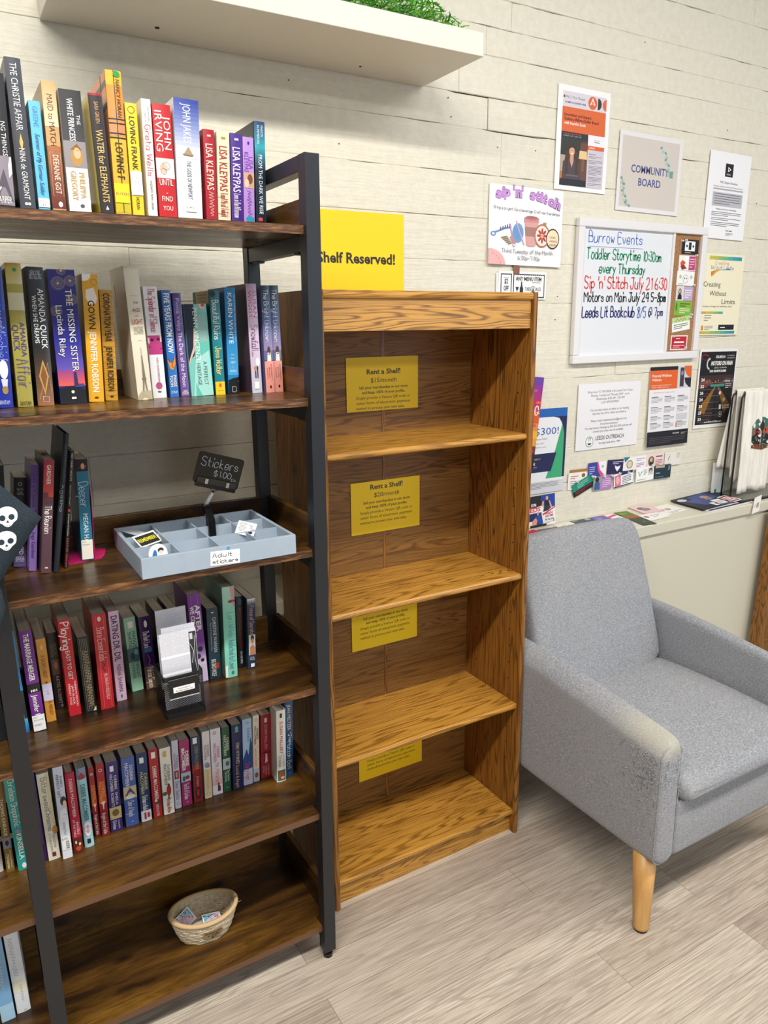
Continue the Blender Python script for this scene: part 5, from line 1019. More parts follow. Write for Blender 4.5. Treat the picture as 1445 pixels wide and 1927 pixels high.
# bookmark cup
cup = empty('bookmark_cup', (0.3135, -0.4755, 0.680), 'black wire mesh cup with a price label, standing on the fourth shelf', 'cup')
CX0, CX1, CY0, CY1, CZ0, CZ1 = 0.2770, 0.3500, -0.5115, -0.4395, 0.6802, 0.7630
BK_ = flat('#141518', 0.35)
mb = MB(); pitch = 0.0042; r_ = 0.00045
def ribbon(p, q, nrm, mat, wd=0.0011):
    p, q, nrm = Vector(p), Vector(q), Vector(nrm); t = (q - p).normalized(); b = t.cross(nrm) * wd / 2
    mb.add([p - b, p + b, q + b, q - b], [(0, 1, 2, 3)], mat)
def mesh_side(o, u, W, H, nrm):
    o, u = Vector(o), Vector(u); n = int((W + H) / pitch)
    for s_ in (0, 1):
        for i in range(n):
            a = i * pitch; t0 = max(0, a - H); t1 = min(W, a)
            if t1 <= t0: continue
            p0 = (t0, a - t0); p1 = (t1, a - t1)
            if s_: p0, p1 = (W - p0[0], p0[1]), (W - p1[0], p1[1])
            ribbon(o + u * p0[0] + Vector((0, 0, p0[1])), o + u * p1[0] + Vector((0, 0, p1[1])), nrm, BK_)
mesh_side((CX0, CY0, CZ0), (1, 0, 0), CX1 - CX0, CZ1 - CZ0, (0, -1, 0)); mesh_side((CX0, CY1, CZ0), (1, 0, 0), CX1 - CX0, CZ1 - CZ0, (0, 1, 0))
mesh_side((CX0, CY0, CZ0), (0, 1, 0), CY1 - CY0, CZ1 - CZ0, (-1, 0, 0)); mesh_side((CX1, CY0, CZ0), (0, 1, 0), CY1 - CY0, CZ1 - CZ0, (1, 0, 0))
mb.build('mesh_wall', cup, fix=False)
for z0, z1, e, nm in ((CZ0 - 0.0001, CZ0 + 0.008, 0.0012, 'base_rim'), (CZ1 - 0.008, CZ1 + 0.001, 0.0012, 'top_rim')):
    mb = MB(); xc, yc = (CX0 + CX1) / 2, (CY0 + CY1) / 2; hx, hy = (CX1 - CX0) / 2 + e, (CY1 - CY0) / 2 + e
    a = rring(xc, yc, hx, hy, 0.006, 4); b = rring(xc, yc, hx - 0.0026, hy - 0.0026, 0.004, 4)
    mb.loft([[(x, y, z0) for x, y in a], [(x, y, z1) for x, y in a], [(x, y, z1) for x, y in b], [(x, y, z0) for x, y in b], [(x, y, z0) for x, y in a]], BK_, cap=False, smooth=False); mb.build(nm, cup)
mb = MB(); mb.box(CX0 + 0.001, CX1 - 0.001, CY0 + 0.001, CY1 - 0.001, CZ0, CZ0 + 0.0012, BK_); mb.build('floor_plate', cup)
s = paper('label_card', (0.2845, CY0 - 0.0032, 0.7590), (1, 0, 0), (0, 0, -1), (0, -1, 0), 0.0555, 0.040, '#101114', parent=cup, rough=0.15)
s.rect(0.0, 0.95, 1, 1, '#b9bec2'); s.rect(0, 0, 1, 0.03, '#6a6e72'); s.rect(0.14, 0.40, 0.86, 0.68, '#efeeec'); s.text('Standard', 0.5, 0.53, '#2a2a2e', 0.075, 0.4, 'c', bold=0.01); s.text('Bookmarks $1', 0.5, 0.64, '#2a2a2e', 0.075, 0.56, 'c', bold=0.01); s.finish()
def bookmark(xl, zt, W, H, y, lean, label, dark=False):
    U = Vector((1, 0.02, 0)).normalized(); V = Vector((0.015, lean, -1)).normalized(); N = Vector((0, -1, 0))
    s = paper('bookmark', (xl, y, zt), U, V, N, W, H, '#cfd0d8', label, 'bookmark', 'bookmarks in the mesh cup', thick=0.0008, rough=0.18)
    r = random.Random(label)
    for i in range(160): s.k = 2; u, v = r.random() * 0.94, r.random() * 0.45; s.rect(u, v, u + 0.016, v + 0.008, r.choice(('#f3f3f7', '#ffffff', '#e6d8d0', '#d8d8ea')))
    s.rect(0.0, 0.30, 0.98 if not dark else 0.8, 0.33, '#f4f4f6')
    if dark:
        s.k = 4; s.rect(0.8, 0.04, 0.99, 0.75, '#2a2a30'); s.rect(0.82, 0.06, 0.9, 0.14, '#c8c8cc'); s.line([(0.82, 0.2), (0.9, 0.3), (0.84, 0.45)], 0.0009, '#d0d0d4'); s.line([(0.95, 0.1), (0.92, 0.4), (0.97, 0.6)], 0.0007, '#d0d0d4'); s.rect(0, 0.52, 0.8, 0.55, '#f4f4f6')
    return s.finish()
bookmark(0.2845, 0.8750, 0.058, 0.165, -0.452, 0.04, 'glittery white bookmark, tallest and rearmost in the mesh cup')
bookmark(0.2860, 0.8500, 0.0630, 0.150, -0.482, 0.02, 'plain white bookmark between the two glittery ones in the mesh cup')
bookmark(0.2785, 0.8450, 0.068, 0.155, -0.497, 0.02, 'front bookmark in the mesh cup, white with a dark ornamental strip', True)

# rope basket
bs = empty('rope_basket', (0.340, -0.410, 0.0876), 'small oval cream cotton rope basket on the bottom shelf', 'basket')
rot_b = radians(-7)
def bpt(a, hx, hy, z): x, y = hx * cos(a), hy * sin(a); return Vector((0.340 + x * cos(rot_b) - y * sin(rot_b), -0.408 + x * sin(rot_b) + y * cos(rot_b), z))
mb = MB(); NC = 11
for c in range(NC):
    t = c / (NC - 1); hx = 0.050 + 0.020 * t ** 0.75; hy = 0.033 + 0.014 * t ** 0.75
    pts = []
    for i in range(49):
        a = 2 * pi * i / 48; z = 0.0915 + 0.052 * t + 0.005 * t * cos(a) ** 2
        wob = 0.0006 * sin(9 * a + c * 2.3)
        pts.append(bpt(a, hx + wob, hy + wob, z))
    mb.tube(pts, 0.0040, ROPE, 7)
mb.loft([[bpt(2 * pi * i / 24, 0.050, 0.033, z) for i in range(24)] for z in (0.0880, 0.0925)], ROPE); mb.build('rope_wall', bs)
mb = MB(); pts = [bpt(2 * pi * i / 48, 0.0715, 0.0485, 0.1475 + 0.005 * cos(2 * pi * i / 48) ** 2) for i in range(49)]
mb.tube(pts, 0.0052, flat('#c9ac7e', 0.85), 8); mb.build('tan_binding', bs)
mb = MB()
TAN = flat('#a58a64', 0.9); vs = []; nn = 20
def btag(u, v, n): # wraps the front wall of the basket
    t = 0.80 - v; a = -1.40 + u; hx = 0.050 + 0.020 * t ** 0.75 + 0.0045 + n; hy = 0.033 + 0.014 * t ** 0.75 + 0.0045 + n
    return bpt(a, hx, hy, 0.0915 + 0.052 * t)
mb = MB(); grid = [[(u, v) for u in [(-.36 + .72 * i / 12) * sqrt(max(0.05, 1 - (2 * j / 6 - 1) ** 2 * 0.8)) for i in range(13)]] for j, v in enumerate([.08 + .52 * q / 6 for q in range(7)])]
vs = [btag(u, v, 0.0004) for r in grid for u, v in r]; mb.add(vs, [(j * 13 + i, j * 13 + i + 1, (j + 1) * 13 + i + 1, (j + 1) * 13 + i) for j in range(6) for i in range(12)], TAN)
shb = Sheet(lambda u, v, n: btag(u * 20 - 0.36, v * 20 + 0.08, 0.0010 + n), 0.036, 0.026, mb)
shb.hand('Checkouts', 0.14, 0.30, '#4a3a24', 0.17, 0.72, 0.0008); shb.hand('in Today', 0.24, 0.56, '#4a3a24', 0.16, 0.55, 0.0008); shb.hand('$1', 0.42, 0.86, '#4a3a24', 0.2, 0.2, 0.0009)
o = mb.build('hang_tag', bs, fix=False); o['label'] = 'tan paper tag with handwriting'
mb = MB(); e = bpt(0.15, 0.076, 0.052, 0.140); mb.tube([e, e + Vector((0.003, -0.004, -0.006)), e + Vector((0.008, -0.004, -0.004))], 0.0004, flat('#e6e0d4'), 5); mb.build('thread_end', bs)
def bcard(O, U, V, W, H, label):
    s = lay('sticker', O, U, V, W, H, '#e9edf0', label, 'sticker', 'stickers in the rope basket'); r = random.Random(label)
    s.rect(0.06, 0.06, 0.94, 0.94, '#cfb8c8'); s.poly([(0.06, 0.06), (0.6, 0.06), (0.06, 0.6)], '#6fb0ba')
    for i in range(60): s.k = 4 + i % 5; u, v = r.uniform(.1, .85), r.uniform(.08, .88); s.line([(u, v), (u + r.uniform(-.12, .12), v + r.uniform(0, .1))], 0.0012, r.choice(('#2a1f3a', '#5a2f5a', '#1f5a5a', '#8fd0d4', '#f0e6ee', '#a03a6a')))
    return s.finish()
bcard((0.3095, -0.3915, 0.1555), (0.0175, 0.0, -0.038), (-0.0235, -0.006, -0.028), 0.042, 0.037, 'pointed teal and plum sticker leaning at the left inside the rope basket')
bcard((0.3365, -0.400, 0.1260), (0.0405, 0.0, -0.008), (-0.004, -0.030, -0.011), 0.041, 0.030, 'teal and plum sticker lying at the middle of the rope basket')
s = lay('sticker', (0.3120, -0.402, 0.1120), (0.028, 0.004, 0), (0, -0.028, -0.002), 0.040, 0.034, '#d8cbd4', 'pale sticker face lying underneath the others in the rope basket', 'sticker', 'stickers in the rope basket'); s.line([(0.2, 0.3), (0.5, 0.5), (0.8, 0.35)], 0.001, '#a05a7a'); s.finish()

# pink bookend under and behind the teal library book
be = empty('pink_bookend', (0.199, -0.34, 0.9745), 'hot pink sheet metal bookend beside the teal library book on the third shelf', 'bookend')
PINK = flat('#c81f6e', 0.35)
mb = MB(); mb.prism([(0.152, -0.398), (0.2120, -0.385), (0.2180, -0.375), (0.2250, -0.350), (0.2290, -0.325), (0.2160, -0.316), (0.152, -0.320)], 'z', 0.9742, 0.9752, PINK); 
mb.build('foot_plate', be)
mb = MB(); pl = [(-0.386, 0.9752), (-0.386, 1.090), (-0.375, 1.112), (-0.330, 1.112), (-0.320, 1.090), (-0.320, 0.9752)]
bx_ = lambda z: 0.1990 + 0.0065 * (z - 0.9752) / 0.137
vs = [(bx_(z) + q, y, z) for q in (0, 0.001) for y, z in pl]
mb.add(vs, [list(range(6)), [6 + i for i in range(6)]] + [[i, (i + 1) % 6, 6 + (i + 1) % 6, 6 + i] for i in range(6)], PINK); mb.build('upright_plate', be)

# skull bag hanging at the left
tb = empty('skull_bag', (0.03, -0.605, 1.04), 'dark teal canvas pouch printed with white skulls, hanging against the middle black post', 'bag')
def bagfn(u, v, n):
    # square pouch turned on its corner: u, v across its two edges from the right-hand corner
    c = Vector((0.1005, -0.604, 1.1170)); e1 = Vector((-0.660, -0.06, 0.749)).normalized(); e2 = Vector((-0.610, -0.06, -0.790)).normalized()
    d = min(u, v, 0.16 - u, 0.16 - v) / 0.05; d = max(0.0, min(1.0, d))
    puff = 0.011 * sqrt(1 - (1 - d) ** 2) + 0.0012 * sin(40 * u + 25 * v) * d
    return c + e1 * u + e2 * v + Vector((0.1, -1, 0)).normalized() * ((puff if n >= 0 else -puff * 0.8) + n)
mb = MB(); G = 20
for sd in (0.0, -1e-6):
    vs = [bagfn(0.16 * i / G, 0.16 * j / G, sd) for j in range(G + 1) for i in range(G + 1)]
    mb.add(vs, [(j * (G + 1) + i, j * (G + 1) + i + 1, (j + 1) * (G + 1) + i + 1, (j + 1) * (G + 1) + i) for j in range(G) for i in range(G)], BAGCLOTH, True)
body = mb.build('pouch', tb)
# skulls
wr = Vector((1, 0, 0)); E1 = Vector((-0.660, 0.749)); E2 = Vector((-0.610, -0.790)); det = E1.x * E2.y - E2.x * E1.y
def xz_to_uv(x, z):
    dx, dz = x - 0.1005, z - 1.1170
    return ((dx * E2.y - E2.x * dz) / det, (E1.x * dz - E1.y * dx) / det)
mb = MB()
def skull(cx, cz, sc, n=24):
    def sh(pts, mat, k):
        c = (sum(p[0] for p in pts) / len(pts), sum(p[1] for p in pts) / len(pts))
        vs = []; m = len(pts); fs = []
        for ring in (1.0, 0.66, 0.33):
            for p in pts:
                x, z = c[0] + (p[0] - c[0]) * ring, c[1] + (p[1] - c[1]) * ring
                u, v = xz_to_uv(cx + x * sc, cz + z * sc); vs.append(bagfn(u, v, 0.0006 + 0.0003 * k))
        u, v = xz_to_uv(cx + c[0] * sc, cz + c[1] * sc); vs.append(bagfn(u, v, 0.0006 + 0.0003 * k))
        for r in (0, 1):
            for i in range(m): fs.append((r * m + i, r * m + (i + 1) % m, (r + 1) * m + (i + 1) % m, (r + 1) * m + i))
        for i in range(m): fs.append((2 * m + i, 2 * m + (i + 1) % m, 3 * m))
        mb.add(vs, fs, mat)
    WS = flat('#e9ebec', 0.8)
    hd = [(cos(a) * (1.0 if sin(a) > 0 else 0.96), 0.95 * sin(a) if sin(a) > -0.45 else -0.45 + (0.95 * sin(a) + 0.45) * 1.25) for a in [2 * pi * i / n for i in range(n)]]
    hd = [(x * (0.70 if z < -0.72 else 1), z) for x, z in hd]
    sh(hd, WS, 0)
    dk = flat('#22313a', 0.9)
    for ex in (-0.42, 0.40): sh([(ex + 0.28 * cos(a), -0.12 + 0.29 * sin(a)) for a in [2 * pi * i / 14 for i in range(14)]], dk, 1)
    sh([(0.0, -0.38), (0.13, -0.60), (0.05, -0.66), (0.0, -0.60), (-0.05, -0.66), (-0.13, -0.60)], dk, 1)
    for i in range(6):
        x = -0.36 + 0.145 * i; sh([(x, -0.80), (x + 0.022, -0.80), (x + 0.022, -1.02), (x, -1.02)], dk, 1)
for cx, cz in ((0.0525, 1.1285), (0.0470, 1.0930), (0.010, 1.113), (0.006, 1.074), (0.018, 1.150)):
    skull(cx, cz, 0.0150)
mb.build('skull_print', tb, fix=False)
mb = MB(); pts = [(0.018, -0.612, 1.040), (0.024, -0.618, 1.015), (0.026, -0.620, 0.990), (0.018, -0.618, 0.965), (0.006, -0.612, 0.940), (-0.006, -0.61, 0.91)]
rings = [[(x + 0.010 * cos(a), y + 0.006 * sin(a), z) for a in [2 * pi * i / 10 for i in range(10)]] for x, y, z in pts]
mb.loft(rings, BAGCLOTH); mb.build('strap', tb)
mb = MB(); mb.tube([(-0.005, -0.612, 1.18), (-0.010, -0.602, 1.235), (-0.004, -0.586, 1.262), (0.004, -0.578, 1.268), (0.008, -0.568, 1.266)], 0.0015, flat('#1a1b1e', 0.4), 6); mb.build('hook', tb)

# ================================================================== NOTICES
YEL = '#fbd200'; NAVY = '#1f2a6a'; DK = '#23262b'; GRY = '#55585e'
YB_ = -0.1850
def notice(xl, zt, W, H, price, label, rot=0.0, top=0.0, cut=0.0):
    s = wallp('rental_notice', xl, zt, W, H, '#f6d210', label, 'notice', 'yellow rental notices in the oak bookcase', rot=rot, y=YB_ - 0.0002)
    v = top
    s.text('Rent a Shelf!', 0.51, v + 0.115, K_, 0.092, 0.47, 'c', bold=0.022); s.text(price, 0.51, v + 0.27, K_, 0.085, 0.36, 'c')
    s.text('Sell your merchandise in our store', 0.51, v + 0.385, '#221c04', 0.052, 0.68, 'c', bold=0.014); s.text('and keep 100% of your profits.', 0.51, v + 0.475, '#221c04', 0.052, 0.60, 'c', bold=0.014)
    for i, l in enumerate(('Simply provide a Venmo QR code or', 'other form of electronic payment', 'method to process your own sales.')): s.text(l, 0.125, v + 0.575 + 0.097 * i, '#221c04', 0.054, 0.76 if i < 2 else 0.68)
    return s.finish()
notice(0.839, 1.3150, 0.206, 0.131, '$15/month', 'yellow Rent a Shelf notice priced $15/month, on the top compartment back', top=0.20)
notice(0.8445, 1.0055, 0.206, 0.136, '$20/month', 'yellow Rent a Shelf notice priced $20/month, in the second compartment', rot=0.0, top=0.04)
notice(0.839, 0.690, 0.2035, 0.140, '$20/month', 'yellow rental notice in the third compartment, its head hidden by the shelf', top=0.02)
notice(0.852, 0.288, 0.2075, 0.134, '$20/month', 'yellow rental notice in the lowest compartment, its head hidden by the shelf', top=0.02)
s = wallp('reserved_sign', 0.828, 1.674, 0.288, 0.2225, YEL, 'large yellow Shelf Reserved! sign on the wall behind the oak bookcase', 'sign')
s.text('Shelf Reserved!', 0.105, 0.57, '#2a2410', 0.115, 0.80, bold=0.032); s.finish()

# ================================================================== POSTERS ON THE WALL
s = wallp('business_poster', 1.6440, 2.0605, 0.2110, 0.2830, '#f1f0f2', 'tall orange and grey event poster with a portrait photo, highest on the wall', 'poster', rot=0.004)
OR = '#d9622b'; LV = '#cdc6d2'
s.rect(0.09, 0.055, 0.925, 0.20, '#d6d0da'); s.rect(0.09, 0.20, 0.925, 0.435, OR)
s.circ(0.115, 0.107, 0.018, '#8a3a3a'); s.text('PNC', 0.14, 0.118, GRY, 0.022, 0.09); s.rect(0.25, 0.09, 0.254, 0.125, GRY); s.text('The Thread', 0.27, 0.118, '#3a3a40', 0.022, 0.23); s.text('WOMEN IN BUSINESS WEEK', 0.13, 0.165, '#3a3a40', 0.016, 0.40, bold=0.02)
s.circ(0.655, 0.127, 0.085, OR); s.poly([(0.655, 0.075), (0.71, 0.15), (0.655, 0.135), (0.60, 0.15)], '#f0e6e2'); s.poly([(0.655, 0.10), (0.68, 0.142), (0.655, 0.130), (0.63, 0.142)], OR)
s.ell(0.755, 0.127, 0.075, 0.056, '#23242c', a0=-pi / 2, a1=pi / 2); s.ell(0.925, 0.127, 0.075, 0.056, OR, a0=pi / 2, a1=3 * pi / 2)
s.text('Innovation and Impact:', 0.13, 0.285, '#33160c', 0.028, 0.52, bold=0.014); s.text('Scaling a Billion-Dollar Brand', 0.13, 0.325, '#33160c', 0.028, 0.66, bold=0.014); s.text('with Kendra Scott', 0.13, 0.365, '#f5ece6', 0.028, 0.41, bold=0.02)
s.rect(0.09, 0.435, 0.60, 0.955, '#1f232d'); s.text('Wednesday, April 30, 2025', 0.13, 0.458, '#d0512c', 0.013, 0.33); s.text('12 PM ET  11 CT  10 MT  9 PT', 0.13, 0.480, '#d0d0d4', 0.013, 0.34)
s.rect(0.09, 0.495, 0.60, 0.89, '#3a3430'); s.rect(0.09, 0.495, 0.5, 0.66, '#2a302c'); s.rect(0.46, 0.52, 0.6, 0.89, '#6a4230'); s.rect(0.09, 0.66, 0.25, 0.82, '#b0a08e'); s.rect(0.09, 0.82, 0.3, 0.89, '#b8763a')
s.poly([(0.45, 0.60), (0.59, 0.60), (0.60, 0.68), (0.44, 0.68)], '#e6c48e'); s.rect(0.50, 0.68, 0.54, 0.80, '#7a5a40')
s.ell(0.30, 0.62, 0.115, 0.075, '#3a261c'); s.poly([(0.19, 0.62), (0.41, 0.62), (0.45, 0.80), (0.40, 0.83), (0.30, 0.70), (0.22, 0.83), (0.15, 0.80)], '#4a3020'); s.ell(0.303, 0.618, 0.052, 0.046, '#d8a68a'); s.poly([(0.27, 0.66), (0.34, 0.66), (0.34, 0.72), (0.31, 0.77), (0.27, 0.72)], '#cf9a80')
s.ell(0.303, 0.640, 0.022, 0.006, '#f4eeea'); s.circ(0.286, 0.610, 0.006, '#2a1a14', 8); s.circ(0.322, 0.610, 0.006, '#2a1a14', 8); s.poly([(0.24, 0.60), (0.27, 0.56), (0.33, 0.56), (0.36, 0.60), (0.31, 0.578)], '#3a261c')
s.poly([(0.14, 0.72), (0.26, 0.69), (0.31, 0.79), (0.35, 0.69), (0.46, 0.72), (0.50, 0.89), (0.13, 0.89)], '#4a4048'); s.poly([(0.27, 0.69), (0.34, 0.69), (0.31, 0.78)], '#cf9a80'); s.poly([(0.19, 0.64), (0.23, 0.63), (0.24, 0.84), (0.18, 0.85)], '#4a3020'); s.poly([(0.38, 0.64), (0.42, 0.66), (0.43, 0.85), (0.37, 0.84)], '#4a3020'); s.rect(0.2, 0.845, 0.44, 0.86, '#6a5c66')
s.rect(0.60, 0.435, 0.925, 0.54, '#eceaf0'); s.text('Register here', 0.72, 0.485, '#2a2a30', 0.010, 0.12); s.fake(0.72, 0.497, 0.90, 1, 0.02, GRY, 0.006)
s.rect(0.60, 0.54, 0.925, 0.58, OR); s.text('SPEAKER', 0.63, 0.566, '#f5ece6', 0.013, 0.11, bold=0.02); s.rect(0.60, 0.58, 0.925, 0.955, LV); s.text('Kendra Scott', 0.63, 0.625, '#3a3a40', 0.012, 0.14, bold=0.02)
s.fake(0.63, 0.64, 0.88, 2, 0.014, GRY, 0.004); s.fake(0.63, 0.68, 0.9, 3, 0.014, GRY, 0.004); s.fake(0.63, 0.735, 0.9, 7, 0.014, GRY, 0.004); s.fake(0.63, 0.845, 0.9, 4, 0.014, GRY, 0.004); s.fake(0.63, 0.91, 0.9, 2, 0.014, GRY, 0.004)
s.finish()

s = wallp('craft_poster', 1.4020, 1.7750, 0.2800, 0.2170, '#f0eff2', 'white craft-night poster with pink cup, yarn and embroidery hoops', 'poster', rot=0.012, lean=0.015)
PP = '#c78fd6'; PD = '#5a2f66'
for i, (ch, u, v, r) in enumerate((('s', .075, .150, .10), ('i', .155, .135, .06), ('p', .190, .130, .04), ("'", .300, .118, 0), ('n', .335, .125, 0), ("'", .415, .118, 0), ('s', .525, .130, .05), ('t', .605, .138, .08), ('i', .665, .148, .12), ('t', .705, .158, .16), ('c', .775, .178, .2), ('h', .860, .205, .26))):
    wd = {'i': .045, "'": .03, 't': .065, 'n': .095, 'h': .10}.get(ch, .085)
    for bo, cc in ((0.075, PD), (0.035, PP)): s.text(ch, u, v + 0.01, cc, 0.125, wd, rot=r, bold=bo)
s.hand('Bring a project. Sip a beverage. Craft new friendships.', 0.06, 0.300, '#2a2a2e', 0.036, 0.90, 0.0007, rot=0.02, jit=0.1)
# yarn, needles, cup, hoops
s.line([(0.06, 0.60), (0.12, 0.58), (0.2, 0.54), (0.29, 0.52)], 0.005, '#6a8fc8'); s.ell(0.06, 0.615, 0.035, 0.03, '#6a8fc8'); s.ell(0.06, 0.615, 0.018, 0.015, '#f0eff2')
for i in range(5): s.line([(0.15 + .03 * i, .57 - .012 * i), (0.155 + .03 * i, .53 - .012 * i)], 0.003, '#3a4a5e')
s.line([(0.28, 0.50), (0.31, 0.64), (0.325, 0.71)], 0.0045, '#d08ab8'); s.ell(0.335, 0.735, 0.020, 0.035, '#b79ad0'); s.ell(0.335, 0.735, 0.010, 0.018, '#f0eff2')
for i in range(5): s.line([(0.17 + .022 * i, .66 + .018 * i), (0.24 + .015 * i, .64 + .02 * i)], 0.004, '#8a7a54')
for i in range(4): s.ell(0.30 + .012 * i, 0.65 + .02 * i, 0.024, 0.02, '#c88a7e')
s.ell(0.385, 0.585, 0.075, 0.125, '#6f9fd4')
for i in range(7): s.line([(0.33 + .016 * i, .50 + .01 * abs(i - 3)), (0.345 + .014 * i, .68 - .012 * abs(i - 3))], 0.0007, '#3f6fae')
s.line([(0.36, 0.44), (0.385, 0.52), (0.44, 0.66), (0.47, 0.73)], 0.004, '#e0a0b0')
s.poly([(0.475, 0.44), (0.655, 0.44), (0.63, 0.73), (0.50, 0.73)], '#d9a0a0'); s.poly([(0.478, 0.50), (0.652, 0.50), (0.64, 0.62), (0.487, 0.62)], '#a87a70'); s.ell(0.565, 0.73, 0.065, 0.02, '#d9a0a0'); s.rect(0.465, 0.385, 0.665, 0.44, '#cf8f90'); s.ell(0.565, 0.385, 0.095, 0.03, '#c07a7c'); s.ell(0.565, 0.378, 0.072, 0.018, '#a86a66')
s.ell(0.715, 0.60, 0.11, 0.155, '#b0784a'); s.ell(0.715, 0.60, 0.092, 0.132, '#f2e2da')
for i in range(8): a = i * pi / 4; s.ell(0.715 + 0.045 * cos(a), 0.60 + 0.062 * sin(a), 0.030, 0.017, '#b8303a', rot=a)
s.circ(0.715, 0.60, 0.014, '#d8b030'); s.rect(0.725, 0.425, 0.77, 0.455, '#b08a5a')
s.ell(0.865, 0.63, 0.095, 0.135, '#3a2a22'); s.ell(0.865, 0.63, 0.083, 0.118, '#efdcb8')
for r_, n_ in ((0.60, 4), (0.65, 5), (0.70, 5)):
    for i in range(n_): u = 0.82 + 0.022 * i; s.line([(u, r_), (u + 0.016, r_ + 0.024)], 0.0009, '#8a2f2a'); s.line([(u + 0.016, r_), (u, r_ + 0.024)], 0.0009, '#8a2f2a')
s.ell(0.0, 1.0, 0.22, 0.20, '#e9a8a8', a0=-pi / 2, a1=0.0) if False else s.poly([(0, 1), (0, 0.80)] + [(0.22 * sin(a), 1 - 0.20 * cos(a)) for a in [i * pi / 20 for i in range(11)]], '#e9b0ae')
for i in range(4): a = 0.25 + i * 0.36; s.line([(0.16 * sin(a), 1 - 0.145 * cos(a)), (0.16 * sin(a + .2), 1 - 0.145 * cos(a + .2))], 0.0009, '#4a4a50')
s.hand('Third Tuesday of the Month', 0.17, 0.845, '#2a2a2e', 0.05, 0.70, 0.0010, jit=0.12); s.hand('6:30p-7:30p', 0.39, 0.925, '#2a2a2e', 0.045, 0.30, 0.0010, jit=0.12)
s.finish()
s = wallp('drink_coupon', 1.4350, 1.5345, 0.050, 0.080, '#e9e8ea', 'white coupon sheet peeping out behind the menu coupon', 'coupon', y=-0.003); s.finish()
s = wallp('menu_coupon', 1.4425, 1.5405, 0.1850, 0.0790, '#f1f0f1', 'black and white $2 OFF menu coupon above the oak bookcase corner', 'coupon', rot=0.008, y=-0.0045)
for a, b in ((0.045, 0.27), (0.30, 0.965)): s.rect(a, 0.09, b, 0.95, '#2a2b30')
for a, b in ((0.045, 0.27), (0.30, 0.965)): s.rect(a + 0.018, 0.135, b - 0.018, 0.905, '#f1f0f1')
for i in range(14): s.circ(0.33 + i * 0.045, 0.135, 0.008, '#f1f0f1', 8)
s.text('$2', 0.158, 0.45, '#2a2b30', 0.17, 0.075, 'c', bold=0.02); s.text('OFF', 0.158, 0.70, '#2a2b30', 0.17, 0.10, 'c', bold=0.02); s.rect(0.10, 0.24, 0.21, 0.255, '#2a2b30'); s.rect(0.09, 0.76, 0.225, 0.78, '#2a2b30')
s.text('ANY MENU ITEM', 0.35, 0.33, '#2a2b30', 0.14, 0.54, bold=0.025); s.rect(0.70, 0.38, 0.88, 0.395, '#2a2b30')
s.poly([(0.35, 0.56), (0.42, 0.56), (0.40, 0.68), (0.37, 0.68)], '#2a2b30'); s.rect(0.38, 0.68, 0.39, 0.80, '#2a2b30'); s.poly([(0.465, 0.36), (0.485, 0.36), (0.49, 0.52), (0.51, 0.6), (0.51, 0.84), (0.44, 0.84), (0.44, 0.6), (0.46, 0.52)], '#2a2b30')
s.circ(0.72, 0.63, 0.05, '#2a2b30'); s.circ(0.72, 0.63, 0.042, '#f1f0f1'); s.text('TUBES', 0.545, 0.69, '#4a4b50', 0.13, 0.12); s.text('ALES', 0.775, 0.69, '#4a4b50', 0.13, 0.11); s.poly([(0.70, 0.72), (0.74, 0.72), (0.72, 0.52)], '#2a2b30'); s.finish()
mb = MB(); mb.box(1.497, 1.520, -0.0062, -0.0048, 1.532, 1.5600, flat('#8a5a44', 0.5)); tag(mb.build('tape_strip'), 'short brown tape strip joining the craft poster and the menu coupon', 'tape')

s = wallp('community_sign', 1.9050, 1.9680, 0.2930, 0.2330, '#e6e3e4', 'laminated beige COMMUNITY BOARD sign with painted leaf sprigs', 'sign', rot=0.010, rough=0.2)
s.rect(0.045, 0.06, 0.945, 0.945, '#cfc6be')
s.text('COMMUNITY', 0.50, 0.50, '#4a4f8a', 0.095, 0.60, 'c', bold=0.02); s.text('BOARD', 0.50, 0.66, '#4a4f8a', 0.095, 0.355, 'c', bold=0.02)
def sprig(pts, sc):
    q = smooth_pl(pts, 4); s.line(q, 0.0008, '#7f9a94')
    for i in range(1, len(q), 2):
        for sd in (-1, 1): s.ell(q[i][0] + sd * 0.022 * sc, q[i][1] + 0.008 * sd, 0.020 * sc, 0.017 * sc, ('#9fc0b8', '#6f9a92', '#b9d0c8')[(i + (sd > 0)) % 3], 10, rot=0.6 * sd)
sprig([(0.66, 0.14), (0.715, 0.22), (0.76, 0.32), (0.78, 0.42), (0.84, 0.50)], 1.0); s.poly([(0.80, 0.43), (0.87, 0.42), (0.86, 0.50), (0.82, 0.52)], '#6f9a92'); sprig([(0.075, 0.58), (0.09, 0.68), (0.11, 0.78), (0.15, 0.88), (0.19, 0.93)], 0.9)
s.finish()
s = wallp('checking_flyer', 2.3380, 1.9520, 0.2230, 0.2800, '#eeedf0', 'white bank flyer with a black square logo, rightmost of the upper notices', 'flyer', rot=0.014)
s.rect(0.385, 0.125, 0.575, 0.275, '#17181c'); s.poly([(0.45, 0.16), (0.53, 0.19), (0.45, 0.22)], '#e6e6ea'); s.poly([(0.465, 0.177), (0.505, 0.19), (0.465, 0.205)], '#17181c'); s.text('PNC', 0.48, 0.258, '#e6e6ea', 0.02, 0.10, 'c')
s.text('PNC Simple Checking', 0.50, 0.355, '#2a2a30', 0.024, 0.42, 'c', bold=0.01); s.text('Helping students build their financial future', 0.50, 0.40, '#3a3a40', 0.016, 0.72, 'c'); s.rect(0.14, 0.415, 0.87, 0.432, '#a9a8b0'); s.rect(0.14, 0.46, 0.87, 0.62, '#b9b8c0'); s.fake(0.18, 0.475, 0.84, 5, 0.028, GRY, 0.007)
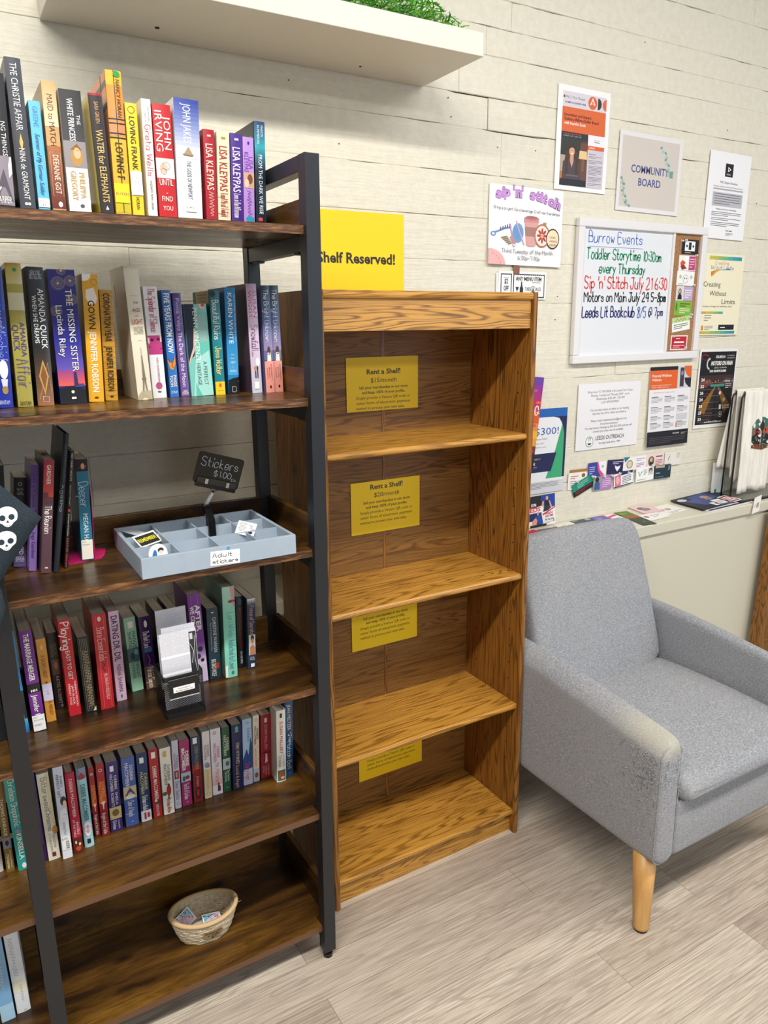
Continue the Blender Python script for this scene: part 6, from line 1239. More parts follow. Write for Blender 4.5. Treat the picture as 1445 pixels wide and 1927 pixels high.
s.text('Additional features and benefits', 0.50, 0.66, '#2a2a30', 0.015, 0.5, 'c', bold=0.01); s.fake(0.15, 0.685, 0.88, 3, 0.02, GRY, 0.006); s.fake(0.15, 0.755, 0.88, 2, 0.02, GRY, 0.006); s.fake(0.15, 0.805, 0.86, 3, 0.02, GRY, 0.006); s.text('PNC BANK', 0.54, 0.905, '#2a2a30', 0.014, 0.16, bold=0.02); s.fake(0.54, 0.925, 0.72, 3, 0.012, GRY, 0.004); s.finish()
s = wallp('art_flyer', 2.3560, 1.6220, 0.2230, 0.2810, '#ece5c8', 'cream art exhibition flyer with rainbow bars, curling right of the whiteboard', 'flyer', rot=0.006)
def grad(u0, v0, u1, v1, cols):
    n = len(cols)
    for i, c in enumerate(cols): s.k = 1; s.rect(u0 + (u1 - u0) * i / n, v0, u0 + (u1 - u0) * (i + 1) / n, v1, c)
grad(0.12, 0.03, 0.93, 0.075, ('#c9b84a', '#b0b85a', '#8fb06a', '#6fb084', '#4aa89a', '#3a9aa8', '#2f8fb0')); s.k = 5
s.hand('Creating', 0.27, 0.13, '#c85a3a', 0.04, 0.33, 0.0011); s.hand('W/out Limits', 0.18, 0.19, '#2f5a9a', 0.05, 0.56, 0.0014); s.poly([(0.2, 0.28), (0.18, 0.22), (0.35, 0.19), (0.36, 0.205)], '#d87a2a'); s.poly([(0.22, 0.25), (0.32, 0.2), (0.42, 0.195), (0.3, 0.23)], '#e0b03a'); s.poly([(0.36, 0.2), (0.62, 0.175), (0.70, 0.19), (0.5, 0.195)], '#2f7fb0')
s.text('Creating', 0.03, 0.40, '#2a2a2c', 0.06, 0.42); s.text('Without', 0.20, 0.51, '#2a2a2c', 0.06, 0.42); s.text('Limits', 0.52, 0.61, '#2a2a2c', 0.06, 0.34); s.text('Rainbow Omega Art Exhibition 2025', 0.06, 0.65, '#3a3a3c', 0.018, 0.73); s.k = 5
grad(0.04, 0.705, 0.58, 0.735, ('#c9984a', '#c9b04a', '#a8b05a', '#7fae74', '#4aa89a')); s.k = 6; s.fake(0.12, 0.75, 0.30, 3, 0.03, GRY, 0.008); s.rect(0.07, 0.88, 0.12, 0.94, '#c98a2a'); s.fake(0.15, 0.885, 0.36, 3, 0.02, GRY, 0.006); s.rect(0.50, 0.87, 0.90, 0.935, '#1c1c20'); s.fake(0.55, 0.90, 0.75, 1, 0.02, '#e6e6e6', 0.01); s.k = 5
grad(0.04, 0.95, 0.93, 0.985, ('#c9a84a', '#b0b85a', '#8fb06a', '#6fb084', '#4aa89a', '#3a9aa8', '#2f8fb0'))
s.finish()
s = wallp('car_show_poster', 2.3790, 1.2920, 0.2170, 0.2900, '#eceaea', 'black car show poster with a glowing night road and numbered dates', 'poster', rot=0.012, rough=0.2)
s.rect(0.04, 0.035, 0.965, 0.955, '#141316'); s.ell(0.15, 0.10, 0.09, 0.04, '#7a1f24'); s.ell(0.15, 0.105, 0.075, 0.028, '#141316')
s.text('CRUISE-IN', 0.42, 0.115, '#d9d7d4', 0.03, 0.25, bold=0.04); s.text('4th THURSDAYS', 0.72, 0.095, '#c8c6c4', 0.016, 0.20); s.text('5:30-8:00 PM', 0.72, 0.125, '#c8c6c4', 0.016, 0.20)
s.ell(0.28, 0.185, 0.085, 0.075, '#c9c6c2', a0=pi / 2, a1=3 * pi / 2); s.ell(0.28, 0.185, 0.055, 0.05, '#141316', a0=pi / 2, a1=3 * pi / 2); s.text('MOTORS ON MAIN', 0.31, 0.205, '#e6e4e0', 0.05, 0.57, bold=0.04, shear=0.15); s.text('LEEDS, ALABAMA', 0.40, 0.245, '#b9b7b4', 0.018, 0.34, bold=0.02); s.text('2025 BENEFICIARIES', 0.29, 0.29, '#e6e4e0', 0.026, 0.44, bold=0.04)
s.rect(0.04, 0.33, 0.965, 0.46, '#3a2622'); s.poly([(0.04, 0.42), (0.3, 0.37), (0.42, 0.44), (0.04, 0.50)], '#6a3a34'); s.poly([(0.965, 0.38), (0.75, 0.36), (0.6, 0.44), (0.965, 0.52)], '#4a3a3c')
for i in range(12): s.circ(0.10 + 0.075 * i, 0.40 + 0.012 * ((i * 5) % 3), 0.010, ('#e0a04a', '#c84a3a', '#d8d0c0')[i % 3], 8)
s.rect(0.35, 0.445, 0.72, 0.475, '#3f8a86'); s.poly([(0.47, 0.475), (0.56, 0.475), (0.90, 0.955), (0.14, 0.955)], '#262326'); s.poly([(0.46, 0.475), (0.485, 0.475), (0.25, 0.83), (0.08, 0.75)], '#8a5f22'); s.poly([(0.545, 0.475), (0.575, 0.475), (0.93, 0.72), (0.78, 0.83)], '#7a5420'); s.poly([(0.505, 0.48), (0.52, 0.48), (0.53, 0.955), (0.46, 0.955)], '#141316')
for i, (d, mth) in enumerate((('24', 'APRIL'), ('22', 'MAY'), ('26', 'JUNE'), ('24', 'JULY'), ('28', 'AUGUST'), ('25', 'SEPTEMBER'), ('23', 'OCTOBER'))):
    v = 0.40 + 0.0835 * i; s.text(d, 0.09, v, '#eceae6', 0.036, 0.09, bold=0.03); s.text(mth, 0.20, v, '#c04a3a', 0.012, 0.03 * len(mth)); s.rect(0.08, v + 0.022, 0.6, v + 0.025, '#8a8886')
s.circ(0.62, 0.56, 0.03, '#d9d7d4'); s.circ(0.74, 0.65, 0.035, '#9a9896'); s.rect(0.63, 0.71, 0.685, 0.77, '#e6e4e0'); s.text('ALABAMA', 0.71, 0.735, '#e6e4e0', 0.02, 0.2, bold=0.03); s.text('VETERANS', 0.71, 0.765, '#e6e4e0', 0.02, 0.2, bold=0.03); s.circ(0.68, 0.835, 0.05, '#c8c6c4'); s.circ(0.68, 0.835, 0.042, '#1c1a1c'); s.circ(0.68, 0.835, 0.02, '#c8c6c4'); s.text('MAIN', 0.72, 0.42, '#d8d6d2', 0.02, 0.14, bold=0.03); s.fake(0.74, 0.44, 0.9, 3, 0.025, '#b0aeac', 0.01)
s.text('www.MotorsOnMain.com', 0.5, 0.935, '#e6e4e0', 0.022, 0.46, 'c', bold=0.02); s.finish()
s = wallp('finance_flyer', 2.1230, 1.2370, 0.2170, 0.2800, '#e6e4e8', 'flyer with orange head and black foot, its lower edge curling, below the whiteboard', 'flyer', rot=0.006, lean=0.03)
s.rect(0, 0, 0.66, 0.045, '#1c1a20'); s.rect(0, 0.045, 0.66, 0.28, '#dc6128'); s.rect(0.66, 0, 1, 0.28, '#cfcdd2'); s.rect(0.72, 0.02, 0.82, 0.26, '#3a3a42'); s.ell(0.77, 0.09, 0.03, 0.03, '#8a8a90'); s.poly([(0.82, 0), (1, 0), (1, 0.15)] + [(1 - 0.18 * cos(a), 0.15 * sin(a) * 0.99) for a in [pi / 2 - i * pi / 20 for i in range(10)]], '#dc6128'); s.poly([(0.83, 0.15), (1, 0.15), (1, 0.28), (0.95, 0.27), (0.86, 0.22)], '#23232a')
s.text('Financial Wellness', 0.05, 0.125, '#f4dccc', 0.032, 0.46, bold=0.025); s.text('Webinars', 0.05, 0.175, '#f4dccc', 0.032, 0.22, bold=0.025); s.text('Help your students build financial', 0.05, 0.235, '#f4dccc', 0.014, 0.46, bold=0.01); s.text('skills for college and beyond', 0.05, 0.26, '#f4dccc', 0.014, 0.40, bold=0.01); s.text('Three options for student success', 0.10, 0.325, '#c8642f', 0.012, 0.5)
for cx in (0.06, 0.37, 0.69):
    for k, v in enumerate((0.37, 0.50, 0.615, 0.70)): s.rect(cx, v, cx + 0.16, v + 0.008, '#3a3a40'); s.fake(cx, v + 0.017, cx + 0.26, 4 if k != 2 else 3, 0.017, '#8a8890', 0.005)
s.rect(0.69, 0.60, 0.95, 0.68, '#cbc9ce'); s.ell(0.68, 0.745, 0.02, 0.035, '#dc6128', a0=-pi / 2, a1=pi / 2); s.rect(0, 0.81, 1, 1, '#1d1b22'); s.text('PNC BANK', 0.62, 0.86, '#d8d6dc', 0.016, 0.16, bold=0.02); s.fake(0.82, 0.85, 0.97, 2, 0.014, '#b0aeb4', 0.005); s.fake(0.05, 0.89, 0.95, 4, 0.022, '#5a5860', 0.005); s.finish()
s = wallp('outreach_notice', 1.7870, 1.1950, 0.2930, 0.2210, '#eceaee', 'laminated white outreach notice with centred black text, under the whiteboard', 'notice', rot=0.004, rough=0.2)
for i, (l, wd) in enumerate((('Bring items TO THE REAR of the Leeds Civic Center', .72), ('Monday, Tuesday and Thursday 9AM - noon,', .62), ('Wednesdays 8:30 AM - 9:30 AM', .46), ('or BY APPOINTMENT', .29), ('', 0), ('You can leave items on tables in our loading', .63), ('bay that has 24 hr video surveillance', .54), ('', 0), ('Please email Leedsoutreach@gmail.com', .58), ('if you have questions', .28), ('You may leave a message at 205-352-7691 and we will', .76), ('contact you when we are available.', .50))):
    if l: s.text(l, 0.51, 0.145 + 0.0545 * i, '#2a2a2e', 0.034, wd, 'c')
s.text('LEEDS OUTREACH', 0.54, 0.865, '#2f3a38', 0.062, 0.46, 'c', bold=0.012); s.text('Serving Leeds Since 1994', 0.54, 0.93, '#2f3a38', 0.032, 0.35, 'c'); s.circ(0.215, 0.88, 0.062, '#4a6a5e'); s.circ(0.215, 0.88, 0.055, '#eef0ee'); s.text('1T', 0.215, 0.875, '#2f4a3e', 0.05, 0.05, 'c', bold=0.02); s.poly([(0.18, 0.90), (0.25, 0.90), (0.23, 0.93), (0.20, 0.93)], '#2f4a3e'); s.finish()
s = wallp('bonus_flyer', 1.5300, 1.1260, 0.2130, 0.2760, '#e9e9ed', 'bank bonus flyer in blue, green and white reading $300!, right beside the oak bookcase', 'flyer', rot=0.01)
s.rect(0, 0, 1, 0.1, '#1f5fae'); s.poly([(0.72, 0.1), (1, 0.1), (1, 0.83), (0.93, 0.83), (0.93, 0.3), (0.90, 0.18), (0.84, 0.12)], '#1b2352'); s.poly([(0.91, 0.19), (0.955, 0.3), (0.955, 0.83), (0.62, 0.83), (0.78, 0.52)], '#3aa874'); s.poly([(0.0, 0.525), (0.82, 0.525), (0.72, 0.745), (0.0, 0.745)], '#1b2150')
s.text('$300!', 0.36, 0.305, '#2352a0', 0.085, 0.48); s.text('and 2 easy steps:', 0.26, 0.36, '#3a4a86', 0.022, 0.36); s.text('secured by 2025', 0.31, 0.41, GRY, 0.015, 0.24); s.text('making $500 or more', 0.28, 0.455, GRY, 0.015, 0.32); s.text('VALUABLE AT', 0.31, 0.595, '#d8c86a', 0.017, 0.19); s.text('Park', 0.24, 0.655, '#eceef4', 0.042, 0.16, bold=0.02); s.text('Leeds, AL 35094', 0.25, 0.69, '#b9bcd0', 0.014, 0.18); s.rect(0, 0.86, 1, 1, '#d3d2d8'); s.fake(0.05, 0.875, 0.9, 5, 0.016, GRY, 0.005); s.finish()
s = wallp('concert_poster', 1.425, 1.2470, 0.2050, 0.290, '#5a1f4a', 'sunset-coloured poster in magenta and orange, mostly hidden behind the oak bookcase', 'poster', rot=0.11, y=-0.012)
for i, c in enumerate(('#6a3aa0', '#8a2f96', '#a82a7a', '#c02a5e', '#c8302f', '#d85a2a', '#e88a2a', '#f0b030', '#e89a2a', '#7a2f2a', '#3a1420', '#2a1018')): s.k = 1; s.rect(0, i / 12, 1, (i + 1) / 12, c)
rnd = random.Random(2)
for i in range(40): s.k = 3; u, v = rnd.random() * 0.95, rnd.uniform(0.05, 0.55); s.ell(u, v, 0.05, 0.014, rnd.choice(('#d04a6a', '#f0a04a', '#b02a5a', '#e86a3a')))
s.k = 5; s.line([(0.93 + 0.035 * cos(a), 0.36 + 0.05 * sin(a)) for a in [2 * pi * i / 16 for i in range(17)]], 0.004, '#f6e6e0'); s.fake(0.6, 0.8, 0.95, 4, 0.03, '#d8c8c0', 0.008); s.finish()

# whiteboard with a cork strip
wb = empty('whiteboard', (2.045, -0.01, 1.262), 'white framed whiteboard of handwritten events with a cork strip at its right', 'whiteboard')
WX0, WX1, WZ0, WZ1 = 1.7400, 2.3450, 1.2620, 1.7030; FRW = flat('#e6e4e6', 0.3)
mb = MB()
for a in ((WX0, WX1, WZ1 - 0.026, WZ1), (WX0, WX1, WZ0, WZ0 + 0.026), (WX0, WX0 + 0.026, WZ0 + 0.026, WZ1 - 0.026), (WX1 - 0.026, WX1, WZ0 + 0.026, WZ1 - 0.026)): mb.box(a[0], a[1], -0.0200, -0.002, a[2], a[3], FRW)
mb.build('frame', wb, bevel=0.003)
mb = MB(); mb.box(2.1750, 2.1850, -0.015, -0.004, WZ0 + 0.026, WZ1 - 0.026, FRW); mb.build('divider', wb, bevel=0.001)
s = paper('writing_surface', (WX0 + 0.024, -0.009, WZ1 - 0.024), (1, 0, 0), (0, 0, -1), (0, -1, 0), 0.412, WZ1 - WZ0 - 0.048, '#e3e6ec', parent=wb, rough=0.12)
def wx(x): return (x - (WX0 + 0.024)) / 0.412
def wz(z): return (WZ1 - 0.024 - z) / (WZ1 - WZ0 - 0.048)
BL, GN, RD, NV = '#4a72c4', '#0f8a62', '#d8382f', '#1f2470'
s.hand('Burrow Events', wx(1.791), wz(1.634), BL, 0.082, 0.58, 0.0032); s.line([(wx(1.792), wz(1.621)), (wx(2.035), wz(1.622))], 0.0014, BL)
s.hand('Toddler Storytime', wx(1.787), wz(1.585), GN, 0.078, 0.58, 0.0042); s.hand('10:30am', wx(2.040), wz(1.585), GN, 0.072, 0.21, 0.0038); s.hand('every Thursday', wx(1.843), wz(1.543), GN, 0.075, 0.51, 0.0042)
s.hand("Sip 'n' Stitch July 21 6:30", wx(1.783), wz(1.496), RD, 0.09, 0.925, 0.0042); s.hand('Motors on Main', wx(1.784), wz(1.455), K_, 0.075, 0.46, 0.0036); s.hand('July 24 5-8pm', wx(1.985), wz(1.456), K_, 0.072, 0.435, 0.0042)
s.hand('Leeds Lit Bookclub', wx(1.779), wz(1.407), NV, 0.082, 0.575, 0.0042); s.hand('8/5', wx(2.030), wz(1.404), BL, 0.088, 0.10, 0.0036); s.hand('@ 7pm', wx(2.085), wz(1.410), NV, 0.066, 0.17, 0.0034)
s.finish()
mb = MB(); mb.box(2.186, WX1 - 0.025, -0.0095, -0.005, WZ0 + 0.026, WZ1 - 0.026, CORK); mb.build('cork_strip', wb)
def pin(x, z, y, label, group):
    p = empty('push_pin', (x, y, z), label, 'push pin', group); CL = flat('#dfe3e6', 0.1)
    mb = MB(); mb.tube([(x, y, z), (x, y - 0.0012, z)], [0.0042, 0.0042], CL, 10); mb.tube([(x, y - 0.0012, z), (x, y - 0.005, z), (x, y - 0.0056, z), (x, y - 0.0068, z)], [0.002, 0.0022, 0.0036, 0.0036], CL, 10); mb.build('head', p)
def card(xc, zc, W, H, rot, col, label, group, y, prints):
    c, sn = cos(rot), sin(rot)
    xl = xc - W / 2 * c + H / 2 * sn * 1; zt = zc + W / 2 * sn + H / 2 * c
    s = wallp('business_card', xl, zt, W, H, col, label, 'business card', group, rot=rot, y=y)
    for p in prints:
        getattr(s, p[0])(*p[1:])
    return s.finish()
GC = 'business cards on the cork strip'; CY_ = -0.0100
card(2.268, 1.637, .086, .048, .01, '#17191f', 'black card with white devices, topmost on the cork strip', GC, CY_, [('rect', .18, .12, .78, .78, '#f0f0ee'), ('rect', .40, .2, .56, .7, '#23262c'), ('circ', .29, .45, .05, '#2a2d33'), ('circ', .67, .45, .05, '#2a2d33'), ('fake', .2, .88, .8, 1, .1, '#c8c8c8', .04)])
card(2.259, 1.584, .086, .050, .0, '#f0ebe6', 'white and magenta card with a fox drawing on the cork strip', GC, CY_, [('rect', .6, .04, .98, .96, '#b83a7a'), ('poly', [(.08, .5), (.2, .3), (.4, .45), (.3, .7), (.15, .8)], '#c8552a'), ('circ', .42, .25, .12, '#f6f4f0'), ('poly', [(.1, .7), (.3, .6), (.5, .85), (.2, .95)], '#8a2f3a'), ('fake', .65, .2, .93, 4, .17, '#e8b8d0', .07)])
card(2.257, 1.534, .090, .048, .02, '#efeeec', 'white card with a grey line-drawn face on the cork strip', GC, CY_, [('ell', .5, .55, .16, .3, '#8a8a8e'), ('ell', .5, .55, .14, .27, '#efeeec'), ('circ', .45, .5, .03, '#5a5a5e'), ('circ', .55, .5, .03, '#5a5a5e'), ('circ', .2, .4, .07, '#b9b9bc'), ('circ', .82, .4, .07, '#b9b9bc'), ('fake', .1, .88, .6, 1, .1, '#8a8a8e', .04)])
card(2.258, 1.484, .087, .048, .01, '#e3dce4', 'lilac card with a portrait in a black jacket on the cork strip', GC, CY_, [('rect', .45, .0, 1, 1, '#b9a6c4'), ('rect', .04, .05, .44, .95, '#d8d4d0'), ('ell', .22, .38, .09, .22, '#3a261c'), ('ell', .22, .36, .055, .14, '#d8a88e'), ('poly', [(.1, .92), (.12, .6), (.22, .55), (.33, .6), (.36, .92)], '#1c1c20'), ('fake', .52, .25, .92, 4, .16, '#f0ecf2', .06)])
card(2.256, 1.434, .090, .049, .03, '#7fae3a', 'lime green card on the cork strip', GC, CY_, [('fake', .3, .15, .9, 2, .15, '#3a5a1a', .07), ('fake', .3, .5, .9, 3, .13, '#d8e8b8', .05), ('ell', .12, .4, .05, .3, '#4a7a2a')])
card(2.253, 1.382, .092, .048, -.12, '#eef0e8', 'tilted white card with a green leafy top on the cork strip', GC, CY_, [('rect', 0, 0, 1, .36, '#b9d48a'), ('line', [(.2, .3), (.3, .1), (.4, .3), (.5, .1), (.6, .3), (.7, .1), (.8, .3)], .002, '#1c2a14'), ('fake', .1, .5, .9, 3, .13, '#5a5a5e', .05)])
card(2.251, 1.318, .086, .050, .01, '#f2e9ea', 'red card with white border, lowest on the cork strip', GC, CY_, [('rect', .05, .08, .95, .92, '#b8202e'), ('fake', .3, .2, .7, 1, .1, '#f0d0d0', .05), ('rect', .2, .42, .8, .52, '#f6ecec'), ('fake', .15, .66, .85, 2, .12, '#f0c8c8', .05)])
for x, z in ((2.240, 1.657), (2.300, 1.610), (2.300, 1.512), (2.222, 1.655), (2.300, 1.413), (2.295, 1.404), (2.217, 1.340), (2.285, 1.300)):
    pin(x, z, CY_ - 0.0008, 'clear push pin in the cork strip', 'clear push pins in the cork strip')
GW = 'business cards pinned to the wall'
card(1.812, .888, .084, .045, .02, '#a8743a', 'card with a brown top edge, half hidden at the far left of the wall cards', GW, -.003, [('rect', 0, .3, 1, 1, '#d8c8b0')])
card(1.803, .872, .084, .058, .03, '#eee9e4', 'cream card with small brown text at the left end of the wall cards', GW, -.0042, [('fake', .12, .2, .55, 2, .12, '#b05a4a', .04), ('fake', .12, .5, .6, 4, .12, '#8a8a8e', .04), ('ell', .82, .2, .1, .12, '#8a5a34')])
card(1.829, .852, .096, .046, -.34, '#1d8a74', 'tilted green and black card at the left end of the wall cards', GW, -.0056, [('rect', 0, .6, 1, 1, '#17161a'), ('fake', .25, .15, .8, 3, .14, '#8fd0c0', .05), ('fake', .1, .7, .9, 2, .12, '#b0302a', .04)])
card(1.894, .902, .088, .050, .0, '#efedf0', 'card half blue, half white with a pink curve, pinned to the wall', GW, -.0036, [('poly', [(0, 0), (.48, 0), (.55, .5), (.7, 1), (0, 1)], '#3a3f96'), ('poly', [(.48, 0), (.55, 0), (.65, .55), (.9, .95), (.7, 1), (.55, .6)], '#d84a8a'), ('fake', .08, .3, .38, 4, .14, '#c8cae8', .05), ('circ', .8, .35, .06, '#b0b0b8')])
card(1.922, .851, .090, .048, .01, '#b07ab8', 'purple card with two people in jeans, pinned to the wall', GW, -.0062, [('rect', 0, 0, .38, 1, '#8aa08a'), ('ell', .2, .22, .1, .2, '#2a2226'), ('poly', [(.05, .95), (.08, .4), (.34, .4), (.36, .95)], '#3a5a96'), ('fake', .48, .2, .95, 5, .14, '#e3cfe6', .05)])
card(1.993, .901, .100, .050, .05, '#221f4e', 'navy card with a white fox head, pinned to the wall', GW, -.0036, [('fake', .25, .14, .75, 2, .12, '#c8c8d8', .05), ('poly', [(.36, .4), (.46, .5), (.54, .5), (.64, .4), (.60, .65), (.5, .85), (.40, .65)], '#eceaf0')])
card(2.060, .905, .080, .048, .03, '#ece8e6', 'white card with teal corner and a round animal badge, pinned to the wall', GW, -.0046, [('poly', [(0, 0), (.4, 0), (.1, .4)], '#1f7a94'), ('ell', .4, .55, .2, .32, '#7a6a4a'), ('ell', .4, .55, .16, .26, '#d8c8a8')])
card(2.107, .905, .056, .048, .0, '#efe9ee', 'small pale card with grey lines, pinned to the wall', GW, -.0054, [('fake', .1, .2, .9, 2, .12, '#8a8a90', .05), ('fake', .1, .55, .85, 3, .12, '#a87a8a', .05)])
card(2.023, .854, .094, .049, -.10, '#efeff2', 'white card with navy head and a pink photo, pinned to the wall', GW, -.0068, [('rect', .38, 0, 1, .2, '#1f2a5a'), ('rect', .05, .12, .36, .92, '#d8708a'), ('ell', .2, .5, .1, .3, '#f0a8b8'), ('rect', 0, .93, 1, 1, '#1f2a5a'), ('fake', .44, .32, .92, 5, .12, '#5a5a62', .05)])
card(2.184, .905, .094, .050, .02, '#eacfd0', 'pale pink card with a round portrait, pinned to the wall', GW, -.0040, [('ell', .28, .55, .17, .36, '#5a6a3a'), ('ell', .28, .45, .08, .16, '#d8a88e'), ('poly', [(.18, .8), (.22, .6), (.34, .6), (.38, .8)], '#23202a'), ('rect', .52, .2, .9, .3, '#6a5a5e'), ('fake', .52, .48, .92, 4, .12, '#a86a72', .05)])
card(2.131, .860, .092, .050, -.02, '#eef0ee', 'white card with a bird sketch and a man in a black cap', GW, -.0075, [('line', [(.15, .3), (.22, .6), (.3, .35), (.34, .3)], .003, '#2a2a2e'), ('rect', .68, .1, .96, .62, '#c8ccc8'), ('ell', .82, .3, .1, .16, '#1c1c1e'), ('ell', .82, .38, .07, .14, '#d8a898'), ('fake', .42, .2, .62, 4, .1, '#6a7a74', .04), ('fake', .06, .85, .9, 1, .1, '#8a8a8e', .04)])
card(2.278, .902, .088, .050, .03, '#e6e0d8', 'cream card with a round feather emblem at the right end of the wall cards', GW, -.0046, [('ell', .25, .4, .13, .24, '#9a9892'), ('ell', .25, .4, .12, .215, '#ece8e0'), ('poly', [(.2, .55), (.28, .28), (.32, .3), (.24, .56)], '#3a3a36'), ('fake', .72, .1, .95, 5, .09, '#a09a90', .03)])
card(2.224, .859, .088, .050, .02, '#1c3440', 'dark petrol card at the right of the wall cards, pinned to the wall', GW, -.0084, [('rect', .05, .03, .6, .2, '#b8a88a'), ('fake', .08, .55, .5, 1, .1, '#c8d0d4', .05), ('fake', .08, .85, .9, 1, .1, '#7a8a90', .03), ('fake', .82, .1, .95, 4, .1, '#8fa0a8', .05)])
for x, z in ((1.797, .870), (1.868, .880), (1.878, .878), (1.960, .873), (1.967, .869), (1.999, .877), (2.044, .875), (2.165, .888), (2.262, .885), (1.925, .873)):
    pin(x, z, -.0092, 'clear push pin among the wall cards', 'clear push pins among the wall cards')

# ================================================================== THINGS ON THE LEDGE
def lz(y): return 0.729 + (y + 0.169) / 0.168 * 0.010   # the ledge slopes very slightly to the room
def flatlay(name, xc, yc, W, H, rot, col, label, cat, group, prints=(), lift=0.0, thick=0.0005):
    U = Vector((cos(rot), sin(rot), 0)); V = Vector((sin(rot), -cos(rot), -0.0595 * cos(rot))); N = Vector((0, -0.0595, 1)).normalized()
    U = (U - N * U.dot(N)).normalized(); V = V.normalized()
    c = Vector((xc, yc, lz(yc) + 0.0006 + lift)); O = c - U * W / 2 - V * H / 2
    s = paper(name, O, U, V, N, W, H, col, label, cat, group, thick=thick)
    for p in prints: getattr(s, p[0])(*p[1:])
    return s.finish()
GL = 'cards and leaflets lying on the ledge'
flatlay('magazine', 2.425, -0.088, .262, .150, .05, '#e4e2e6', 'white magazine corner showing beneath the blue glossy magazine on the ledge', 'magazine', 'magazines on the ledge', [('rect', .02, .9, .98, .97, '#2a2f4a')], 0.0, .003)
flatlay('magazine', 2.405, -0.074, .258, .136, .08, '#1f2434', 'glossy dark blue magazine with a figure photo, uppermost of the pile on the ledge', 'magazine', 'magazines on the ledge', [('poly', [(.3, .1), (.7, .05), (.8, .4), (.5, .7), (.3, .6)], '#2f4488'), ('poly', [(.1, .3), (.35, .3), (.5, .75), (.25, .8)], '#3a4a8a'), ('ell', .58, .3, .08, .1, '#b98a74'), ('poly', [(.5, .4), (.66, .36), (.6, .6), (.46, .6)], '#8a7a74'), ('rect', .35, .72, .97, .96, '#e9e8ea'), ('rect', .42, .8, .8, .9, '#1c1c22'), ('ell', .12, .2, .09, .1, '#c8ccd6')], 0.0040, .004)
flatlay('leaflet', 2.423, -0.112, .060, .064, .0, '#e8e6ea', 'white leaflet with a thick black frame lying on the blue magazine', 'leaflet', GL, [('rect', 0, 0, 1, .12, '#1c1f2a'), ('rect', 0, .88, 1, 1, '#1c1f2a'), ('rect', 0, 0, .1, 1, '#1c1f2a'), ('rect', .9, 0, 1, 1, '#1c1f2a'), ('fake', .25, .4, .75, 3, .14, '#8a8a92', .05)], 0.0092)
flatlay('leaflet', 2.487, -0.108, .056, .070, .1, '#efe9e8', 'white leaflet with a red frame lying between the magazine and the towel rack', 'leaflet', GL, [('rect', .08, .08, .92, .92, '#8f1f2c'), ('rect', .2, .2, .8, .8, '#f0dcdc'), ('rect', .3, .3, .7, .65, '#b8404a'), ('rect', .36, .36, .64, .58, '#f0dcdc')], 0.0102)
for i in range(5):
    flatlay('note_card', 2.108 + .0006 * (i % 2), -0.042 - .0005 * i, .090, .078, -.1 + .012 * (i % 3), '#e3c2c4', 'pale pink card in a small stack near the wall, %s' % ('topmost with grey print', 'second from the top', 'third from the top', 'fourth from the top', 'bottom one')[4 - i] if True else '', 'card', 'pink card stack on the ledge', [('ell', .35, .4, .2, .2, '#6a6a6c'), ('ell', .5, .5, .2, .16, '#8a8486'), ('rect', .25, .62, .6, .7, '#7a7476')] if i == 4 else [], 0.0008 * i)
flatlay('leaflet', 2.180, -0.075, .130, .085, .1, '#ebe8e4', 'broad white leaflet with brown seal drawings beside the pink cards', 'leaflet', GL, [('ell', .3, .45, .1, .13, '#a08a70'), ('ell', .55, .5, .1, .13, '#b09a80'), ('circ', .1, .2, .03, '#6a5a5a'), ('fake', .3, .8, .9, 2, .1, '#8a8a8e', .03)])
flatlay('leaflet', 2.068, -0.110, .112, .060, .06, '#eceae6', 'narrow white leaflet with a small red-brown logo in front of the pink cards', 'leaflet', GL, [('ell', .25, .4, .09, .16, '#9a6a5a'), ('fake', .45, .35, .9, 2, .2, '#6a8a8a', .05)], .0008)
flatlay('brochure', 1.992, -0.097, .058, .150, -.12, '#3d4a3a', 'long dark green brochure with orange print, overhanging the ledge by the chair back', 'brochure', GL, [('rect', 0, 0, 1, .3, '#4f7a2a'), ('rect', 0, .3, 1, .5, '#9a5a2a'), ('fake', .1, .12, .8, 2, .06, '#c8b04a', .02), ('circ', .55, .78, .1, '#6a7066')], .0016)
flatlay('business_card', 1.931, -0.056, .062, .058, .08, '#efecee', 'white card with a pink stripe lying on the ledge beyond the violet one', 'business card', GL, [('poly', [(0, .3), (1, .1), (1, .35), (0, .5)], '#d84a7a'), ('fake', .2, .65, .9, 2, .12, '#8a8a90', .05)], .0006)
flatlay('business_card', 1.884, -0.046, .068, .048, .0, '#6a62b4', 'violet card lying on the ledge over the chair back', 'business card', GL, [('poly', [(.8, 0), (1, 0), (1, 1), (.9, .6)], '#d84a8a'), ('fake', .15, .3, .6, 3, .16, '#b9b6e0', .05)], .0008)
flatlay('business_card', 1.806, -0.047, .090, .054, -.03, '#4a565e', 'slate card lying on the ledge over the chair back', 'business card', GL, [('fake', .08, .12, .5, 1, .1, '#b9c4c8', .06), ('rect', .7, .05, .92, .3, '#aab4b8'), ('fake', .3, .6, .6, 1, .1, '#9aa6aa', .05)], .0004)
flatlay('business_card', 1.724, -0.054, .078, .062, .05, '#e6e6d6', 'pale card with small sprigs lying on the ledge', 'business card', GL, [('ell', .3, .35, .05, .05, '#8a9a6a'), ('ell', .45, .3, .04, .05, '#b0a86a'), ('ell', .4, .55, .06, .06, '#7a8a6a'), ('ell', .6, .45, .04, .05, '#8a9a6a'), ('fake', .3, .75, .7, 1, .1, '#8a8a80', .03)], .0002)
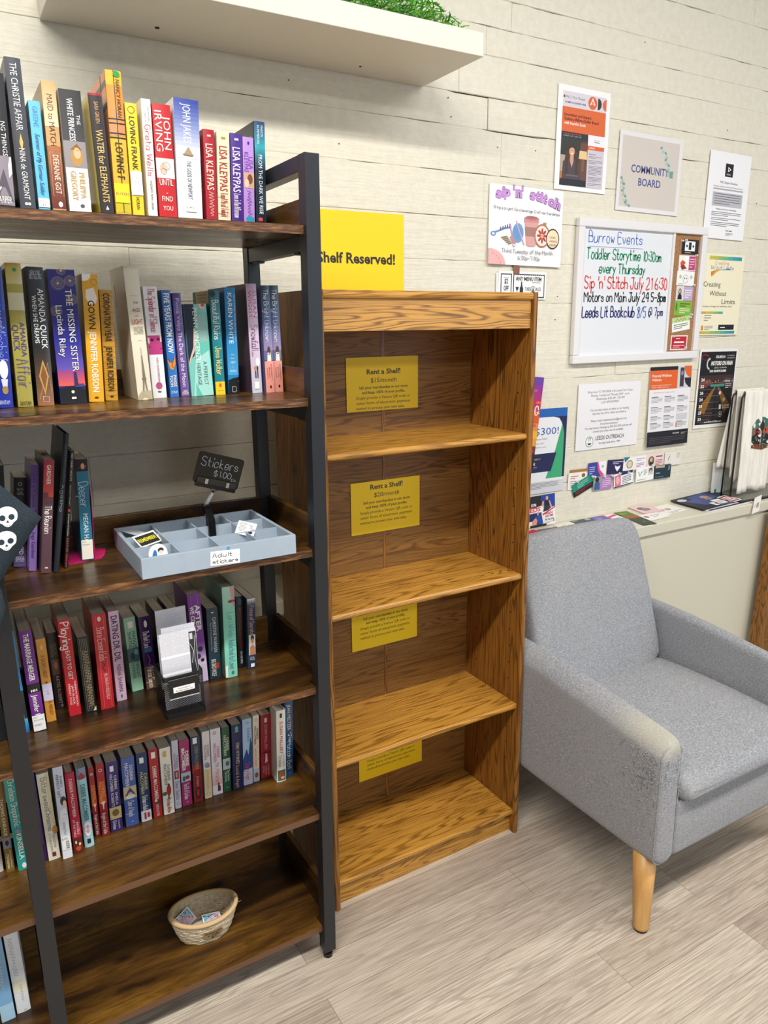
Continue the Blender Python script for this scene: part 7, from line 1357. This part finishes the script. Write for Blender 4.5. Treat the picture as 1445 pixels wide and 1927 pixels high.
flatlay('postcard', 1.637, -0.068, .080, .052, -.05, '#6a6a68', 'grey postcard with white and tan figures lying before the gym flyer', 'postcard', GL, [('rect', .12, .3, .8, .75, '#e6e2da'), ('ell', .3, .5, .08, .16, '#8a7a6a'), ('ell', .5, .5, .1, .2, '#b0967a'), ('ell', .7, .45, .07, .14, '#9a8a80')], .0010)
flatlay('postcard', 1.565, -0.080, .074, .078, .3, '#c81f5a', 'magenta and teal postcard lying at the foot of the gym flyer', 'postcard', GL, [('ell', .45, .7, .35, .28, '#1f6a86'), ('poly', [(.5, .2), (1, .5), (1, .7), (.6, .45)], '#e05a8a'), ('rect', 0, 0, .4, .2, '#2a1a24')], .0016)
s = wallp('gym_flyer', 1.5420, 0.8420, 0.158, 0.1030, '#eceaec', 'gym flyer with two athletes standing on the ledge, cut off by the oak bookcase', 'flyer', rot=-0.01, y=-0.008, lean=0.09)
s.rect(0, 0, 1, 0.42, '#1f1c20'); s.poly([(0.62, 0), (1, 0), (1, 0.40), (0.78, 0.52), (0.62, 0.3)], '#1f3f9a'); s.rect(0, .55, .62, .8, '#1c2a6a'); s.poly([(0, .42), (.62, .34), (.70, .36), (.64, .48), (0, .60)], '#eceaec'); s.text('LEEDS', .14, .53, '#c8202a', .13, .45, bold=.03, shear=.2, rot=-.05); s.text('GYM', .34, .33, '#eceaec', .09, .14, bold=.03); s.rect(.3, .36, .52, .39, '#d8404a')
s.ell(.78, .12, .035, .07, '#d8a088'); s.poly([(.70, .2), (.82, .18), (.84, .36), (.72, .38)], '#18181c'); s.poly([(.66, .2), (.70, .2), (.68, .38), (.62, .36)], '#d8a088'); s.poly([(.82, .2), (.86, .22), (.92, .44), (.88, .46)], '#d8a088'); s.poly([(.70, .38), (.84, .36), (.82, .52), (.66, .55)], '#2a2c34'); s.poly([(1, .42), (.64, .62), (.66, .66), (1, .46)], '#c8202a')
s.ell(.52, .58, .03, .06, '#c89078'); s.poly([(.44, .66), (.62, .62), (.66, .92), (.48, .96)], '#2a4aa0'); s.poly([(.36, .8), (.46, .7), (.5, .8), (.44, 1), (.34, 1)], '#d8a088'); s.rect(.30, .93, .75, 1, '#2a2024')
s.text('WORKOUT', .72, .66, '#c8202a', .07, .22, bold=.02, rot=-.06); s.text('ANYTIME', .72, .75, '#c8202a', .07, .22, bold=.02, rot=-.06); s.text('205 702 2700', .71, .84, '#23263a', .05, .25, bold=.02); s.fake(.72, .89, .92, 2, .04, '#9a9aa0', .014); s.circ(.95, .88, .02, '#b05a4a'); s.finish()

# towel rack and two tea towels
rk = empty('towel_rack', (2.64, -0.09, lz(-0.09)), 'black wire towel rack on a flat base at the right end of the ledge', 'rack')
RB_ = flat('#121214', 0.35)
mb = MB(); mb.prism([(-0.150, lz(-0.150) + 0.0008), (-0.150, lz(-0.150) + 0.0078), (-0.022, lz(-0.022) + 0.0062), (-0.022, lz(-0.022) + 0.0008)], 'x', 2.495, 2.87, RB_); mb.build('base_plate', rk)
mb = MB(); mb.prism([(-0.142, lz(-0.142) + 0.0076), (-0.142, lz(-0.142) + 0.0086), (-0.030, lz(-0.030) + 0.0072), (-0.030, lz(-0.030) + 0.0062)], 'x', 2.520, 2.86, flat('#77766c', 0.4)); mb.build('grey_insert', rk)
def bar(x0, x1, y, zt):
    r = 0.018; zb = lz(y) + 0.006; pts = [(x0, y, zb), (x0 + .004, y, zb + .2), (x0 + .009, y, zt - r)]
    for i in range(1, 6): a = pi / 2 * i / 6; pts.append((x0 + .009 + r - r * cos(a), y, zt - r + r * sin(a)))
    pts += [(x0 + .009 + r, y, zt), (x1 - r, y, zt)]
    for i in range(1, 6): a = pi / 2 * i / 6; pts.append((x1 - r + r * sin(a), y, zt - r + r * cos(a)))
    pts += [(x1, y, zt - r), (x1, y, zb)]
    mb = MB(); mb.tube(pts, 0.0032, RB_, 10); mb.build('bar', rk)
bar(2.507, 2.850, -0.058, 1.130); bar(2.513, 2.850, -0.092, 1.128)
def towel(x0, x1, y, zt, lf, lb, flare, sd, outer):
    mb = MB(); rnd = random.Random(sd); cols = 34; prof = []
    for i in range(19): prof.append((-1, lf * (1 - i / 18)))
    for i in range(1, 6): prof.append((-cos(pi * i / 6), -sin(pi * i / 6)))
    for i in range(19): prof.append((1, lb * i / 18))
    vs = []
    for k, (s_, d) in enumerate(prof):
        for i in range(cols + 1):
            u = i / cols; hang = max(0, d)
            top = (s_ not in (-1, 1))
            fold = 0.0045 * sin(u * 17 + sd) + 0.003 * sin(u * 37 + 2 * sd)
            fx = (flare if s_ == outer else 0.0) * hang / max(lf, lb) * (u - 1)
            yy = y + s_ * 0.0055 + (s_ if not top else 0) * (0.001 + (0.012 if s_ == outer else 0.002) * min(1, hang / 0.25)) + (fold if s_ == outer else fold * 0.4) * min(1, 0.25 + hang / 0.15) * (1 if not top else 0.3)
            zz = zt + 0.0062 * (-d if top else 0) - hang - (0.006 * sin(u * 9 + sd) * (hang / max(lf, lb)) if hang else 0)
            vs.append((x0 + (x1 - x0) * u + fx, yy, zz))
    n = cols + 1
    mb.add(vs, [(k * n + i, k * n + i + 1, (k + 1) * n + i + 1, (k + 1) * n + i) for k in range(len(prof) - 1) for i in range(cols)], GAUZE, True)
    return mb, vs, n, prof
mb, vs, n, prof = towel(2.534, 2.700, -0.092, 1.133, 0.372, 0.330, 0.004, 1.3, -1)
tw = tag(mb.build('tea_towel', solid=0.0018, fix=False), 'white gauze tea towel with a dark printed badge over the front rack bar', 'towel', 'white tea towels on the rack')
# printed badge: a plain dark patch in a teal arch (generic stand-in)
pm = MB()
def tf(u, hang): # point on the front face of the towel
    k = 18 - hang / 0.372 * 18; k0 = int(max(0, min(17, math.floor(k)))); t = k - k0; x = u * 34; i0 = int(max(0, min(33, math.floor(x)))); f = x - i0
    g = lambda a, b: Vector(vs[a * n + b])
    return (g(k0, i0).lerp(g(k0, i0 + 1), f)).lerp(g(k0 + 1, i0).lerp(g(k0 + 1, i0 + 1), f), t)
def badge(cu, ch, ru, rh, mat, k, a0=0, a1=2 * pi):
    m = 28; pv = []; fs = []
    for r in (1.0, .75, .5, .25):
        for i in range(m):
            a = a0 + (a1 - a0) * i / m; pv.append(tf(cu + ru * r * cos(a), ch + rh * r * sin(a)) + Vector((0, -0.0014 - 0.0004 * k, 0)))
    pv.append(tf(cu, ch) + Vector((0, -0.0014 - 0.0004 * k, 0)))
    for r in range(3):
        for i in range(m): fs.append((r * m + i, r * m + (i + 1) % m, (r + 1) * m + (i + 1) % m, (r + 1) * m + i))
    for i in range(m): fs.append((3 * m + i, 3 * m + (i + 1) % m, 4 * m))
    pm.add(pv, fs, flat(mat, 0.9))
badge(.66, .155, .36, .062, '#3f6a64', 0); badge(.64, .172, .33, .040, '#2a1c1c', 1); badge(.45, .150, .10, .014, '#b8432a', 2); badge(.82, .146, .12, .015, '#c8522a', 2); badge(.64, .128, .11, .022, '#2a2a2c', 2); badge(.62, .206, .34, .010, '#7a4a2e', 2)
o = pm.build('printed_badge', tw, fix=False, loc=None)
mb, vs2, n2, prof2 = towel(2.534, 2.70, -0.056, 1.136, 0.330, 0.290, 0.055, 4.1, 1)
tag(mb.build('tea_towel', solid=0.0018, fix=False), 'plain white gauze tea towel flaring out over the rear bar of the towel rack', 'towel', 'white tea towels on the rack')
for x0, c, lb_ in ((2.505, '#dfe3e4', 'white booklet with a teal seal standing behind the towel rack'), (2.540, '#e3e6e6', 'white booklet with a teal spine edge standing behind the towel rack')):
    zb = lz(-0.02) + 0.0004; mb = MB(); mb.box(x0, x0 + 0.030, -0.0210, -0.0125, zb, zb + 0.125, flat(c, 0.4))
    if x0 < 2.52:
        sh = Sheet(plane_fn((x0, -0.0211, zb + 0.125), (1, 0, 0), (0, 0, -1), (0, -1, 0)), 0.030, 0.125, mb); sh.circ(.5, .88, .24, '#2f8a8e'); sh.fake(.3, .1, .7, 8, .03, '#b9c0c4', .006)
    else: mb.box(x0 + 0.0301, x0 + 0.0345, -0.0208, -0.0127, zb, zb + 0.124, flat('#3a9aa8', 0.4))
    tag(mb.build('booklet'), lb_, 'booklet', 'booklets behind the towel rack')
# hanging price tag
s = paper('price_tag', (2.5400, -0.1745, 0.752), Vector((0.95, -0.18, 0.30)), Vector((-0.28, -0.10, -0.95)), Vector((-0.2, -0.97, 0)), 0.034, 0.062, '#e3dcd6', 'cream barcode tag hanging over the ledge edge beside the towel rack', 'price tag')
for i in range(9): s.rect(.45 + .04 * i, .40, .45 + .04 * i + .018 * (1 + i % 2), .72, '#7a7470')
s.fake(.12, .45, .36, 4, .06, '#8a8480', .015); s.finish()
S.cycles.use_denoising = True
